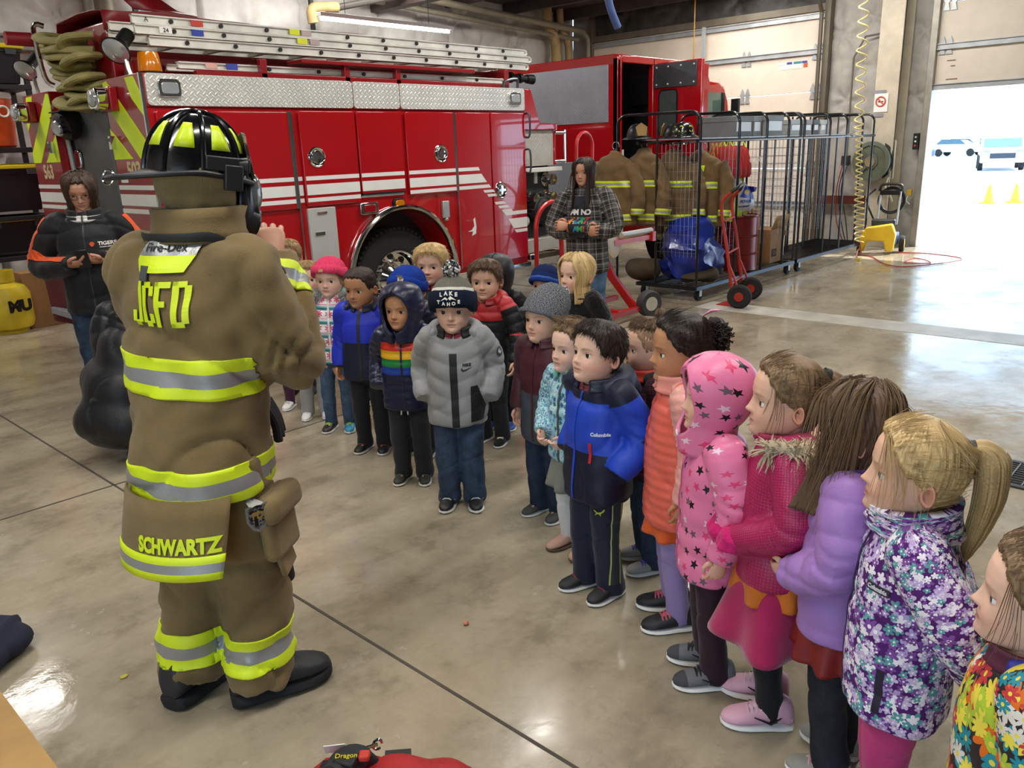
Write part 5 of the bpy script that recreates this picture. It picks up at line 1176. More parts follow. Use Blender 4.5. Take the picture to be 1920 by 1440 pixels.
# 5 royal / navy jacket
P = Person((2.80, 3.83), 22, 1.128, lean=(.0, 0), arms=('loose', 'down'), yaw=-14, pitch=-6); make_body(P, BROWN, '#1d140e', seed=5, lip='#8c5248', eye='#2a1a10', curl=(.5, .5), group=K, label='person with buzzed dark hair in an open royal blue and navy jacket, black trousers')
make_jacket(P, [vramp([(0, '#141b33'), (.52, '#1f2fb4')]), vramp([(0, '#1f2fb4'), (.96, '#1a1f3a')])], hem=.41, bulk=1.08, fold=.006, seed=5); make_hood_down(P, puffer('#151c38'), 1.0); zipper(P, M('#15161c', .5), .42, .78, .018); make_collar(P, M('#1b2030'), .052, .05)
make_trousers(P, cloth('#191b20'), stack=.003); make_shoes(P, M('#17171a', .5), WSOLE, M('#7a2222')); make_hair(P, HB['buzz'], 'buzz', .022, tuft=0)
# 6 royal beanie behind the rainbow hood
P = Person((2.93, 3.56), 20, 1.12, yaw=-10); make_body(P, FAIR, '#8a6a45', seed=6, group=K, label='person in a royal blue beanie and navy coat, face hidden behind the rainbow-striped hood')
make_jacket(P, [NAVY, NAVY], quilt=.06); make_hood_down(P, NAVY); make_trousers(P, cloth('#22262e')); make_shoes(P, BLKC, WSOLE); make_hair(P, HB['blond'], 'fringe', .012, tuft=60)
b_ = make_beanie(P, knit_mat('#1d3f9e', '#16327f', 50), cuff=knit_mat('#1d3f9e', '#173689', 50), rim=(.72, .66, .45, .3), cuffh=.42, th=.085, slouch=.06)
k_ = lay('beanie_label', flat_mesh([rrect(-.017, .017, -.02, .02, .003), ([(-.006, -.01), (.008, -.004), (.006, .01), (-.008, .004)], 1)]), [M('#d8d3c7', .6), M('#b07a2a', .6)], b_, b_.children[0], P.headpt((-.10, .55, .84)), (-1, 0, 0), (0, 0, 1))
# 7 rainbow puffer, hood up
P = Person((2.64, 3.27), 14, 1.085, arms=('pocket', 'pocket'), yaw=-16, pitch=0); make_body(P, '#c79470', '#241811', seed=7, lip='#a85c50', eye='#2a1a10', hands=(0, 0), group=K, label='person in a hooded navy puffer jacket with red, yellow, green and blue chest stripes')
rb = vramp([(0, '#161b3a'), (.45, '#1c3f9c'), (.545, '#1f7a3c'), (.64, '#dca81f'), (.735, '#c22f22'), (.83, '#161b3a')], .38)
make_jacket(P, [rb, puffer('#161b3a', .36)], hem=.40, bulk=1.04, quilt=.0415, qa=.006); zipper(P, M('#11142b', .4), .41, .79, .010)
make_hood_up(P, puffer('#161b3a', .34), .09, opening=.60, drop=.30, trim=puffer('#161b3a', .36), quilt=.16)
make_trousers(P, cloth('#23252a'), stack=.004, r=(.062, .056, .05, .045, .042)); make_shoes(P, M('#2a2b22', .6, var=.3, vs=40), WSOLE, M('#5b5a49'), accent=WSOLE)
m = MB(); 
for x in (-.012, .016): m.tube([P.sk(Vector((x, .088*P.H, .44*P.H))), P.sk(Vector((x*1.3, .094*P.H, .385*P.H)))], .004, 6)
m.build('drawstring', M('#cfc9bb', .8), P.tr, True)
# 8 tall blond boy
P = Person((3.33, 3.80), 14, 1.205, yaw=-4, pitch=-2); make_body(P, FAIR2, '#a5855a', seed=8, blush=.6, group=K, label='tall person with blond fringe in a charcoal jacket, in front of the engine wheel')
make_jacket(P, [cloth('#26282c'), cloth('#26282c')]); make_hood_down(P, cloth('#1c1e22'), 1.0); make_collar(P, cloth('#222428'), .052, .05); shirt(P, M('#8e2430')); make_trousers(P, cloth('#17181c')); make_shoes(P, BLKC, WSOLE); make_hair(P, HB['pale'], 'short', .06, .01)
# 9 grey jacket, striped bobble hat
P = Person((2.585, 2.825), 7, 1.15, lean=(.01, 0), arms=('pocket', 'pocket'), yaw=-3, pitch=-1); make_body(P, FAIR2, '#6b4a30', seed=9, hands=(0, 0), eye='#33241a', group=K, label='person in a light grey puffer jacket, jeans and a navy bobble hat lettered LAKE TAHOE')
gj = M('#8f9090', .5, 0, .25, 260, .05, 0, .1, .4)
make_jacket(P, [gj, gj], hem=.395, bulk=1.12, quilt=.085, qa=.006, chevron=-.35, fold=.005, seed=9); make_hood_down(P, gj, 1.12)
H = P.H; zipper(P, M('#111214', .6), .40, .72, .036); make_collar(P, M('#17181b', .7), .060, .055, P.d['neck']-.022, .02, .55); shirt(P, M('#7b1f2c', .8))
lay('pocket_panel', flat_mesh([[(-.035, -.09), (.02, -.09), (.035, -.02), (0, .09), (-.03, .09)]]), M('#141518', .6), P.j, P.j, P.sk(Vector((-.095*H, 0, .50*H))), (-1, 0, 0), (0, 0, 1), .004)
s_ = .055; lay('swoosh_mark', flat_mesh([[(x*s_, y*s_) for x, y in SWOOSH]]), M('#141518', .5), P.j, P.j, P.sk(Vector((-.055*H, 0, .655*H))), (-1, 0, 0), (0, 0, 1), .0025)
lay_text('chest_lettering', 'NIKE', .018, M('#141518', .5), P, P.j, P.sk(Vector((-.055*H, 0, .672*H))), (-1, 0, 0), (0, 0, 1), .0006, .0025)
sh = P.shl[0].lerp(P.el[0], .45); lay('sleeve_badge', flat_mesh([[(.024*math.cos(a), .024*math.sin(a)) for a in np.linspace(0, 6.1, 20)], ([(.012*math.cos(a), .012*math.sin(a)) for a in np.linspace(0, 6.1, 12)], 1)]), [M('#3a3c40', .5), M('#b9bab8', .5)], P.j, P.j, sh+Vector((-.03, .0, 0)), (-.55, -.8, 0), (0, 0, 1), .003)
make_trousers(P, denim('#36455b'), r=(.066, .06, .053, .05, .048), stack=.004); make_shoes(P, M('#17181a', .5), WSOLE, M('#d4d2cd'), accent=WSOLE, L=.165)
make_hair(P, HB['mid'], 'fringe', .012, tuft=60)
hatm = knit_mat('#6d6b60', '#5d5b51', 60, stripes=[(0, '#6f6d62'), (.42, '#d9d6cd'), (.50, '#182030'), (.64, '#d9d6cd'), (.72, '#6f6d62')])
b_ = make_beanie(P, hatm, cuff=knit_mat('#162033', '#121a2a', 60), rim=(.60, .56, .40, .26), cuffh=.62, th=.09, peak=.10, pom=[M('#e4e2dc', .9), M('#1b2740', .9), M('#8c8a80', .9)], pomr=.19)
cf = b_.children[0]
for s, z, sz in (('LAKE', .88, .17), ('TAHOE', .665, .15)):
    for i, ch in enumerate(s):
        a = (i-(len(s)-1)/2); lay_text('hat_lettering', ch, sz*P.hd*.62, M('#e9e7e0', .8), P, cf, P.headpt((-a*.105, .6, z-(.012*a*a if s == 'LAKE' else -.01*a*a))), (-1, 0, 0), (0, 0, 1), .0012, .003)
lay('hat_emblem', flat_mesh([[(x*.075, y*.075) for x, y in [(-.5, -.1), (-.2, .14), (-.05, .02), (.12, .2), (.5, -.06), (.2, .02), (.1, -.06), (0, .06), (-.1, -.06), (-.2, .02)]]]), M('#e9e7e0', .8), cf, cf, P.headpt((0, .6, .765)), (-1, 0, 0), (0, 0, 1), .003)
# 10 brown hair, red and black jacket
P = Person((3.35, 3.345), 30, 1.135, arms=('loose', 'down'), yaw=16, pitch=-1); make_body(P, FAIR, '#5a4028', seed=10, eye='#2f2118', gaze=-.1, group=K, label='person with short brown hair in a black and red jacket, behind the grey jacket')
make_jacket(P, [vramp([(0, '#1d1e21'), (.62, '#1d1e21'), (.72, '#a8242a'), (.98, '#1d1e21')]), vramp([(0, '#c23a40'), (.12, '#1f2023'), (.5, '#1f2023')])], quilt=.06, bulk=1.02); make_hood_down(P, vramp([(0, '#b32c30'), (.5, '#1a1b1e')]), 1.0); make_collar(P, M('#9c2126', .5), .062, .05)
make_trousers(P, cloth('#20222a')); make_shoes(P, BLKC, WSOLE, WSOLE); make_hair(P, HB['mid'], 'short', .06, .01)
# 11 black hooded coat, blue lining
P = Person((3.59, 3.50), 14, 1.11, yaw=-4); make_body(P, FAIR, '#6b4a30', seed=11, group=K, label='person in a long black hooded coat with bright blue lining, behind the brown-haired child')
bk = puffer('#121316', .5); make_jacket(P, [bk, bk], hem=.30, bulk=1.1, quilt=.11, qa=.005); make_hood_up(P, bk, .10, opening=.62, drop=.3, trim=bk, lining=M('#2233b0', .5))
make_collar(P, M('#2435b8', .5), .056, .06, None, .02, .5); make_trousers(P, cloth('#24324c')); make_shoes(P, M('#3c63b8', .5), WSOLE)
# 12 dark slouch beanie, maroon / charcoal coat
P = Person((2.77, 2.40), 40, 1.115, arms=('down', 'down'), yaw=-4, pitch=2, lean=(.01, 0)); make_body(P, FAIR, '#7a5a3c', seed=12, group=K, eye='#3a2a1e', label='person in a charcoal knit slouch beanie and a maroon and slate rain jacket')
make_jacket(P, [vramp([(0, '#40454f'), (.50, '#451722')], .55), puffer('#451722', .55)], hem=.36, bulk=1.06, fold=.005, seed=12); make_collar(P, puffer('#451722', .55), .056, .055, None, .02, .3); zipper(P, puffer('#3c131d'), .38, .8, .010)
make_trousers(P, denim('#2a3546'), r=(.06, .054, .049, .046, .045)); make_shoes(P, M('#4a4a48', .8, var=.1), WSOLE, strap=M('#3a3a39', .8)); make_beanie(P, knit_mat('#202226', '#8a8c90', 70, 60), rim=(.68, .62, .42, .30), th=.10, slouch=.42, peak=.16, pom=[M('#c9cacb', .9), M('#303236', .9), M('#6f7276', .9)], pomr=.17, pomoff=(0, -.20, -.42), cuff=knit_mat('#26282c', '#77797e', 70, 60), cuffh=.2)
# 13 small beanie far back with raised red sleeve
P = Person((3.86, 3.32), 30, 1.03, arms=('down', 'raise_'), yaw=0); make_body(P, FAIR, '#6b4a30', seed=13, curl=(.4, .2), group=K, label='small person in a blue striped knit hat and red jacket, raised hand showing, mostly hidden')
make_jacket(P, [cloth('#8d1f28'), cloth('#b3242c')]); make_collar(P, cloth('#8d1f28')); make_trousers(P, cloth('#20242c')); make_shoes(P, BLKC, WSOLE)
bm_ = knit_mat('#1f3f94', '#17306f', 60, stripes=[(0, '#1f2f66'), (.3, '#4a6fc0'), (.4, '#1f2f66'), (.6, '#18244d')]); make_beanie(P, bm_, rim=(.66, .6, .42, .3), cuff=knit_mat('#1d3a86', '#17306f', 60), cuffh=.25)
# 14 blonde bob, black fuzzy coat
P = Person((3.665, 2.91), 42, 1.16, arms=('down', 'down'), yaw=-6, pitch=3); make_body(P, FAIR2, '#b0905f', seed=14, blush=.5, eye='#4a3524', group=K, label='person with a pale blonde bob and black fleece coat, in front of the plaid-shirted woman')
fz = M('#0e0e10', .95, 0, .9, 60, .2, 0, .3, .2); make_jacket(P, [fz, fz], bulk=1.12, fold=.006); make_collar(P, fz, .062, .05, None, .03); make_trousers(P, cloth('#1b1d22')); make_shoes(P, BLKC, WSOLE)
make_hair(P, HB['pale'], 'back', .045); make_long_hair(P, HB['pale'], .22, .82, .07, 14)
# 15 girl in mint print jacket
P = Person((2.575, 2.07), 45, 1.055, arms=('clasp', 'clasp'), yaw=-8, pitch=2); make_body(P, FAIR2, '#5a4028', seed=15, eye='#33241a', curl=(.7, .7), group=K, label='small person with wispy hair in a mint and blue patterned jacket, blush ankle boots')
mt = stars_mat('#8fb6c9', ['#4f7f9e', '#c9dde6', '#6a9bb5', '#35607f'], 16, .5, 6, petal=True, base2='#a9d4cf'); make_jacket(P, [mt, mt], hem=.42, quilt=.05, qa=.005); make_collar(P, M('#6fb39d', .5), .06, .055, None, .02); zipper(P, M('#3d4a4e', .5), .43, .79, .012)
make_skirt(P, cloth('#77776f'), .46, .30, .095, .125); make_trousers(P, cloth('#d5d3cd', bump=.1), r=(.05, .045, .04, .036, .03)); make_shoes(P, M('#c79b88', .45, var=.04), M('#5d4636', .7), boot=.75, L=.165)
make_hair(P, HB['dirty'], 'back', .05, wave=.03); 
strands(P, HB['dirty'], [[(.05*math.cos(a)+.02, -.05+.3*math.sin(a), 1.02), (.3*math.cos(a), .1+.3*math.sin(a), 1.08), (.42*math.cos(a), .3*math.sin(a), .95)] for a in np.linspace(0, 6, 24)], .004, n=5, seed=3)
# 16 royal blue jacket boy in front
P = Person((2.35, 1.785), 52, 1.125, lean=(.02, 0), arms=('pocket', 'pocket'), yaw=-2, pitch=10, fwdleg=(-.012, .012)); make_body(P, FAIR2, '#4a3424', seed=16, hands=(0, 0), eye='#2f2118', blush=.35, group=K, label='person with short dark hair in royal blue and navy jacket and navy track trousers')
H = P.H; make_jacket(P, [vramp([(0, '#10142a'), (.44, '#1b3fb0'), (.85, '#12172f')], .5), vramp([(0, '#12172f'), (.10, '#1b3fb0'), (.97, '#12172f')], .5)], hem=.385, bulk=1.16, fold=.006, seed=16, sleeve=1.05)
make_hood_down(P, puffer('#141a36', .55), 1.12); make_collar(P, puffer('#12172f'), .06, .055, None, .02, .45); shirt(P, M('#7c3038')); zipper(P, M('#1b3fb0', .5), .40, .79, .010)
lay('chest_zip', flat_mesh([[(-.006, -.04), (.006, -.04), (.006, .04), (-.006, .04)]]), M('#b0222c', .4), P.j, P.j, P.sk(Vector((-.035*H, 0, .58*H))), (-1, -.4, 0), (0, 0, 1), .003)
lay_text('chest_lettering', 'Columbia', .018, M('#cfd6e6', .4), P, P.j, P.sk(Vector((-.06*H, 0, .645*H))), (-1, -.5, 0), (0, 0, 1), .0006, .003)
tk = cloth('#141a30', .6, .1); make_trousers(P, tk, r=(.064, .058, .052, .05, .048))
for q in (-.022, .022): lay('side_piping', flat_mesh([[(-.0022, -.20), (.0022, -.20), (.0022, .17), (-.0022, .17)]], .001), M('#a9b06a', .5), P.tr, P.tr, P.sk(Vector((-.1*H, q, .25*H))), (0, -1, 0), (0, 0, 1), .002)
lay('side_panel', flat_mesh([[(-.02, -.20), (.02, -.20), (.02, .17), (-.02, .17)]], .001), M('#2b2f36', .7), P.tr, P.tr, P.sk(Vector((-.1*H, 0, .25*H))), (0, -1, 0), (0, 0, 1), .001)
lay('leaping_cat_mark', flat_mesh([[(x*.05, y*.05) for x, y in [(-.5, .1), (-.3, .14), (-.05, .02), (.25, .12), (.42, .34), (.5, .3), (.4, .1), (.2, -.05), (.16, -.3), (.1, -.1), (-.1, -.12), (-.3, -.28), (-.22, -.05), (-.4, .05)]]]), M('#b6bb3c', .5), P.tr, P.tr, P.sk(Vector((-.06*H, .0, .355*H))), (-1, -.3, 0), (0, 0, 1), .002)
make_shoes(P, M('#17181c', .6), WSOLE, M('#7c2a33'), L=.165); make_hair(P, HB['dkbrown'], 'short', .055, .012)
# 17 bun boy
P = Person((2.66, 1.745), 74, 1.085, yaw=0, pitch=2); make_body(P, FAIR, '#3a2a1e', seed=17, eye='#241811', group=K, label='person with shaved sides and small top bun in a red and black jacket')
pj = plaid_mat('#3a1620', '#121216', '#8a4a55', 12, 10); make_jacket(P, [pj, pj], bulk=1.04); make_hood_down(P, BLKC, 1.0); make_collar(P, M('#c0392b', .5), .06, .06, None, .02, .4)
make_trousers(P, denim('#2c3646')); make_shoes(P, M('#8e8d88', .6), WSOLE, M('#5b46a8'), L=.165); make_hair(P, hair_mat('#9c7a5f', '#7a5a44', 300), 'buzz', .012, name='shaved_hair', tuft=0)
make_hair(P, HB['mid'], [.86, .87, .88, .88, .87, .86, .85, .85, .85, .85, .85], .05, name='top_hair'); make_tail(P, HB['mid'], [(0, -.22, 1.02), (0, -.24, 1.10), (0, -.2, 1.18)], [.06, .12, .05], 'hair_bun', seed=3, wisps=14, band=M('#b7a78f'))
# 18 coral jacket
P = Person((2.375, 1.44), 80, 1.185, lean=(.02, 0), arms=('down', 'down'), yaw=4, pitch=0); make_body(P, '#b98560', '#2f2118', seed=18, lip='#9c5a50', eye='#2a1a10', group=K, label='person with curly dark hair and bow in a coral and pale pink puffer coat')
H = P.H; make_jacket(P, [puffer('#d8604e', .38), puffer('#d99a8e', .38)], hem=.36, bulk=1.08, quilt=.034, qa=.005, sleeve=1.08); make_hood_down(P, puffer('#d99a8e'), 1.0); make_collar(P, puffer('#d98a7c'), .062, .07, None, .02, .2); zipper(P, M('#c9503f', .4), .37, .80, .012)
make_skirt(P, cloth('#c7541f'), .42, .32, .10, .115); make_trousers(P, cloth('#8d7aa8', bump=.1), r=(.054, .05, .043, .038, .032)); make_shoes(P, M('#17181d', .6, var=.2, vs=40), WSOLE, M('#c0566a'), L=.175)
make_hair(P, HB['dkbrown'], 'back', .06, wave=.03)
m = MB(); rn = random.Random(8); c0 = Vector((-.02, -.50, .80))
m.sphere(P.headpt(c0), (.11*P.hd, .13*P.hd, .16*P.hd), 14, 10)
for k in range(150):
    d = Vector((rn.gauss(0, 1), rn.gauss(0, 1)-.4, rn.gauss(0, 1)-.3)).normalized(); pts = []; ph = rn.uniform(0, 6)
    for i in range(14):
        q = c0+d*(.10+.012*i)+Vector((.03*math.cos(ph+i*1.1), .03*math.sin(ph+i*1.1), -.012*i*rn.uniform(.6, 1.2))); pts.append(P.headpt(q))
    m.tube(pts, [.012*P.hd]*14, 5)
me = m.mesh('curly_puff', HB['dkbrown'], ang=80); set_uv(me, [((li*7 % 13)/13., .5) for li in range(len(me.loops))]); newobj('curly_puff', me, P.o, True)
m = MB()
for s in (-1, 1): m.tube(smoothpath([P.headpt((-.10, -.30, 1.0)), P.headpt((-.10+s*.07, -.30+s*.10, 1.03-s*.05)), P.headpt((-.10+s*.10, -.30+s*.22, .99-s*.10))], 5), [.02*P.hd, .03*P.hd, .045*P.hd, .06*P.hd, .07*P.hd, .075*P.hd, .07*P.hd, .06*P.hd, .05*P.hd, .03*P.hd, .02*P.hd], 8, flat=.3)
m.build('hair_bow', M('#c07a9a', .3, var=.3, vs=60), P.o, True)
# 19 pink star hooded coat
P = Person((2.16, 1.165), 78, 1.105, lean=(.0, 0), arms=('down', 'down'), yaw=0, pitch=3, feet=(4, -10)); make_body(P, FAIR, '#6b4a30', seed=19, eye='#33241a', curl=(.6, .6), group=K, label='person in a hooded pink coat printed with stars, maroon leggings and grey knit sneakers')
sj = stars_mat('#e0789f', ['#141014', '#d8406f', '#141014', '#6b5560', '#e6c9d6'], 9.5, .33, 5, .42, aspect=1.9); sh_ = stars_mat('#e0789f', ['#141014', '#d8406f', '#141014', '#6b5560', '#e6c9d6'], 1.0, .33, 5, .42, aspect=1.0)
sl = stars_mat('#e0789f', ['#141014', '#d8406f', '#141014', '#6b5560', '#e6c9d6'], 5, .33, 5, .42, aspect=1.0)
make_jacket(P, [sj, sl], hem=.36, bulk=1.1, quilt=.10, qa=.004, sleeve=1.06, fold=.006, seed=19); make_hood_up(P, sh_, .11, opening=.60, drop=.30, trim=M('#d8849f', .5), uvs=(9, 7)); zipper(P, M('#c95f88', .4), .37, .79, .008)
make_trousers(P, cloth('#2a1420', bump=.15), r=(.055, .05, .044, .042, .04), stack=.003); make_shoes(P, knit_mat('#8a8a8e', '#2b2b2f', 30, 30), WSOLE, M('#101012'), accent=M('#101012'), L=.185, cap=M('#3a3a3e', .8))
# 20 magenta coat
P = Person((2.11, .935), 84, 1.165, lean=(.02, 0), arms=('clasp', 'clasp'), yaw=6, pitch=4); make_body(P, FAIR, '#7a5a3c', seed=20, eye='#4a3524', hands=(0, 0), group=K, label='person with light brown hair in a magenta coat with a cream fur hood')
H = P.H; cm = cell_mat('#b01f58', '#7d0f3a', 46); make_jacket(P, [cm, cell_mat('#b01f58', '#7d0f3a', 24)], hem=.42, bulk=1.08, fold=.005); make_hood_down(P, cloth('#b32a62'), 1.12, fur=M('#b8a88d', .9, var=.2)); make_collar(P, cm, .062, .06, None, .02, .5)
make_skirt(P, cloth('#a3124e', sheen=.4), .46, .255, .10, .165, folds=5, amp=.011); make_skirt(P, cloth('#c26a1d'), .47, .38, .118, .122, 'orange_tunic')
# fluffy cuffs and mittens
m = MB(); mm = (P.wr[0]+P.wr[1])*.5+Vector((0, .03*H, -.01*H)); m.sphere(mm, (.055*H, .045*H, .04*H), 16, 10); m.sphere(P.wr[0]+Vector((.0, .01, -.005)), .04*H, 12, 8); m.sphere(P.wr[1]+Vector((0, .01, -.005)), .04*H, 12, 8)
me = remesh(m, .006, 3); V = co_of(me); set_co(me, V+no_of(me)*(.005*SNoise(2, 120)(V))[:, None]); me.materials.append(cloth('#c21c66', .95, .6, 90)); me.polygons.foreach_set('use_smooth', [True]*len(me.polygons)); newobj('fluffy_cuff', me, P.j, True)
make_trousers(P, cloth('#111215', bump=.1), r=(.052, .047, .041, .037, .032)); make_shoes(P, M('#cf9db0', .5, var=.04), WSOLE, M('#d9b3c0'), accent=M('#101012'), L=.185)
make_hair(P, HB['dirty'], 'back', .05, wave=.02); make_tail(P, HB['dirty'], [(0, -.42, .78), (0, -.56, .72), (0, -.55, .5), (-.03, -.5, .2), (-.02, -.46, -.05)], [.10, .13, .12, .10, .03], seed=4, band=M('#17181b'))
strands(P, HB['dirty'], [[(-.30, .2, .80), (-.37, .15, .55), (-.36, .16, .25), (-.33, .2, .0)], [(-.28, .22, .8), (-.35, .2, .6), (-.35, .22, .38)]], .0045, n=8, seed=5, jitter=.05)
# 21 lavender jacket, long hair
P = Person((2.02, .685), 100, 1.15, arms=('clasp', 'clasp'), yaw=8, pitch=4); make_body(P, FAIR, '#5a4028', seed=21, curl=(.7, .7), group=K, label='person with long loose brown hair in a lavender puffer jacket, red skirt and charcoal jeans')
H = P.H; lv = puffer('#9a72b4', .5); make_jacket(P, [lv, lv], hem=.40, bulk=1.12, quilt=.085, qa=.006, sleeve=1.1, fold=.006, seed=21); make_collar(P, M('#6a4a9a', .5), .062, .06, None, .02)
make_skirt(P, M('#7d1a18', .6), .46, .33, .112, .128, folds=9); make_trousers(P, denim('#24272d'), r=(.058, .054, .048, .045, .043)); make_shoes(P, M('#8b8880', .7), WSOLE, M('#d59ab0'))
make_hair(P, HB['mid'], 'back', .055); make_long_hair(P, HB['mid'], .50, .80, .085, 21, fwd_=.35)
strands(P, HB['dirty'], [[(-.15, .1, 1.06), (-.38, .18, .85), (-.44, .22, .45), (-.42, .28, .0), (-.40, .3, -.35)], [(-.1, -.1, 1.08), (-.42, .0, .9), (-.49, .05, .4), (-.5, .1, -.1), (-.45, .15, -.5)], [(0, -.2, 1.08), (-.3, -.32, .95), (-.42, -.36, .5), (-.44, -.34, 0), (-.4, -.3, -.45)], [(-.05, .25, 1.0), (-.25, .36, .85), (-.36, .36, .6), (-.4, .34, .3), (-.4, .33, .0)]], .0045, n=48, seed=6, jitter=.07)
# 22 purple fleece, blonde ponytail
P = Person((1.83, .485), 82, 1.145, arms=('back', 'back'), yaw=2, pitch=6); make_body(P, FAIR, '#9a7a50', seed=22, eye='#4a4a50', curl=(.6, .6), group=K, label='person with a blonde ponytail in a purple fleece jacket printed with white flowers')
H = P.H
def fleece(k): return stars_mat('#4f1d66', ['#c9b6d6', '#5c9a9c', '#b89fd0', '#7a4a94', '#efe8ee'], 8.5*k, .50, 5, petal=True, layers=3, keep=.72, rough=.95, aspect=1.9, bump=.5)
make_jacket(P, [fleece(1.25), fleece(.75)], hem=.38, bulk=1.12, fold=.005, seed=22, sleeve=1.05); make_collar(P, fleece(.5), .064, .075, None, .03, .2); zipper(P, M('#2a1440', .4), .39, .80, .012)
lay('name_tag', flat_mesh([rrect(-.03, .03, -.009, .009, .002)]), M('#2b2b33', .5), P.j, P.j, P.sk(Vector((-.05*H, 0, .685*H))), (-.8, -.6, .0), (0, 0, 1), .004)
lay_text('tag_lettering', 'Columbia', .013, M('#c9c6cf', .5), P, P.j, P.sk(Vector((-.05*H, 0, .685*H))), (-.8, -.6, .0), (0, 0, 1), .0004, .0065)
lay('pocket_zip', flat_mesh([[(-.008, -.055), (.008, -.055), (.008, .055), (-.008, .055)]]), M('#1d0e2b', .6), P.j, P.j, P.sk(Vector((-.075*H, 0, .46*H))), (-.7, -.7, 0), (.25, 0, 1), .003)
make_trousers(P, cloth('#b5366f'), r=(.058, .054, .048, .044, .04)); make_shoes(P, M('#c9c6c4', .6), WSOLE)
make_hair(P, HB['pale'], 'back', .055, wave=.012); make_tail(P, HB['pale'], [(0, -.44, .80), (0, -.56, .82), (0, -.66, .70), (-.02, -.70, .35), (-.05, -.66, .0), (-.10, -.60, -.30)], [.07, .10, .135, .125, .09, .02], seed=9, band=M('#17181b'), wisps=60)
strands(P, HB['pale'], [[(-.20, .3, .86), (-.34, .24, .62), (-.37, .2, .35), (-.34, .22, .08)], [(-.15, .33, .86), (-.28, .33, .66), (-.33, .33, .4), (-.30, .32, .2)], [(-.25, .1, .9), (-.38, .08, .6), (-.40, .02, .3), (-.38, .04, .0)], [(-.1, -.1, 1.06), (-.3, -.15, 1.0), (-.40, -.3, .85)]], .0045, n=11, seed=7, jitter=.06)
# 23 girl at the right edge
P = Person((1.545, .185), 84, 1.065, arms=('down', 'down'), yaw=0, pitch=4); make_body(P, FAIR2, '#9a7a50', seed=23, eye='#3a4a5a', group=K, label='person with dark blonde hair in a bright multicoloured floral jacket, cut by the photo edge')
fl = lambda k: stars_mat('#2a2226', ['#d8d2c8', '#1f8a9a', '#c43a3f', '#d86a1f', '#a9c23a', '#e6d24a'], 6.5*k, .60, 8, petal=True, layers=2, keep=.95, rough=.5); make_jacket(P, [fl(1), fl(.6)], hem=.38, bulk=1.12, sleeve=1.1); make_hood_down(P, M('#2430a0', .5), .95); make_collar(P, M('#5a1f3a', .6), .06, .05)
make_trousers(P, cloth('#22252c')); make_shoes(P, BLKC, WSOLE); make_hair(P, HB['dirty'], 'back', .05, wave=.02); make_tail(P, HB['dirty'], [(0, -.42, .7), (0, -.55, .6), (0, -.55, .2), (0, -.5, -.1)], [.09, .12, .1, .02], seed=11)
strands(P, HB['dirty'], [[(-.25, .2, .85), (-.36, .2, .6), (-.37, .2, .3), (-.33, .24, .05)]], .0045, n=12, seed=8, jitter=.06)
# ---- adults
P = Person((5.66, 4.37), 22, 1.655, child=False, lean=(-.03, 0), arms=(((.055, .045, -.155), (-.205, .085, .022)), ((.055, .045, -.155), (-.205, .065, .0))), yaw=-2, pitch=-3); make_body(P, '#c99678', '#1d140f', seed=30, lip='#9c544c', eye='#2a1a10', curl=(.8, .8), label='person with long dark hair and folded arms in an open black plaid shirt')
H = P.H; make_jacket(P, [plaid_mat('#5d5a58', '#1b1a1b', '#b9b3ac', 9, 8), plaid_mat('#5d5a58', '#1b1a1b', '#b9b3ac', 4, 4)], hem=.42, bulk=.98, fold=.006, seed=30, sleeve=.95, name='plaid_shirt'); make_collar(P, plaid_mat('#5d5a58', '#1b1a1b', '#b9b3ac', 9, 1), .05, .04, None, .02, .6)
ts = lay('tee_shirt_front', flat_mesh([[(-.075, -.17), (.075, -.17), (.085, .05), (.06, .19), (-.06, .19), (-.085, .05)]]), cloth('#22242b'), P.j, P.j, P.sk(Vector((0, 0, .70*H))), (-1, 0, 0), (0, 0, 1), .004)
for s, z, c in (('AM NO', .735, '#e2e0da'), ('SHORT', .695, None), ('I AM!', .655, None)):
    for i, ch in enumerate(s):
        if ch != ' ': lay_text('tee_lettering', ch, .062, M(c or ['#c9502f', '#d8a024', '#2f7fae', '#3f9a4a', '#c43a4a'][i], .7), P, P.j, P.sk(Vector(((1.6-i*.8)*.042, 0, z*H))), (-1, 0, 0), (0, 0, 1), .003, .008)
make_trousers(P, denim('#4b6683'), r=(.062, .054, .046, .042, .038)); make_shoes(P, M('#c9c6c0', .6), WSOLE); hd_ = hair_mat('#2b1c16', '#0f0907'); make_hair(P, hd_, 'back', .05); make_long_hair(P, hd_, .85, .62, .075, 30, fwd_=.35)
strands(P, hair_mat('#4a2018', '#1b0d0a'), [[(s*.3, .2, .7), (s*.40, .22, .3), (s*.42, .24, -.2), (s*.38, .3, -.75)] for s in (-1, 1)], .014, n=12, seed=5, jitter=.08)
# woman with the phone, leaning at the tailboard
P = Person((2.06, 5.80), 12, 1.70, child=False, arms=(((.075, -.01, -.15), (-.13, .115, .02)), ((.075, -.01, -.15), (-.13, .125, .01))), yaw=4, pitch=-22)
make_body(P, '#c79378', '#2b1d14', seed=31, lip='#9c5048', eye='#2a1a10', curl=(.42, .42), handrot=(((.85, .45, .1), (.1, -.35, 1)), ((-.85, .45, .15), (-.1, -.35, 1))), label='person with bobbed hair and glasses in a black and orange jacket, using a phone')
H = P.H; bo = vramp([(0, '#17181b')], .6)
make_jacket(P, [cloth('#17181b', .6), cloth('#17181b', .6)], hem=.46, bulk=1.04, fold=.007, seed=31, sleeve=.95, shr=.82); make_collar(P, cloth('#17181b'), .05, .055, None, .02, .3); shirt(P, M('#d9d7d2')); zipper(P, M('#0e0e10', .4), .47, .84, .01)
ORG = cloth('#d9531e', .6)
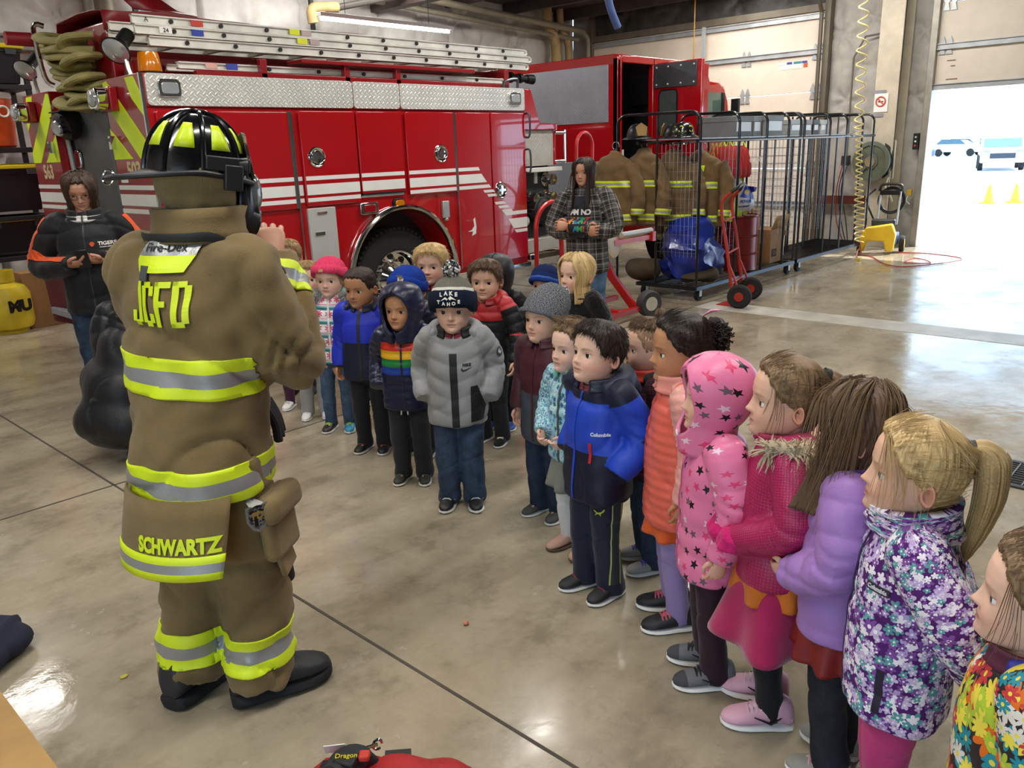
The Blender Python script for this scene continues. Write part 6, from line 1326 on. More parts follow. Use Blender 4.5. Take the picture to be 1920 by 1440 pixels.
for i, sx in ((0, -1), (1, 1)):
    for a, c in ((P.shl[i], P.el[i]), (P.el[i], P.wr[i])):
        ax = (c-a); L = ax.length; ax.normalize(); out = Vector((sx, .35, .35)) if a is P.shl[i] else Vector((sx*.5, .3, .8)); ux = ax.cross(out).normalized()
        lay('orange_panel', flat_mesh([[(-.024, -L*.55), (.024, -L*.55), (.024, L*.5), (-.024, L*.5)]]), ORG, P.j, P.j, (a+c)*.5, ux, ax, .003) if (out-ax*out.dot(ax)).normalized().dot(ux.cross(ax)) > 0 else lay('orange_panel', flat_mesh([[(-.024, -L*.5), (.024, -L*.5), (.024, L*.55), (-.024, L*.55)]]), ORG, P.j, P.j, (a+c)*.5, -ux, ax, .003)
lay_text('chest_lettering', 'TIGERS', .032, M('#e6e2da', .5), P, P.j, P.sk(Vector((-.075*H, 0, .735*H))), (-1, 0, 0), (0, 0, 1), .001, .003); lay('paw_mark', flat_mesh([[(.012*math.cos(a), .012*math.sin(a)) for a in np.linspace(0, 6, 10)]]+[[(.005*math.cos(a)+.014*math.cos(b), .005*math.sin(a)+.016*math.sin(b)) for a in np.linspace(0, 5.6, 8)] for b in (.5, 1.2, 1.95, 2.65)]), ORG, P.j, P.j, P.sk(Vector((-.025*H, 0, .732*H))), (-1, 0, 0), (0, 0, 1), .003)
lay_text('chest_lettering', 'SCHOOL DISTRICT', .010, M('#e6e2da', .5), P, P.j, P.sk(Vector((-.075*H, 0, .722*H))), (-1, 0, 0), (0, 0, 1), .0003, .003)
make_trousers(P, denim('#303d50'), r=(.068, .058, .048, .044, .042)); make_shoes(P, M('#2b2b2d', .6), WSOLE); hw = hair_mat('#3f2c1f', '#1a110b'); make_hair(P, hw, 'back', .055, tuft=0); make_long_hair(P, hw, .12, .66, .085, 31)
m = MB()
for s in (-1, 1): m.tube([P.headpt((s*.15+.10*math.cos(a), .43-.04*math.cos(a)*s*0-.05*abs(math.cos(a))*(1 if math.cos(a)*s > 0 else 0), .475+.075*math.sin(a))) for a in np.linspace(0, 6.283, 22, endpoint=False)], .0022, 6, closed=True); m.tube([P.headpt((s*.25, .39, .49)), P.headpt((s*.37, .05, .49))], .0022, 6)
m.tube([P.headpt((-.05, .44, .49)), P.headpt((.05, .44, .49))], .0022, 6); m.build('glasses', M('#4a2a1c', .3), P.o, True)
ph = P.m @ ((P.wr[0]+P.wr[1])*.5+Vector((0, .085, .035))); xr = (P.m.to_3x3() @ Vector((1, 0, 0))); yr = (P.m.to_3x3() @ Vector((0, .5, .86))); 
rot = Matrix((xr, yr, xr.cross(yr))).transposed()
m = MB(); m.box(ph, (.072, .145, .009), rot=rot); t_ = m.build('phone', M('#222326', .25, .3), bevel=.004); tag(t_, 'dark smartphone held in both hands by the woman in the black and orange jacket', 'phone')
m = MB(); m.box(ph+rot @ Vector((0, 0, .0055)), (.064, .132, .001), rot=rot); PM[t_.name] = Matrix.Identity(4); m.build('screen', M('#0d1116', .08), t_)
# crouching person in a black coat behind the firefighter
P = Person((1.93, 4.92), 20, 1.60, child=False, arms=(((.0, .05, -.13), (-.04, .07, -.08)), ((.0, .05, -.13), (-.04, .07, -.08))))
def crouch(P):
    H = P.H; dz = Vector((0, -.03*H, -.27*H))
    for L in (P.shl, P.el, P.wr): L[:] = [v+dz for v in L]
    P.neck = P.neck+dz; P.headc = P.headc+dz; P.hipj = [v+Vector((0, -.12*H, -.27*H)) for v in P.hipj]; P.kn = [v+Vector((s*.06*H, .13*H, -.02*H)) for v, s in zip(P.kn, (-1, 1))]
    o = P.sk; P.sk = lambda v: o(v)+Vector((0, -.03*H if v.z > .6*H else -.12*H*min(1, max(0, (v.z-.2*H)/(.3*H))), -.27*H*min(1, max(0, (v.z-.25*H)/(.22*H)))))
crouch(P)
make_body(P, FAIR, '#3a2a1e', seed=33, label='person crouching in a long black padded coat, largely hidden behind the firefighter')
make_jacket(P, [bk, bk], hem=.40, bulk=1.2, quilt=.12, qa=.006, fold=.008, flare=.03)
m = MB(); m.sphere((.10, -.02, .40), (.28, .33, .30), 24, 16); m.sphere((.13, .10, .28), (.27, .26, .22), 20, 12); m.sphere((.06, .0, .62), (.2, .22, .22), 20, 12); me = remesh(m, .018, 4); V = co_of(me); set_co(me, V+no_of(me)*(.012*SNoise(70, 14)(V)-.014*(1-np.abs(np.sin(1.3*SNoise(71, 9)(V))))**4)[:, None]); me.materials.append(bk); me.polygons.foreach_set('use_smooth', [True]*len(me.polygons)); newobj('coat_skirt', me, P.o, True)
make_trousers(P, BLKC); make_shoes(P, M('#6b6a66', .7, bump=.2), M('#aeaaa2', .7), M('#8b8880')); make_hair(P, HB['mid'], 'back', .05)
# ---------------------------------------------------------------- firefighter
TAN_ = M('#7b6844', .85, 0, .3, 260, .10, 0, .15, .2, 5); NOM = M('#8a7751', .9, 0, .3, 240, .08, 0, .2, .2, 6); LIM = M('#d9ee1e', .5, 0, .15, 300, .04); SIL = M('#9a9c9c', .35, .3, .1, 200, .04); BOOT = M('#222426', .6, 0, .25, 50, .12)
P = Person((1.019, 2.349), -136, 1.80, child=False, lean=(.14, 0), arms=(((.03, .08, -.16), (-.085, .06, .135)), ((.03, .045, -.15), (-.055, .055, .148))), yaw=-40, pitch=-8, stance=.088, feet=(-4, -42), wide=1.0, fwdleg=(-.005, .03))
P.d = dict(P.d, sh=.808, neck=.868, shx=.098)
for L_ in (P.shl, P.el, P.wr): L_[:] = [v-Vector((math.copysign(.022, v.x), 0, .0)) for v in L_]
make_body(P, '#c99a80', '#3a2a1e', seed=40, curl=(.5, .45), handrot=(((.2, .35, .9), (.9, .5, 0)), ((-.35, .5, .8), (-.6, .8, .1))), label='person in full tan turnout gear, black helmet and breathing mask, seen from behind')
H = P.H
J = make_jacket(P, [TAN_, TAN_], hem=.425, bulk=1.08, fold=.014, seed=41, sleeve=1.18, shr=.74, name='turnout_coat', voxel=.012)
def isarm(c, k=None):
    c = np.array(c); d = []
    for sg in P.jseg:
        a, b = np.array(sg[1]), np.array(sg[2]); ab = b-a; t = min(1, max(0, ((c-a)@ab)/(ab@ab))); d.append(np.linalg.norm(c-a-t*ab)/(sg[3]+(sg[4]-sg[3])*t))
    return int(np.argmin(d)) > 0 if k is None else int(np.argmin(d)) == k
TR = [LIM, SIL, LIM]
band('reflective_band', J, P.sk(Vector((0, 0, 1.10))), (.06, 0, 1), .115, TR, J, .005, lambda c: not isarm(c), (0, .3, .68, 1))
band('reflective_band', J, P.sk(Vector((0, 0, .775))), (0, -.05, 1), .115, TR, J, .005, None, (0, .3, .68, 1))
for i in (0, 1):
    ax = (P.wr[i]-P.el[i]).normalized(); c0 = P.el[i].lerp(P.wr[i], .62); band('reflective_band', J, c0, ax, .09, TR, J, .005, (lambda i: lambda c: isarm(c, 2+2*i))(i), (0, .3, .68, 1))
# storm collar, turned up, and the throat strap
rows = []
for h_, r_ in ((0, .125), (.03, .112), (.07, .110), (.10, .116)):
    rows.append([tuple(P.sk(Vector((math.sin(t)*r_*1.12, math.cos(t)*r_*1.0+.02, (P.d['neck']-.022)*H+h_)))) for t in np.linspace(.5, 2*math.pi-.5, 41)])
grid_obj('storm_collar', np.array(rows), TAN_, J, False, .014)
m = MB(); m.tube(smoothpath([P.sk(Vector((math.sin(t)*.15, math.cos(t)*.128+.012, (P.d['neck']-.028)*H+.03-.16*max(0, math.cos(t)+.5)))) for t in np.linspace(.9, 2*math.pi-.9, 14)], 3), .018, 8, flat=.35); m.build('mask_strap', M('#26282b', .6), P.o, True)
# shoulder patch with maker's lettering, name letters and tab on the back
back = lambda x, z: P.sk(Vector((x, 0, z))); BX, BU = (1, 0, 0), (0, .0, 1)
pp = [[(-.11, .03), (.11, .03), (.125, .075), (-.125, .075)], ([(-.095, -.018), (.095, -.018), (.11, .03), (-.11, .03)], 1), [(-.075, -.062), (.075, -.062), (.095, -.018), (-.095, -.018)]]
lay('back_yoke_patch', flat_mesh(pp, .003), [LIM, SIL], J, J, back(-.005, 1.516), BX, BU, .006)
lay_text('maker_lettering', 'Fire-Dex', .033, M('#1b1c1e', .6), P, J, back(.005, 1.52), BX, BU, 0, .013)
lay('hang_loop', flat_mesh([[(-.018, -.02), (.018, -.02), (.018, .02), (-.018, .02)]], .006), M('#4b4e53', .6), J, J, back(-.045, 1.452), BX, (.2, 0, 1), .006)
def block(ch, s, w_=.44, k=.13):
    R4 = lambda a, b, c, d: [(a*s, b*s), (c*s, b*s), (c*s, d*s), (a*s, d*s)]; h = .5; a = w_/2; q = k*.7
    diag = lambda x0, y0, x1, y1, dx, dy: [(x0*s, y0*s), (x1*s, y1*s), ((x1+dx)*s, (y1+dy)*s), ((x0+dx)*s, (y0+dy)*s)]
    return {'J': [R4(a-k, -h+q, a, h), R4(-a+q, -h, a-q, -h+k), R4(-a, -h+q, -a+k, -h+.34)], 'C': [R4(-a, -h+q, -a+k, h-q), R4(-a+q, -h, a-q, -h+k), R4(-a+q, h-k, a-q, h), R4(a-k, -h+q, a, -h+.3), R4(a-k, h-.3, a, h-q)],
            'F': [R4(-a, -h, -a+k, h), R4(-a, h-k, a, h), R4(-a, -.04, a-.1, .09)], 'D': [R4(-a, -h, -a+k, h), R4(-a, -h, a-q, -h+k), R4(-a, h-k, a-q, h), R4(a-k, -h+q, a, h-q)]}[ch]
for i, ch in enumerate('JCFD'): lay('department_letter', flat_mesh(block(ch, .125, .37), .002), LIM, J, J, back(-.07+.052*i, 1.368), BX, BU, .006)
lay('maker_badge', flat_mesh([[(-.036, .04), (0, .048), (.036, .04), (.036, -.008), (.02, -.036), (0, -.048), (-.02, -.036), (-.036, -.008)], ([(-.029, .012), (.029, .012), (.029, -.006), (.016, -.028), (0, -.038), (-.016, -.028), (-.029, -.006)], 1), ([(-.029, .016), (.029, .016), (.029, .034), (0, .04), (-.029, .034)], 1)], .002), [M('#a9a9a6', .5), M('#16171a', .5)], J, J, P.sk(Vector((.25, -.06, .715))), (.45, .9, 0), (0, 0, 1), .012)
lay_text('badge_lettering', 'FD', .03, M('#d8a83a', .5), P, J, P.sk(Vector((.25, -.06, .722))), (.45, .9, 0), (0, 0, 1), .001, .016)
# trousers
r_ = (.078, .070, .062, .060, .062); Tt = make_trousers(P, TAN_, top=.52, r=r_, ank=.035, name='turnout_trousers', fold=.013, seed=44, voxel=.012, stack=.004)
for i in (0, 1): band('reflective_band', Tt, (0, 0, .15), (0, 0, 1), .12, TR, Tt, .005, (lambda i: lambda c: (c[0] < 0) == (i == 0))(i), (0, .3, .68, 1))
# coat tail
rows = []
for z, k in ((.80, .0), (.74, .01), (.68, .02), (.62, .028), (.56, .034)):
    hw = 1.02-(.80-z)*.9
    rows.append([tuple(P.sk(Vector((math.sin(t)*(.235+k), math.cos(t)*(.195+k)-.01, z)))) for t in np.linspace(math.pi-hw, math.pi+hw, 31)])
tl = grid_obj('coat_tail', np.array(rows), TAN_, J, False, .008)
band('reflective_band', tl, P.sk(Vector((0, 0, .563))), (0, 0, 1), .075, TR, tl, .004, None, (0, .3, .68, 1))
lay_text('name_letters', 'SCHWARTZ', .062, LIM, P, tl, P.sk(Vector((.07, -.1, .668))), BX, BU, .003, .005, .72)
# pockets and knee pads
def pouch(name, c, nrm, up, w_, h, d, mat_, parent):
    n = Vector(nrm).normalized(); u = Vector(up).normalized(); x = u.cross(n).normalized(); u = n.cross(x); rot = Matrix((x, u, n)).transposed(); m = MB(); m.box(c, (w_, h, d), rot=rot)
    o = m.build(name, mat_, parent, True); b = o.modifiers.new('b', 'BEVEL'); b.width = d*.45; b.segments = 4; return o
for i, sx in ((0, -1), (1, 1)):
    q = P.hipj[i].lerp(P.kn[i], .62); pouch('cargo_pocket', q+Vector((sx*.12, .03, 0)), (sx, .2, .08), (0, 0, 1), .18, .22, .055, TAN_, Tt)
    pouch('pocket_flap', q+Vector((sx*.14, .03, .07)), (sx, .2, .12), (0, 0, 1), .21, .09, .07, TAN_, Tt)
    pouch('knee_pad', P.kn[i]+Vector((sx*.0, .10, .0)), (sx*.15, 1, .1), (0, 0, 1), .17, .24, .05, M('#212327', .7), Tt)
    pouch('leg_flap', P.kn[i]+Vector((sx*.115, .035, .03)), (sx, .4, .25), (0, .0, 1), .13, .11, .02, TAN_, Tt)
make_shoes(P, BOOT, M('#161718', .8), None, boot=.9, name='boot', L=.185*1, soleh=.035)
# gloves hanging at the hip
m = MB()
for k in range(5): m.tube(smoothpath([P.sk(Vector((.165-.012*k, .11+.02*k, 1.0))), P.sk(Vector((.185-.012*k, .13+.02*k, .94))), P.sk(Vector((.19-.01*k, .135+.02*k, .885-.012*(k % 2))))], 4), .013, 8)
g = m.build('glove', M('#15161a', .7), J, True)
# hood over the head
rows = []
for i in range(26):
    q = i/25; z = -.42+1.38*q; row = []
    for k in range(49):
        to = .7 if .05 < z < .75 else .3; t = to+(2*math.pi-2*to)*k/48; zz = max(z, .18); x, y, zc = head_pt(np.array(t), np.array(zz), .06+.012*math.sin(9*t+8*q)+.012*math.sin(22*z)); x, y = float(x), float(y); zc = float(zc) if z > .18 else z
        if z < .18: kk = (.18-z); x *= 1-.05*kk; y = y*(1-.05*kk)-.06*kk
        row.append((x, y, zc))
    rows.append(row)
A = P.headarr(np.array(rows).reshape(-1, 3)).reshape(26, 49, 3); grid_obj('protective_hood', A, NOM, P.o, False, .012)
# breathing mask
BM = M('#111214', .35); rows = []
def face_grid(sc, off, n=24, m_=14, z0=.36, hw=.31, hh=.42):
    R = []
    for i in range(m_):
        q = i/(m_-1); row = []
        for k in range(n):
            a = 2*math.pi*k/n; x = hw*sc*math.cos(a)*q; z = z0+hh*sc*math.sin(a)*q; row.append((x, .40+off-1.15*x*x-.25*(z-z0)**2+.14*math.sqrt(max(0, 1-q*q)), z))
        R.append(row)
    return R
A = P.headarr(np.array(face_grid(1.05, .13)).reshape(-1, 3)).reshape(14, 24, 3); mk = grid_obj('breathing_mask', A, BM, P.o, True, .02)
A = np.array(face_grid(.74, .20, z0=.43)); A = P.headarr(A.reshape(-1, 3)).reshape(14, 24, 3); t = NT('visor'); t.out(hexc('#c9d3d6'), .04, 0, Transmission_Weight=.85, IOR=1.3, Coat_Weight=.6); grid_obj('visor', A, t.m, mk, True)
m = MB(); m.tube([P.headpt(p) for p in face_grid(.76, .175, z0=.43)[-1]], .010, 8, closed=True); m.build('visor_rim', M('#2a2c2f', .25, .4), mk, True)
m = MB(); m.tube([P.headpt((0, .50, .14)), P.headpt((0, .66, .08))], [.052, .045], 18); m.tube([P.headpt((0, .66, .08)), P.headpt((0, .70, .07))], .03, 18); m.tube(smoothpath([P.headpt((.2, .52, .5)), P.headpt((.14, .64, .3)), P.headpt((.06, .68, .12))], 4), .008, 6); m.build('regulator', M('#1c1e22', .4), mk, True)
# helmet
HB_ = M('#0c0d0f', .18, 0, coat=.6, var=.1); hm = []
hz, hl, hw_ = .50, .58, .50
def hp(x, y, z): return P.headpt((x, y, z))
rows = []
for i in range(18):
    f = math.pi/2*i/17; rows.append([hp(hw_*math.cos(f)**.85*math.sin(a), (hl*math.cos(f)**.85)*math.cos(a)-.04, hz+.12+.72*math.sin(f)) for a in np.linspace(0, 2*math.pi, 64, endpoint=False)])
m = MB(); m.loft(rows, cap=False); m.loft(rows[-2:], cap=True); hel = m.build('helmet', HB_, P.o, True, ang=60)
m = MB()
for k in range(4):
    a = math.pi*k/4+.0; pts = []
    for f in np.linspace(-math.pi/2*.98, math.pi/2*.98, 25): s = math.sin(f); pts.append(hp(hw_*1.01*math.copysign(abs(s)**.85, s)*math.sin(a), hl*1.01*math.copysign(abs(s)**.85, s)*math.cos(a)-.04, hz+.12+.735*max(0, math.cos(f))))
    m.tube(pts, .0075, 8)
m.build('helmet_comb', HB_, hel, True)
rows = []
for q in np.linspace(0, 1, 8):
    row = []
    for a in np.linspace(0, 2*math.pi, 72, endpoint=False):
        bx = math.cos(a); ext = .12-.05*max(0, bx)+.26*max(0, -bx)**1.6; R1 = 1+ext*q/.55; zz = hz+.14-.02*q-.13*q*max(0, -bx)**1.5-.05*q*max(0, bx)+.03*q*q*abs(math.sin(a)); row.append(hp(hw_*1.0*math.sin(a)*(1+(R1-1)*.75), hl*math.cos(a)*R1-.04, zz))
    rows.append(row)
gb = grid_obj('brim', np.array([[tuple(p) for p in r] for r in rows]), M('#15161a', .4), hel, True, .008)
m = MB(); m.tube(rows[-1], .007, 8, closed=True); m.build('brim_edge', M('#1d1e22', .5), hel, True)
# yellow trapezoids between the combs
for k in range(8):
    a0 = math.pi*(k+.5)/4
    V = []
    for f, w_ in ((.42, .22), (.60, .20), (.78, .16), (.92, .13)):
        for s in (-1, -.33, .33, 1): a = a0+s*w_; V.append(hp(hw_*1.012*math.cos(f)**.85*math.sin(a), hl*1.012*math.cos(f)**.85*math.cos(a)-.04, hz+.12+.727*math.sin(f)))
    m = MB(); m.add(V, [(i*4+j, i*4+j+1, (i+1)*4+j+1, (i+1)*4+j) for i in range(3) for j in range(3)]); o = m.build('helmet_sticker', M('#c6dc1c', .35), hel, True); s_ = o.modifiers.new('s', 'SOLIDIFY'); s_.thickness = .0015; s_.offset = 1
# front shield on its holder, lamp on the brim, rear ring
t = NT('camouflage leather'); t.out(t.ramp(t.noise(t.coord(), 45, 3), [(.35, hexc('#17130d')), (.48, hexc('#4a3d28')), (.56, hexc('#6d6044')), (.66, hexc('#23201a'))], 'CONSTANT'), .6, 0)
sh = [(-.20, 0), (.20, 0), (.26, .18), (.24, .42), (.13, .52), (0, .55), (-.13, .52), (-.24, .42), (-.26, .18)]
V = [hp(x, .60-.25*z-.7*x*x, hz+.14+z*.98) for x, z in sh]+[hp(x, .64-.25*z-.7*x*x, hz+.14+z*.98) for x, z in sh]; n = len(sh)
m = MB(); m.add(V, [tuple(range(n)), tuple(range(2*n-1, n-1, -1))]+[(i, (i+1) % n, n+(i+1) % n, n+i) for i in range(n)]); m.build('front_shield', [t.m], hel, True, ang=20)
m = MB(); m.add([hp(-.10, .38, hz+.60), hp(.10, .38, hz+.60), hp(.2, .55, hz+.30), hp(-.2, .55, hz+.30), hp(-.16, .42, hz+.64), hp(.16, .42, hz+.64)], [(0, 1, 2, 3), (0, 1, 5, 4), (1, 2, 5), (0, 4, 3)]); m.build('shield_holder', HB_, hel, True)
def hbox(name, c, d, mat_, parent, bev=.004):
    m = MB(); m.box(hp(*c), d, rot=(P.headrot)); return m.build(name, mat_, parent, True, bevel=bev)
lt = hbox('helmet_lamp', (.50, .22, hz+.27), (.035, .12, .04), M('#1a1b1e', .4), hel); hbox('lamp_bracket', (.56, .28, hz+.12), (.03, .05, .07), M('#1a1b1e', .4), hel)
m = MB(); m.tube([hp(.50, .34, hz+.27), hp(.50, .44, hz+.27)], [.02, .024], 14); m.build('lamp_head', M('#26282c', .4), lt, True)
m = MB(); m.tube(arcpts(hp(0, -1.0, hz+.0), .02, 0, 340, 14, (1, 0, 0), (0, .3, .95)), .003, 6); m.build('hanging_ring', CHR, hel, True)
# ---------------------------------------------------------------- storage racks and what stands on them
BT = M('#15171a', .3, .3, coat=.4, var=.05); WIRE = M('#9a9b9c', .35, .8, var=.05)
def hoop(m, x, y0, y1, zt, r=.016):
    pts = [(x, y0, .16), (x, y0, zt-.12)]+arcpts((x, y0+.12, zt-.12), .12, 180, 90, 6, (0, 1, 0), (0, 0, 1))+arcpts((x, y1-.12, zt-.12), .12, 90, 0, 6, (0, 1, 0), (0, 0, 1))+[(x, y1, zt-.12), (x, y1, .16)]
    m.tube(pts, r, 8)
def rack(xs, label, bright=False):
    t = thing('gear_rack', (xs[0], 5.25, 0), label, 'rack', 'black wheeled gear racks in front of the cab'); y0, y1 = 4.70, 5.49
    for x in xs:
        m = MB(); hoop(m, x, y0, 5.8 if x < 8.2 else y1, 2.08); m.build('hoop_frame', BT, t)
        m = MB(); m.cyl((x, 5.25, .16), (x, 5.25, 2.06), .014, n=8); m.build('middle_post', BT, t)
    for y in (y0, y1):
        m = MB(); m.tube([(xs[0]-.05, y, 1.77), (xs[-1]+.05, y, 1.77)], .019, 8); m.build('hanging_rail', BT, t)
        m = MB(); m.bb(xs[0]-.02, xs[-1]+.02, y-.02, y+.02, .13, .17); m.build('base_rail', M('#2f3d4d', .3, .5), t)
    m = MB(); m.bb(xs[0]-.02, xs[-1]+.02, 5.23, 5.27, .13, .17); m.bb(xs[0]-.02, xs[0]+.02, y0, y1, .13, .17); m.bb(xs[-1]-.02, xs[-1]+.02, y0, y1, .13, .17); m.build('base_frame', BT, t)
    m = MB()
    for x in np.arange(xs[0], xs[-1], .06): m.bb(x-.003, x+.003, y0, y1, .168, .175)
    for y in np.arange(y0, y1, .12): m.bb(xs[0], xs[-1], y-.003, y+.003, .165, .171)
    m.build('base_grid', BT, t)
    m = MB()
    for x in np.arange(xs[0], xs[-1], .09): m.bb(x-.002, x+.002, y0+.02, y1-.02, 1.80, 1.805)
    for y in np.arange(y0, y1, .1): m.bb(xs[0], xs[-1], y-.002, y+.002, 1.796, 1.80)
    m.build('top_shelf_grid', WIRE, t)
    for i, x in enumerate(xs):
        for ya, yb in (((y0+.02, 5.24),) if x < 11.8 else ()):
            m = MB()
            for z in np.arange(.55, 1.75, .10): m.bb(x-.0016, x+.0016, ya, yb, z-.0018, z+.0018)
            for y in np.arange(ya, yb+.01, .052): m.bb(x-.0014, x+.0014, y-.0014, y+.0014, .5, 1.75)
            m.build('wire_panel', WIRE, t)
    for x in (xs[0]+.1, xs[-1]-.1):
        for y in (y0+.03, y1-.03):
            m = MB(); m.lathe([(.03, -.02), (.06, -.022), (.065, 0), (.06, .022), (.03, .02)], (x, y, .065), (0, 1, 0), 20); k = m.build('caster', RUB, t)
            m = MB(); m.bb(x-.025, x+.025, y-.035, y-.028, .05, .13); m.bb(x-.025, x+.025, y+.028, y+.035, .05, .13); m.bb(x-.03, x+.03, y-.035, y+.035, .12, .135); m.build('caster_fork', SILV, k)
    return t
RK1 = rack([8.08, 8.95, 9.65, 10.25, 10.6], 'black gear rack with the turnout coats, tarp and red drum in it')
RK2 = rack([10.72, 11.55, 12.15, 12.75, 13.2], 'nearly empty black gear rack next to the coiled yellow hose')
# turnout coats hanging in the rack
class Hang: pass
def coat(x, y, zt, rot, label, L=.86, s=1.0, seed=0, letters=None):
    Pm = Matrix.Translation((x, y, 0)) @ Matrix.Rotation(R_(rot), 4, 'Z'); root = thing('turnout_coat', (x, y, zt-L), label, 'coat', 'turnout coats hanging in the rack', R_(rot)); PM[root.name] = Pm @ Matrix.Translation((0, 0, 0)); root.matrix_world = Pm
    m = MB(); zb = zt-L
    m.loft([ell((0, 0, zb+a*L), (1, 0, 0), (0, 1, 0), hw*s, hd*s, 24) for a, hw, hd in ((0, .27, .12), (.02, .285, .135), (.3, .27, .13), (.6, .25, .12), (.8, .235, .11), (.9, .18, .09), (.96, .09, .07), (1.0, .07, .06))])
    for sx in (-1, 1): limb(m, [(sx*.2*s, 0, zt-.17), (sx*.32*s, .02, zt-.45), (sx*.33*s, .06, zt-.74)], [.085*s, .085*s, .08*s, .075*s], 14)
    me = remesh(m, .016, 4); V = co_of(me); cr = SNoise(seed, 15, aniso=(1, 1, .35))(V); set_co(me, V+no_of(me)*(.016*cr+.008*SNoise(seed+2, 40)(V))[:, None]); me.materials.append(TAN2)
    me.polygons.foreach_set('use_smooth', [True]*len(me.polygons)); o = newobj('coat_shell', me, root, True); TR2 = [LIM2, SIL2, LIM2]
    for z in (zb+.06, zt-.42): band('reflective_band', o, (0, 0, z), (0, 0, 1), .075, TR2, o, .004, lambda c: abs(c[0]) < .24*s, (0, .3, .68, 1))
    for sx in (-1, 1): band('reflective_band', o, (0, 0, zt-.74), (0, -.1, 1), .07, TR2, o, .004, (lambda sx: lambda c: c[0]*sx > .25*s)(sx), (0, .3, .68, 1))
    m = MB(); m.tube(arcpts((0, 0, zt+.05), .045, -60, 200, 12, (1, 0, 0), (0, 0, 1)), .004, 6); m.cyl((0, 0, zt-.03), (0, 0, zt+.02), .004, n=6); m.build('hanger_hook', WIRE, root, True)
    if letters:
        lay('back_patch', flat_mesh([[(-.07, -.03), (.07, -.03), (.08, .04), (-.08, .04)]]), LIM2, o, o, (0, 0, zt-.2), (-1, 0, 0), (0, 0, 1), .006); lay_text('department_letters', letters, .10, LIM2, None, o, (0, 0, zt-.32), (-1, 0, 0), (0, 0, 1), .004, .006, .8)
    return root
TAN2 = M('#6d5638', .85, 0, .3, 200, .12, 0, .15, .2, 5); LIM2 = M('#d2e81e', .5, 0, .1, 200, .04); SIL2 = M('#a5a6a4', .35, .3, .1, 200, .04)
coat(8.02, 5.78, 1.70, 95, 'tan turnout coat hanging leftmost in the gear rack, beside the red hoop handle', seed=1)
coat(8.22, 5.52, 1.70, 80, 'tan turnout coat hanging second from the left end of the gear rack', seed=2, s=1.05)
coat(8.42, 5.22, 1.68, 100, 'tan turnout coat at the middle of the gear rack\'s open end, two sleeve bands showing', seed=3)
coat(8.62, 4.98, 1.66, 96, 'tan turnout coat with yellow letters on its back, behind the wire panel', seed=4, letters='JCFD')
coat(9.1, 5.55, 1.3, 120, 'tan turnout coat hanging low behind the lettered coat', seed=6, L=.7, s=.8)
# helmets on the top shelf
def helmet(x, y, z, rz, label, shell, stick=True):
    t = thing('fire_helmet', (x, y, z), label, 'helmet', 'helmets on top of the gear rack', R_(rz)); m = MB()
    m.loft([[(.125*math.cos(f)**.8*math.cos(a), .155*math.cos(f)**.8*math.sin(a), .03+.15*math.sin(f)) for a in np.linspace(0, 2*math.pi, 36, endpoint=False)] for f in np.linspace(0, 1.52, 12)]); m.build('shell', shell, t, True)
    m = MB(); m.loft([[((.125+.06*q)*math.cos(a), (.155+(.07+.06*max(0, -math.sin(a)))*q)*math.sin(a), .035-.03*q) for a in np.linspace(0, 2*math.pi, 40, endpoint=False)] for q in (0, .3, .6, 1.0)], cap=False); b = m.build('brim', shell, t, True); s_ = b.modifiers.new('s', 'SOLIDIFY'); s_.thickness = .006
    if stick:
        for k in range(6):
            a0 = k*1.047+.3; m = MB(); m.add([(.128*math.cos(f)**.8*math.cos(a0+w_), .158*math.cos(f)**.8*math.sin(a0+w_), .03+.153*math.sin(f)) for f, w_ in ((.25, -.22), (.25, .22), (.75, .15), (.75, -.15))], [(0, 1, 2, 3)]); m.build('sticker', LIM2, t, True)
    m = MB(); m.prism([(-.05, 0), (.05, 0), (.07, .1), (0, .15), (-.07, .1)], (0, .19, .04), (1, 0, 0), (0, -.25, .97), .01); m.build('front_shield', M('#8a6a3a', .6), t, True)
helmet(8.42, 5.12, 1.81, -60, 'black fire helmet with yellow stickers on top of the gear rack', M('#141517', .25, coat=.5))
helmet(8.8, 5.45, 1.81, 20, 'plain black fire helmet turned on edge, right of the helmet with stickers', M('#101113', .35), False)
helmet(8.2, 5.6, 1.81, 140, 'plain black fire helmet at the back left of the rack top', M('#131416', .35), False)
# grey boxes on the rack top
for i, (x0, x1, y, h, c, lab) in enumerate([(9.5, 9.95, 5.3, .24, '#77797a', 'grey archive box leftmost of the boxes on the gear rack top'), (9.97, 10.2, 5.3, .24, '#8b8c8b', 'narrow grey box second from the left on the gear rack top'), (10.25, 10.72, 5.25, .25, '#8a8a86', 'grey box with a pale printed end on the gear rack top'), (10.95, 11.32, 5.25, .20, '#b3b3b0', 'pale grey box with a printed sheet on its front on the rack top'), (11.5, 11.75, 5.3, .2, '#8f8c84', 'small beige box on the rack top next to a dark one'), (11.8, 12.0, 5.3, .2, '#4b4d50', 'small dark box between two pale ones on the rack top'), (12.05, 12.25, 5.3, .2, '#bdbbb5', 'rightmost small pale box on the rack top')]):
    t = thing('storage_box', (x0, y, 1.81), lab, 'box', 'boxes on top of the gear racks'); m = MB(); m.bb(x0, x1, y-.25, y+.25, 1.808, 1.808+h); m.build('carton', M(c, .6), t, bevel=.005)
    m = MB(); m.bb(x0-.006, x1+.006, y-.256, y+.256, 1.808+h-.06, 1.812+h); m.build('lid', M(c, .55), t, bevel=.004)
    m = MB(); m.bb(x0+.03, x1-.05, y-.257, y-.251, 1.87, 1.81+h-.07); m.build('paper_label', WHT, t)
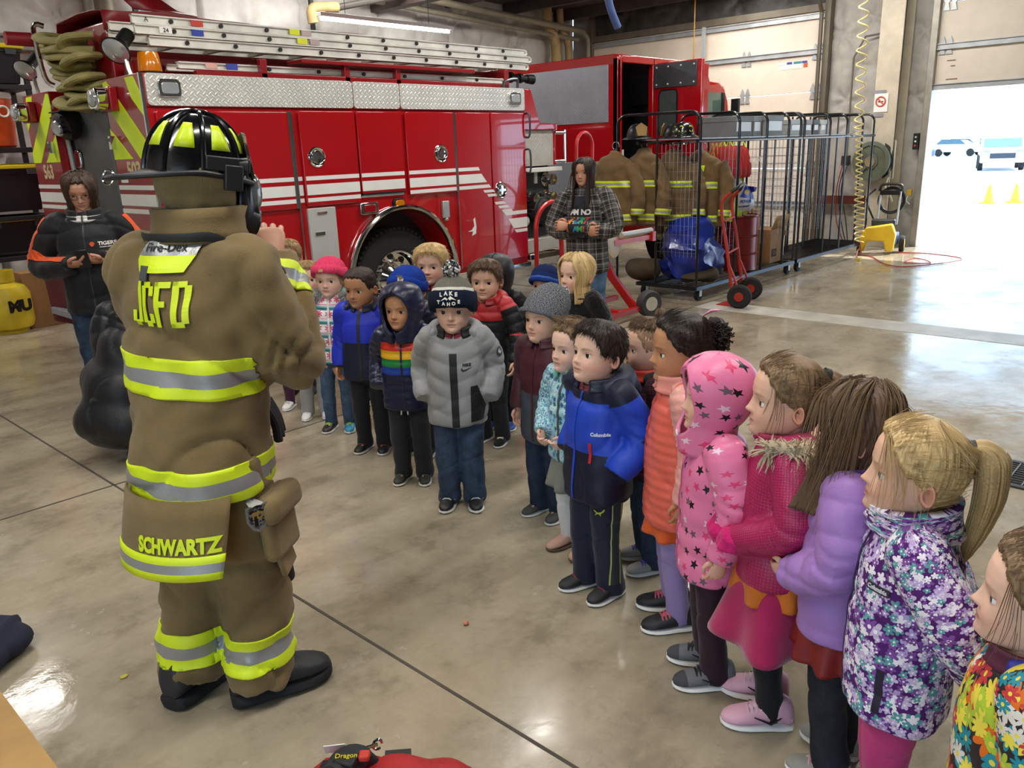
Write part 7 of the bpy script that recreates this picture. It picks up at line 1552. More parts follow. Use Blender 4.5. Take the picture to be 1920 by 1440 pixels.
# vests on the rail, and red gear bags
for i in range(7):
    x = 9.0+.09*i; y = 5.1; lab = 'lime safety vests hanging on the gear rack behind the wire panel'
    t = thing('safety_vest', (x, y, 1.72), lab, 'vest', 'lime safety vests in the rack'); m = MB(); rings = []
    for q in np.linspace(0, 1, 10): rings.append([(x+.02*math.sin(a)*(1+q)+.02*math.sin(7*q+i), y+(.12+.12*q)*math.cos(a), 1.42-.55*q-(i % 3)*.03) for a in np.linspace(0, 2*math.pi, 14, endpoint=False)])
    m.loft(rings); m.build('vest_body', M(['#b4d61c', '#a8ce20', '#c0dc2a'][i % 3], .6, bump=.3, bs=30), t)
    m = MB(); m.tube([(x, y-.09, 1.44), (x, y-.03, 1.74), (x, y+.09, 1.44)], .008, 6); m.build('strap', M('#c9d23a', .6), t)
for i in range(4):
    x = 9.12+.16*i; t = thing('gear_bag', (x, 5.0, 1.1), ['red gear bag hanging leftmost behind the lime straps', 'red gear bag hanging second from the left behind the lime straps', 'red gear bag hanging third from the left behind the lime straps', 'red gear bag with white lettering hanging rightmost behind the vests'][i], 'bag', 'red bags hanging in the rack')
    m = MB(); m.loft([ell((x, 4.98+.02*i, z), (1, 0, 0), (0, 1, 0), a, .17*b, 16, .8) for z, a, b in ((1.32, .05, .95), (1.36, .065, 1.05), (1.5, .06, 1), (1.66, .03, .7), (1.70, .015, .4))]); m.build('bag_body', M('#b3231d', .6, bump=.2, bs=40), t)
    m = MB(); m.tube([(x, 4.95, 1.68), (x, 5.0, 1.78), (x, 5.05, 1.68)], .01, 6); m.build('strap', LIM2, t)
    if i == 3: put_text('bag_lettering', 'CR', .12, (x-.02, 4.80, 1.52), (.3, -1, 0), (0, 0, 1), WHT, t)
def decim(me, n):
    o = bpy.data.objects.new('r', me); COL.objects.link(o); d = o.modifiers.new('d', 'DECIMATE'); d.ratio = min(1, n/(2*len(me.polygons))); 
    dg = bpy.context.evaluated_depsgraph_get(); r = bpy.data.meshes.new_from_object(o.evaluated_get(dg)); bpy.data.objects.remove(o); return r
# folded blue tarp over brown bags
m = MB(); rn = random.Random(12)
for c, r in (((8.36, 5.06, .62), (.20, .30, .32)), ((8.5, 4.98, .45), (.27, .24, .25)), ((8.74, 5.02, .42), (.3, .24, .24)), ((8.38, 5.12, .33), (.2, .30, .17)), ((8.85, 4.97, .33), (.25, .2, .16)), ((8.46, 4.95, .74), (.17, .19, .20))): m.sphere(c, r, 18, 12)
me = remesh(m, .02, 3); V = co_of(me); N_ = no_of(me); V = V+N_*(.05*(1-np.abs(np.sin(SNoise(3, 6)(V)*1.5)))**2+.03*SNoise(8, 11)(V)+.035*(1-np.abs(np.sin(SNoise(13, 13)(V)*1.6)))**2-.03)[:, None]; V[:, 2] = np.maximum(V[:, 2], .19); set_co(me, V); me = decim(me, 1500)
me.materials.append(M('#1e3392', .28, 0, .3, 35, .1, .2)); me.polygons.foreach_set('use_smooth', [True]*len(me.polygons)); me.set_sharp_from_angle(angle=R_(32)); o = newobj('tarp', me); tag(o, 'crumpled shiny blue tarpaulin heaped in the front corner of the gear rack', 'tarpaulin')
for i, (c, r, lab) in enumerate([((8.45, 4.92, .24), (.3, .2, .07), 'brown canvas bag squashed under the blue tarpaulin'), ((9.0, 5.1, .24), (.22, .25, .08), 'brown canvas bag behind the blue tarpaulin beside the red drum'), ((8.3, 5.5, .3), (.26, .24, .14), 'crumpled brown turnout trousers heaped under the hanging coats')]):
    m = MB(); m.sphere(c, r, 18, 10); me = remesh(m, .025, 2); V = co_of(me); set_co(me, V+no_of(me)*(.03*SNoise(20+i, 14)(V))[:, None]); me.materials.append(M('#4a3b28', .9, bump=.3, bs=60)); me.polygons.foreach_set('use_smooth', [True]*len(me.polygons)); tag(newobj('canvas_bag', me), lab, 'bag', 'brown bundles in the gear rack')
# red drum
t = thing('steel_drum', (9.52, 5.0, .176), 'dark red steel drum in the gear rack behind the hand truck', 'drum'); m = MB()
m.lathe([(.27, 0), (.285, .01), (.28, .03), (.275, .2), (.288, .215), (.275, .23), (.275, .42), (.288, .435), (.275, .45), (.275, .66), (.29, .67), (.29, .69), (.27, .69), (.265, .66)], (9.52, 5.0, .176), n=40); m.build('barrel', M('#7d1a1a', .35, .2, var=.08), t)
m = MB(); m.lathe([(.293, .0), (.297, .012), (.293, .024)], (9.52, 5, .84), n=40, cap=False); m.build('clamp_ring', M('#5d1515', .35, .4), t)
m = MB(); m.lathe([(.0, 0), (.266, 0)], (9.52, 5, .85), n=40, cap=False); m.build('drum_lid', M('#6a1818', .4), t)
# white sack on the drum
m = MB(); m.sphere((9.52, 5.0, 1.06), (.24, .16, .2), 20, 14); m.sphere((9.42, 5.0, 1.2), (.1, .1, .14), 14, 10); m.sphere((9.62, 4.98, 1.02), (.18, .15, .14), 14, 10)
me = remesh(m, .018, 3); V = co_of(me); set_co(me, V+no_of(me)*(.018*(1-np.abs(np.sin(SNoise(31, 13)(V)*1.5)))**2)[:, None]); me.materials.append(M('#cfd0d0', .4, 0, .2, 40, .05, .2)); me.polygons.foreach_set('use_smooth', [True]*len(me.polygons)); sk_ = newobj('sack', me); tag(sk_, 'white plastic sack with blue printing standing on the red drum', 'sack')
PM[sk_.name] = Matrix.Identity(4); b1 = M('#2336a0', .4); b2 = M('#c9a83a', .4)
lay('printed_band', flat_mesh([[(-.15, .04), (.12, .0), (.16, .14), (-.02, .18)], ([(-.02+.05*math.cos(a), .09+.035*math.sin(a)) for a in np.linspace(0, 6, 14)], 1)], .002), [b1, b2], sk_, sk_, (9.55, 4.9, 1.05), (.85, -.5, 0), (0, 0, 1), .004)
lay_text('sack_lettering', 'POWER', .055, b1, None, sk_, (9.5, 4.9, 1.03), (.85, -.5, 0), (0, 0, 1), .002, .004); lay_text('sack_lettering', 'GRANULAR ABSORBENT', .024, b1, None, sk_, (9.44, 4.9, .97), (.85, -.5, 0), (0, 0, 1), .001, .004)
# cardboard boxes
CB = M('#9c7448', .8, bump=.1, bs=120, var=.05)
t = thing('cardboard_box', (10.38, 5.05, .176), 'open cardboard box with raised flaps at the right end of the front rack', 'box'); m = MB()
m.bb(10.15, 10.56, 4.82, 5.25, .176, .62); m.build('carton', CB, t, bevel=.004)
m = MB(); m.add([(10.56, 4.82, .62), (10.56, 5.25, .62), (10.66, 5.25, .5), (10.66, 4.82, .5)], [(0, 1, 2, 3)]); m.add([(10.15, 4.82, .62), (10.56, 4.82, .62), (10.56, 4.75, .8), (10.15, 4.75, .8)], [(0, 1, 2, 3)]); f = m.build('flap', M('#b08a5c', .8), t); s_ = f.modifiers.new('s', 'SOLIDIFY'); s_.thickness = .006
m = MB(); m.bb(10.2, 10.34, 4.816, 4.82, .26, .36); m.build('printed_mark', M('#2b2018', .8), t); m = MB(); m.bb(10.5, 10.55, 4.816, 4.82, .25, .45); m.build('shipping_label', WHT, t)
put_text('box_lettering', 'GA', .08, (10.27, 4.813, .31), (1, 0, 0), (0, 0, 1), CB, t)
m = MB(); m.lathe([(.2, 0), (.2, .24), (.19, .25)], (10.35, 5.3, .62), n=28); tag(m.build('cardboard_drum', M('#b58a58', .8)), 'round tan cardboard tub behind the open cardboard box', 'tub')
m = MB(); m.bb(10.1, 10.6, 5.3, 5.6, .176, .615); tag(m.build('cardboard_box', CB, bevel=.004), 'closed cardboard box at the back of the front rack under the round tub', 'box')
# red hand truck
t = thing('hand_truck', (8.25, 4.3, 0), 'orange-red two-wheeled hand truck leaning against the gear rack', 'hand truck'); RT = M('#a82d1e', .45, .2, var=.12)
A0, A1 = Vector((8.02, 4.22, .18)), Vector((8.52, 4.36, .18)); off = Vector((.08, .22, .95))
for nm, a in (('side_rail', A0), ('side_rail', A1)):
    m = MB(); s_ = 1 if a is A1 else -1
    m.tube(smoothpath([a+Vector((0, 0, -.02)), a+off*.5, a+off*.95, a+off*1.05+Vector((.02*-s_, -.12, .05))], 5), .018, 10); m.build(nm, RT, t)
m = MB(); e0 = A0+off*1.05+Vector((.02, -.12, .05)); e1 = A1+off*1.05+Vector((-.02, -.12, .05)); m.tube(smoothpath([e0, e0+Vector((.05, -.05, .05)), (e0+e1)*.5+Vector((0, -.07, .07)), e1+Vector((-.05, -.05, .05)), e1], 5), .02, 10); m.build('handle_grip', BLK, t)
for q in (.08, .42, .78):
    m = MB(); m.tube([A0+off*q, A1+off*q], .016, 8, flat=.6); m.build('cross_bar', RT, t)
for a, s_ in ((A0, -1), (A1, 1)):
    c = Vector((a.x+.02*s_, a.y-.1, .13)); m = MB(); m.lathe([(.06, -.03), (.11, -.035), (.13, -.02), (.13, .02), (.11, .035), (.06, .03)], c, (1, .25, 0), 28, cap=True); k = m.build('wheel', RUB, t); m = MB(); m.lathe([(.05, -.037), (.05, .037)], c, (1, .25, 0), 20); m.build('hub', RT, k)
    m = MB(); m.tube([a+off*.3, a+Vector((0, -.02, .15)), c], .012, 8); m.build('axle_brace', RT, t)
m = MB(); m.bb(8.04, 8.5, 4.2, 4.42, .0, .012); m.build('toe_plate', RT, t)
# red cart with the tall hoop handle and cream drum, behind the plaid shirt
t = thing('hose_cart', (6.9, 5.0, 0), 'red wheeled cart with a tall hoop handle and cream round fan, behind the plaid-shirted woman', 'cart'); RC = M('#b81f1c', .35, .1, coat=.3)
m = MB(); m.tube([(6.55, 5.25, .4), (6.55, 5.2, 1.75)]+arcpts((6.68, 5.2, 1.76), .13, 180, 0, 8, (1, 0, 0), (0, 0, 1))+[(6.81, 5.2, 1.75), (6.8, 5.22, .9)], .018, 10); m.build('hoop_handle', RC, t)
m = MB(); m.tube(arcpts((5.98, 5.05, 1.02), .24, 180, 60, 10, (1, 0, 0), (0, 0, 1))+[(6.12, 5.05, .5)], .022, 10); m.tube([(5.74, 5.05, 1.02), (5.74, 5.05, .3)], .022, 10); m.build('fan_guard', RC, t)
m = MB(); m.lathe([(.02, -.1), (.26, -.09), (.33, -.02), (.34, .1), (.30, .12), (.02, .125)], (6.72, 5.0, .98), (.35, -1, .1), 36); m.build('drum', M('#cdbfa4', .5), t)
m = MB(); m.lathe([(.345, -.03), (.362, 0), (.345, .03)], (6.72, 5.0, .98), (.35, -1, .1), 36, cap=False); m.build('drum_rim', RC, t)
m = MB(); m.bb(6.7, 7.42, 4.84, 4.9, .78, .83); m.bb(7.36, 7.42, 4.82, 4.92, .76, .86); m.build('tow_bar', RC, t)
m = MB(); m.cyl((6.85, 4.87, .87), (7.4, 4.87, .87), .03); m.build('roller', SILV, t)
m = MB(); m.tube([(6.65, 5.0, .75), (6.8, 4.95, .45), (6.98, 4.8, .12)], .05, 4); m.tube([(6.5, 5.0, .7), (6.3, 4.9, .15)], .03, 4); m.build('leg_strut', RC, t)
m = MB(); m.bb(6.05, 7.0, 4.72, 4.78, .07, .12); m.bb(6.3, 7.2, 5.15, 5.2, .12, .17); m.bb(6.6, 6.66, 4.72, 5.2, .09, .14); m.build('base_frame', RC, t)
for c in ((7.12, 4.70, .14), (6.5, 5.42, .14)):
    m = MB(); m.lathe([(.075, -.05), (.125, -.055), (.14, -.03), (.14, .03), (.125, .055), (.075, .05)], c, (.35, 1, 0), 28); k = m.build('wheel', M('#3b3d3f', .7, var=.1), t); m = MB(); m.lathe([(.075, -.052), (.07, -.03), (.02, -.045), (.02, .05), (.075, .052)], c, (.35, 1, 0), 24); m.build('hub', M('#c9c2b2', .5), k)
# coiled yellow air hose hanging from the ceiling
m = MB(); pts = []
for i in range(31*14+1):
    a = i/14*2*math.pi; q = i/(31*14); z = 3.9-(q/.34*1.95 if q < .34 else 1.95+(q-.34)/.66*1.77); rad = .055+.015*math.sin(q*9); x = 12.15+.62*(1-(1-q)**1.0); pts.append((x+rad*math.cos(a), 4.62+rad*math.sin(a), z-(.0 if q > .35 else 0)))
q2 = []
for i, p in enumerate(pts): q2.append(p)
m.tube(q2, .010, 6); t = m.build('coiled_air_hose', M('#d8c47a', .4), None); tag(t, 'pale yellow coiled air hose hanging from the ceiling to the floor by the rack end', 'hose'); PM[t.name] = Matrix.Identity(4)
m = MB(); m.tube([(12.15, 4.62, 3.9), (12.1, 4.6, 4.2)], .01, 8); m.build('hose_coupling', M('#9a8a5a', .3, .8), t)
# hose reel on the column
t = thing('hose_reel', (13.75, 4.88, 1.37), 'dark green hose reel with spoked disc mounted on the steel column', 'hose reel'); RX = (-1, .15, 0)
m = MB(); m.lathe([(.29, 0), (.31, .01), (.31, .03), (.25, .035), (.25, .02)], (13.72, 4.88, 1.37), RX, 40); m.lathe([(.12, .01), (.12, .04), (.1, .045)], (13.72, 4.88, 1.37), RX, 30)
for k in range(8):
    a = k*math.pi/4; d = Vector((0, math.cos(a), math.sin(a))); m.box(Vector((13.69, 4.88, 1.37))+d*.18, (.02, .05, .16), rot=Matrix.Rotation(a-math.pi/2, 3, 'X'))
m.build('spoked_disc', M('#636a58', .45, .1), t); m = MB(); m.lathe([(.085, .04), (.085, .06), (.01, .062)], (13.72, 4.88, 1.37), RX, 28); m.build('hub_cap', M('#8a7a62', .5), t)
m = MB()
for k in range(5): m.tube(arcpts((13.76+.03*k, 4.88, 1.37), .25+.008*(k % 2), 0, 360, 40, (0, 1, 0), (0, 0, 1)), .016, 8)
m.build('wound_hose', M('#24282c', .5), t); m = MB(); m.lathe([(.29, 0), (.31, .01), (.31, .03)], (13.93, 4.88, 1.37), RX, 40, cap=True); m.build('back_disc', M('#3f4539', .4, .2), t)
m = MB(); m.tube([(13.9, 4.62, 1.1), (13.86, 4.58, 1.1), (13.86, 4.58, 1.68), (13.9, 4.62, 1.68)], .012, 8); m.build('mount_arm', M('#b3a98f', .4), t)
m = MB(); m.tube(smoothpath([(13.78, 4.62, 1.12), (13.7, 4.62, .95), (13.72, 4.55, .85), (13.7, 4.5, .75)], 5), .016, 8); m.build('hose_tail', M('#b9ab86', .5), t)
# pressure washer
t = thing('pressure_washer', (13.35, 4.45, 0), 'yellow electric pressure washer on wheels below the hose reel', 'pressure washer'); YL = M('#d8b21a', .4, coat=.2)
m = MB(); m.prism([(-.26, .04), (-.2, .04), (-.16, .2), (.06, .2), (.1, .04), (.2, .04), (.22, .3), (.16, .46), (-.2, .40), (-.27, .25)], (13.2, 4.46, 0), (.25, -1, 0), (0, 0, 1), .22); m.build('body', YL, t, bevel=.02)
m = MB(); m.box((13.3, 4.46, .46), (.25, .34, .10), rot=Matrix.Rotation(.25, 3, 'Z')); m.build('motor_cover', M('#33383e', .35, .3), t, bevel=.02); m = MB(); m.box((13.18, 4.5, .45), (.02, .2, .05), rot=Matrix.Rotation(.25, 3, 'Z')); m.build('nozzle_tray', M('#8c98a8', .4), t)
m = MB(); m.box((13.28, 4.3, .22), (.22, .12, .2)); m.build('tank', M('#3a4f7a', .4), t, bevel=.02)
for y in (4.62, 4.32):
    m = MB(); m.tube([(13.45, y, .42), (13.52, y, .92)], .016, 8); m.build('handle_tube', SILV, t)
m = MB(); m.tube(smoothpath([(13.52, 4.64, .92), (13.54, 4.60, 1.02), (13.54, 4.34, 1.02), (13.52, 4.30, .92)], 5), .022, 8); m.box((13.5, 4.47, .9), (.05, .3, .07)); m.build('handle_grip', BLK, t)
for c in ((13.42, 4.2, .13),):
    m = MB(); m.lathe([(.06, -.03), (.12, -.035), (.13, 0), (.12, .035), (.06, .03)], c, (.25, -1, 0), 26); k = m.build('wheel', RUB, t); m = MB(); m.lathe([(.07, -.037), (.07, .037)], c, (.25, -1, 0), 20); m.build('hub', YL, k)
m = MB()
for k in range(4): m.tube(arcpts((13.55, 4.46, .78), .17+.012*k, 0, 360, 30, (0, 1, 0), (.1, 0, 1)), .008, 6)
m.tube(smoothpath([(13.5, 4.7, .95), (13.3, 4.75, .8), (13.45, 4.68, .5)], 6), .014, 8); m.build('pressure_hose', M('#17181a', .5), t)
# cords on the floor
def cord(pts, c, r, label): tag_o = MB().tube(smoothpath(pts, 6), r, 6).build('cord', M(c, .5)); tag(tag_o, label, 'cord')
cord([(12.75, 4.6, .2), (12.74, 4.55, .02), (12.6, 4.35, .012), (11.9, 3.9, .012), (11.9, 3.55, .012), (12.9, 3.2, .012), (13.3, 3.75, .012), (13.25, 4.2, .012)], '#a0342c', .008, 'red extension cord snaking over the floor from the rack end towards the open door')
cord([(12.6, 3.6, .012), (12.3, 3.45, .012), (12.2, 3.75, .012), (12.7, 3.8, .012), (12.6, 3.6, .012)], '#b0403a', .008, 'small loop of red cord lying on the floor in front of the pressure washer')
t = thing('plug', (12.2, 4.4, 0), 'yellow cord plug lying on the floor at the rack end', 'plug'); m = MB(); m.box((12.15, 4.38, .025), (.09, .05, .05)); m.build('plug_body', M('#c9ad35', .4), t, bevel=.01); m = MB(); m.tube([(12.2, 4.4, .025), (12.5, 4.55, .015), (12.7, 4.6, .1)], .008, 6); m.build('plug_cord', M('#8a3a30', .5), t)
# sign, switch and hook on the walls
t = thing('no_smoking_sign', (13.86, 4.9, 2.25), 'paper no-smoking sign taped to the steel column', 'sign'); m = MB(); m.bb(13.868, 13.872, 4.76, 4.97, 2.12, 2.40); m.build('paper', WHT, t)
m = MB(); m.tube(arcpts((13.862, 4.87, 2.28), .07, 0, 360, 28, (0, 1, 0), (0, 0, 1)), .011, 6); m.tube([(13.862, 4.87+.05, 2.28+.05), (13.862, 4.87-.05, 2.28-.05)], .011, 6); m.build('ban_ring', M('#c4523f', .5), t); m = MB(); m.bb(13.863, 13.867, 4.83, 4.91, 2.27, 2.285); m.build('cigarette', BLK, t)
m = MB(); m.bb(13.866, 13.868, 4.8, 5.0, 2.4, 2.45); m.bb(13.866, 13.868, 4.82, 4.98, 2.05, 2.1); m.build('tape', M('#8b8a90', .5), t)
t = thing('door_switch', (14.2, 4.36, 1.65), 'black three-button door switch on the jamb of the open door', 'switch'); m = MB(); m.bb(14.12, 14.2, 4.33, 4.41, 1.53, 1.78); m.build('switch_box', BLK, t, bevel=.008)
for z, c in ((1.72, '#d0d3d0'), (1.655, '#e0e0dc'), (1.59, '#c0392b')):
    m = MB(); m.lathe([(.016, 0), (.014, .012)], (14.12, 4.37, z), (-1, 0, 0), 14); m.build('button', M(c, .4), t)
m = MB(); m.bb(14.12, 14.2, 4.36, 4.43, .82, .91); t = m.build('door_sensor', M('#c9a52a', .5), bevel=.008); tag(t, 'small yellow door sensor low on the jamb of the open door', 'sensor'); PM[t.name] = Matrix.Identity(4); m = MB(); m.tube(smoothpath([(14.14, 4.4, .82), (14.12, 4.42, .74), (14.12, 4.36, .68)], 4), .006, 6); m.build('sensor_wire', WHT, t)
t = thing('wall_outlet', (14.2, 5.46, 1.35), 'black outlet box with hanging leads on the insulated pier behind the rack', 'outlet'); m = MB(); m.bb(14.1, 14.22, 5.4, 5.52, 1.3, 1.46); m.build('outlet_box', M('#2a2a2c', .5), t, bevel=.01); m = MB(); m.tube([(14.17, 5.46, 1.4), (14.18, 5.47, 3.0), (14.16, 5.3, 3.3), (14.2, 4.95, 3.33)], .018, 8); m.build('conduit', M('#6a645c', .5), t)
for dx, c in ((0, '#1b1b1d'), (.04, '#7a2a24'), (-.04, '#24262a')):
    m = MB(); m.tube(smoothpath([(14.1, 5.44+dx, 1.32), (14.06, 5.5+dx, .9), (14.05, 5.42+dx*2, .4), (14.0, 5.3+dx, .05)], 5), .009, 6); m.build('lead', M(c, .5), t)
# ---------------------------------------------------------------- shelf unit at the back left
SX0, SX1, SY = 1.7, 3.36, 10.35
t = thing('shelving_unit', (SX0, SY, 0), 'black steel shelving unit holding lidded totes against the insulated wall', 'shelf'); bl = M('#1d1d1f', .5)
for z in (.78, 1.22, 1.96, 2.62):
    m = MB(); m.bb(SX0, SX1, SY, SY+.6, z-.05, z); m.build('shelf_board', bl, t, bevel=.004)
for x in (SX0+.03, SX1-.03):
    for y in (SY+.03, SY+.57):
        m = MB(); m.bb(x-.025, x+.025, y-.025, y+.025, 0, 2.75); m.build('upright', bl, t)
def tote(x0, x1, z, h, label):
    t = thing('tote', (x0, SY, z), label, 'tote', 'black storage totes with yellow lids on the shelving'); m = MB(); c = (x0+x1)/2; hw = (x1-x0)/2
    m.loft([[(c+sx*hw*k, SY+.29+sy*.25*k, z+.003+h*q) for sx, sy in ((-1, -1), (1, -1), (1, 1), (-1, 1))] for q, k in ((0, .84), (.9, .96), (.9, 1.0), (1, 1.0))]); m.build('tub', M('#1a1c22', .4), t, bevel=.012)
    m = MB(); m.bb(x0-.02, x1+.02, SY+.02, SY+.56, z+h+.003, z+h+.045); m.bb(x0+.05, x1-.05, SY+.07, SY+.5, z+h+.04, z+h+.06); m.build('lid', M('#d8c21a', .4), t, bevel=.012)
    for x in (x0+.12, x1-.12):
        m = MB(); m.box((x, SY+.025, z+h-.03), (.1, .02, .06)); m.build('latch', M('#3a3d44', .4), t, bevel=.004)
tote(1.8, 2.5, 2.63, .36, 'black tote with yellow lid on the top shelf, left one'); tote(2.56, 3.34, 2.63, .36, 'black tote with yellow lid on the top shelf behind the engine floodlight')
tote(2.5, 3.32, 1.27, .46, 'black tote with yellow lid on the shelf under the orange cooler'); tote(2.62, 3.3, .82, .34, 'black tote with yellow lid at waist height nearest the woman with the phone'); tote(1.85, 2.58, .82, .30, 'black tote with yellow lid above the yellow gas cylinder')
# orange drinks cooler
t = thing('drinks_cooler', (2.98, 10.6, 1.963), 'orange drinks cooler with white lid on the upper shelf', 'cooler'); m = MB(); c = (2.98, 10.62, 1.963)
m.lathe([(.17, 0), (.195, .02), (.2, .1), (.205, .2), (.212, .21), (.215, .45), (.22, .5), (.21, .52)], c, n=36); m.build('cooler_body', M('#d0501c', .4), t)
m = MB(); m.lathe([(.215, .515), (.225, .53), (.22, .58), (.17, .6), (.01, .605)], c, n=36); m.build('cooler_lid', M('#dedbd4', .4), t)
m = MB(); m.tube(arcpts((3.04, 10.39, 2.34), .055, 0, 360, 20, (1, .2, 0), (0, 0, 1)), .012, 8); m.build('handle', M('#e2dfd8', .4), t)
# yellow gas cylinder
t = thing('gas_cylinder', (2.62, 10.3, 0), 'yellow gas cylinder with black lettering on the floor below the shelving', 'cylinder'); m = MB(); c = (2.6, 10.05, 0)
m.lathe([(.17, 0), (.17, .03), (.22, .06), (.24, .12), (.24, .42), (.2, .5), (.12, .54), (.11, .55), (.12, .56), (.12, .68), (.11, .68), (.10, .56)], c, n=36); m.build('tank', M('#c9b020', .45, var=.1), t); put_text('cylinder_lettering', 'MU', .16, (2.66, 9.812, .3), (1, .15, 0), (0, 0, 1), BLK, t, bold=.01)
m = MB(); m.bb(2.78, 3.18, 10.02, 10.35, 0, .62); tag(m.build('cardboard_box', CB, bevel=.004), 'tall cardboard box on the floor between the yellow cylinder and wrapped plastic cups', 'box')
t = thing('wrapped_pack', (3.35, 10.1, 0), 'clear plastic wrapped pack with blue print on the floor by the cardboard box', 'pack'); tm = NT('cling film'); tm.out(hexc('#c9ccce'), .15, 0, Alpha=.45, Coat_Weight=.5); tm.bump(tm.noise(tm.coord(), 18, 4), .8, .03)
m = MB(); m.loft([ell((3.33, 10.05, z), (1, 0, 0), (0, 1, 0), a, .13, 18, .7) for z, a in ((.0, .2), (.05, .21), (.3, .17), (.5, .16), (.62, .13), (.68, .05))]); m.build('wrap', tm.m, t); m = MB(); m.bb(3.24, 3.36, 9.95, 10.1, .01, .36); m.build('blue_print', M('#24409a', .4), t); m = MB(); m.bb(3.23, 3.45, 10.0, 10.12, .3, .55); m.bb(3.36, 3.56, 9.92, 10.15, .01, .18); m.build('cup_stack', WHT, t)
m = MB(); m.loft([[(2.50+.02*math.sin(9*y), y, .36), (2.47+.015*math.sin(9*y), y, .84), (2.49+.015*math.sin(9*y), y, .84), (2.52+.02*math.sin(9*y), y, .36)] for y in np.linspace(7.7, 8.2, 14)])
tag(m.build('towel', M('#5d1a20', .9, bump=.4, bs=60)), 'maroon cloth hanging at the tailboard beside the woman with the phone', 'cloth')
# ---------------------------------------------------------------- overhead: tube light, pipes, hoses
def tube_light(x0, x1, y, z, label, rot=0):
    t = thing('tube_light', (x0, y, z), label, 'lamp'); m = MB(); m.bb(x0, x1, y-.05, y+.05, z+.02, z+.07); m.build('fixture', WHT, t, bevel=.006)
    m = MB(); m.cyl((x0+.03, y, z), (x1-.03, y, z), .022, n=14); m.build('lamp_tube', emis('#f2f6ff', 18), t)
    for x in (x0+.4, x1-.4):
        m = MB(); m.cyl((x, y, z+.07), (x, y, ZC), .004, n=6); m.build('hanging_wire', BLK, t)
    return t
tube_light(6.30, 8.5, 9.0, 3.38, 'lit white tube light hanging over the fire engine')
PT = M('#a88f62', .7, bump=.2, bs=40, var=.1); GP = M('#8b8371', .5, .2)
t = thing('ceiling_pipe', (7, 10.8, 3.9), 'grey wrapped pipe with tan elbows running under the ceiling along the insulated wall', 'pipe')
m = MB(); m.tube([(7.6, 10.6, 3.80), (9.1, 10.4, 4.15)], .05, 10); m.build('sloping_pipe', M('#4a4640', .6), t)
m = MB(); m.tube(smoothpath([(7.35, 10.65, 3.6), (7.35, 10.65, 3.78), (7.5, 10.62, 3.82), (7.75, 10.58, 3.84)], 4), .075, 12); m.build('elbow', PT, t)
m = MB(); m.tube([(8.6, 10.9, 4.25), (14.0, 10.9, 4.0)], .06, 12); m.build('long_pipe', GP, t); m = MB(); m.tube([(8.6, 11.05, 4.10), (14.0, 11.05, 3.86)], .045, 12); m.build('long_pipe', GP, t)
m = MB(); m.tube(smoothpath([(13.9, 10.95, 4.0), (14.12, 10.9, 3.9), (14.15, 10.9, 3.5), (14.15, 10.9, 2.4)], 5), .05, 10); m.build('down_pipe', GP, t)
t = thing('drain_pipe', (13.6, 11.1, 3), 'pair of tan lagged pipes coming down the wall corner above the crew cab', 'pipe')
for x, r in ((13.35, .10), (13.75, .07)):
    m = MB(); m.tube(smoothpath([(x-.25, 11.1, ZC), (x-.2, 11.1, 4.0), (x, 11.1, 3.7), (x, 11.1, 2.2)], 5), r, 14); m.build('lagged_pipe', PT, t)
m = MB(); m.cyl((4.65, 11.2, 3.0), (4.65, 11.2, ZC), .12, n=20); tag(m.build('wall_column', GP), 'round grey pipe column on the insulated wall above the ladder ends', 'pipe')
for x, lab in ((5.05, 'thin black conduit on the insulated wall above the ladders'), (7.75, 'black cable run on the insulated wall left of the lit tube light')):
    m = MB(); m.bb(x-.03, x+.03, 11.22, 11.27, 2.6, ZC); tag(m.build('cable_run', BLK), lab, 'cable')
m = MB(); m.tube(smoothpath([(8.1, 6.0, 4.3), (8.12, 6.0, 3.6), (8.2, 6.0, 3.3), (8.36, 6.0, 3.08)], 6), .045, 14); tag(m.build('exhaust_hose', M('#4a5f92', .5)), 'blue hose end hanging from the ceiling above the crew cab', 'hose')
m = MB(); m.cyl((9.55, 9.5, 2.9), (9.55, 9.5, ZC), .006, n=6)
t = thing('pull_rope', (13.9, 8.2, 3), 'thin tan pull rope hanging in front of the closed garage door', 'rope'); m = MB(); m.cyl((13.9, 8.28, 2.3), (13.9, 8.28, ZC), .012, n=8); m.build('rope', M('#a8823f', .8), t); m = MB(); m.bb(13.96, 14.0, 8.1, 8.16, 2.6, 3.75); m.build('release_bracket', galv, t)
# ---------------------------------------------------------------- floor in the foreground
def heap(name, blobs, vox, mat_, label, cat, seed, amp=.02, fr=16):
    m = MB()
    for c, r in blobs: m.sphere(c, r, 20, 12)
    me = remesh(m, vox, 3); V = co_of(me); d = amp*(1-np.abs(np.sin(SNoise(seed, fr)(V)*1.5)))**2+amp*.4*SNoise(seed+1, fr*2)(V); set_co(me, V+no_of(me)*d[:, None]); V = co_of(me); V[:, 2] = np.maximum(V[:, 2], .002); set_co(me, V); me.materials.append(mat_); me.polygons.foreach_set('use_smooth', [True]*len(me.polygons)); o = newobj(name, me); PM[o.name] = Matrix.Identity(4); return tag(o, label, cat)
heap('garment', [((.50, 3.28, .05), (.17, .13, .07)), ((.40, 3.2, .05), (.2, .16, .06)), ((.57, 3.22, .05), (.12, .1, .06)), ((.3, 3.3, .05), (.2, .2, .08))], .012, M('#1d2136', .9, bump=.3, bs=150), 'dark navy garment crumpled on the floor at the left edge', 'clothing', 50, .022, 14)
t = thing('cardboard_sheet', (.3, 2.6, 0), 'flat tan cardboard sheet on edge at the lower left corner', 'cardboard')
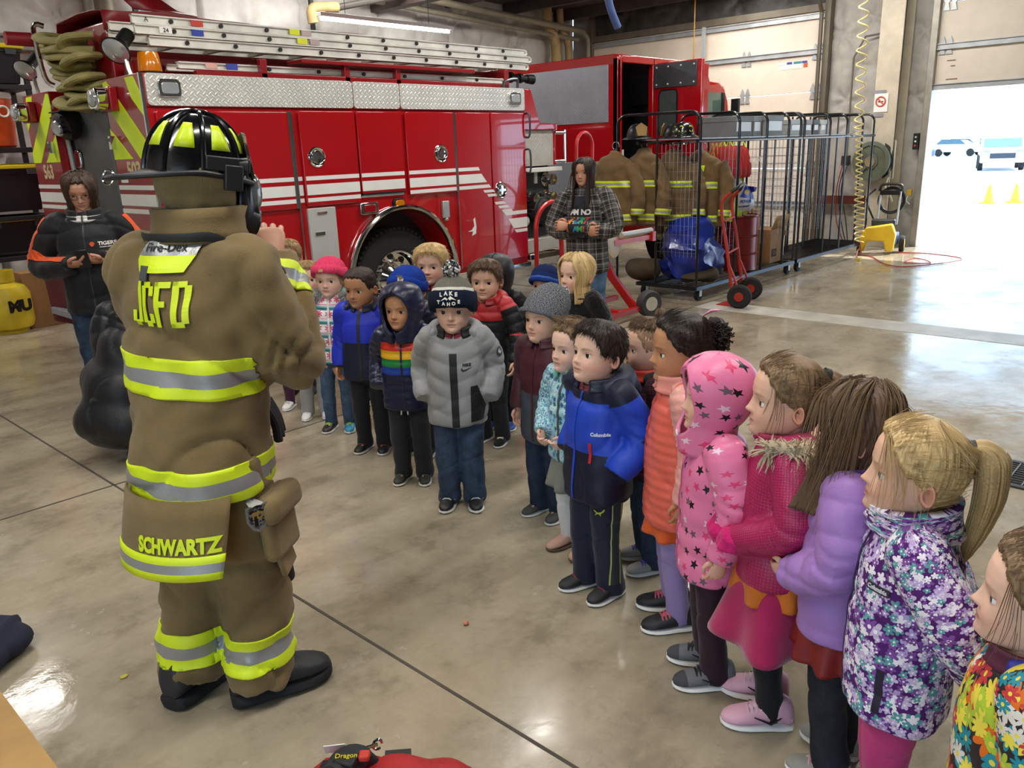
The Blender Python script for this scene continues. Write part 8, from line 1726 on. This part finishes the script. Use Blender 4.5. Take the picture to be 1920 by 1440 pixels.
m = MB(); m.bb(-.2, .5, 1.5, 3.02, 0, .004, 0); m.build('sheet', M('#b58f58', .8), t)
rb = heap('gear_bag', [((1.0, 1.64, .04), (.13, .10, .07)), ((1.10, 1.50, .04), (.13, .12, .07)), ((1.15, 1.45, .04), (.12, .12, .06)), ((.93, 1.58, .03), (.12, .12, .06))], .012, M('#a81a1c', .7, bump=.3, bs=120), 'red gear bag on the floor at the bottom edge with gloves on it', 'bag', 60, .02, 13)
m = MB(); m.box((1.155, 1.60, 0.075), (.075, .045, .012), rot=Matrix.Rotation(-.75, 3, 'Z')); m.build('black_strap', BLK, rb); m = MB(); m.tube(arcpts((1.120, 1.645, 0.115), .016, 0, 300, 12, (.6, -.6, .3), (0, 0, 1)), .004, 6); m.tube([(1.120, 1.645, 0.115), (1.070, 1.655, 0.125)], .005, 6); m.build('snap_hook', CHR, rb)
t = thing('work_glove', (1.020, 1.645, 0.135), 'dark grey leather work glove with yellow lettering lying on the red gear bag', 'glove'); GM = M('#25282c', .7, bump=.3, bs=90); hv, hf = hand_arrays(.23, .55, .16, .7, 1); hv = hv*np.array([1.15, 1, 1.5])
Rg = np.array(((.35, .80, .05), (-.80, .40, .35), (.25, -.2, .95))).T; m = MB(); m.add((hv@Rg+np.array([.955, 1.60, .155])).tolist(), hf); m.build('glove_body', GM, t)
m = MB(); m.box((0.980, 1.590, 0.187), (.06, .05, .02), rot=Matrix.Rotation(-1.1, 3, 'Z')); k = m.build('knuckle_patch', M('#17181a', .6), t, bevel=.006); put_text('glove_lettering', 'Dragon', .02, (0.980, 1.590, 0.199), (.7, -.7, 0), (.7, .7, .2), M('#d8c21a', .5), k); m = MB(); m.box((1.020, 1.565, 0.187), (.03, .03, .018), rot=Matrix.Rotation(-.8, 3, 'Z')); m.build('fire_emblem', M('#c4331f', .5), t, bevel=.005)
t = thing('tag_card', (1.000, 1.705, 0.115), 'small white printed tag behind the glove on the red bag', 'tag'); m = MB(); m.box((1.030, 1.725, 0.115), (.06, .003, .05), rot=Matrix.Rotation(-.7, 3, 'Z') @ Matrix.Rotation(.5, 3, 'X')); m.build('card', WHT, t)
m = MB(); m.sphere((1.83, 2.02, .008), (.012, .01, .008), 8, 6); tag(m.build('debris_chip', M('#c07a5a', .7)), 'small orange chip lying on the concrete near the middle', 'debris')
m = MB(); m.add([(2.95, .62, .006), (3.0, .6, .02), (3.04, .62, .012), (3.0, .66, .018), (2.97, .645, .005)], [(0, 1, 2, 3, 4)]); o = m.build('dry_leaf', M('#8a6238', .8)); s_ = o.modifiers.new('s', 'SOLIDIFY'); s_.thickness = .001; tag(o, 'dry brown leaf on the floor behind the ponytail', 'leaf')
m = MB(); m.sphere((.82, 2.72, .004), (.015, .01, .004), 8, 6); tag(m.build('debris_chip', M('#c9b84a', .7)), 'tiny yellow scrap on the floor left of the boots', 'debris')
# ---------------------------------------------------------------- cars outside in the sun
def car(x, y, rz, c, label, s=1.0, suv=True):
    t = thing('car', (x, y, -.02), label, 'car', None, R_(rz)); pm = M(c, .2, .1, coat=1)
    m = MB(); prof = [(-2.2, .35), (-2.25, .75), (-2.1, .95), (-1.2, 1.02), (-.5, 1.55), (1.3, 1.62), (2.0, 1.1), (2.2, .95), (2.2, .4)] if suv else [(-2.3, .35), (-2.3, .7), (-1.2, .92), (-.3, 1.4), (.9, 1.42), (1.8, .98), (2.3, .9), (2.3, .4)]
    m.prism([(a*s, b*s) for a, b in prof], (0, .88*s, 0), (1, 0, 0), (0, 0, 1), 1.76*s); m.build('car_body', pm, t, True, bevel=.07)
    m = MB(); a, b = prof[3], prof[4]; m.prism([((a[0]+.06)*s, (a[1]+.03)*s), ((b[0]-.02)*s, (b[1]-.06)*s), ((b[0]-.06)*s, (b[1]-.05)*s), ((a[0])*s, (a[1]+.02)*s)], (0, .76*s, 0), (1, 0, 0), (0, 0, 1), 1.52*s); m.build('windscreen', M('#5f8f96', .08), t, True)
    m = MB(); m.bb(-2.29*s, -2.2*s, -.5*s, .5*s, .55*s, .78*s); m.build('grille', M('#25303f', .4), t, True)
    for sy in (-1, 1):
        m = MB(); m.prism([(-.95*s, 1.05*s), (-.42*s, 1.47*s), (1.2*s, 1.52*s), (1.7*s, 1.08*s)], (0, (.9 if sy > 0 else -.87)*s, 0), (1, 0, 0), (0, 0, 1), .03*s); m.build('side_window', M('#3d5a66', .08), t, True)
        m = MB(); m.box((-2.1*s, sy*.65*s, .85*s), (.2*s, .3*s, .14*s)); m.build('headlamp', M('#8fa3b5', .1), t, True, bevel=.03)
        for wx in (-1.4, 1.4):
            m = MB(); m.lathe([(.2*s, -.1*s), (.33*s, -.1*s), (.34*s, 0), (.33*s, .1*s), (.2*s, .1*s)], (wx*s, sy*.82*s, .34*s), (0, 1, 0), 24); m.build('car_wheel', RUB, t, True)
car(47, 10.5, 15, '#e3e5e8', 'white car facing the station in the sunlit lot outside', 1.05); car(60, 19.5, 60, '#2c4a78', 'blue car parked far out behind the lot near the door jamb'); car(75, 19.8, 80, '#dfe3e8', 'distant pale car beyond the lot between the blue and white cars', .9, False)
for i, (x, y, c, lab) in enumerate([(24, 5.5, '#d9a52a', 'yellow traffic cone left of another on the sunlit pavement outside'), (24.5, 5.0, '#d9a52a', 'yellow traffic cone right of another on the sunlit pavement outside')]):
    t = thing('traffic_cone', (x, y, -.02), lab, 'cone'); m = MB(); m.lathe([(.14, 0), (.12, .04), (.03, .45), (.02, .46)], (x, y, 0), n=20); m.build('cone_body', M(c, .5), t); m = MB(); m.bb(x-.18, x+.18, y-.18, y+.18, -.02, .02); m.build('base', M(c, .5), t)
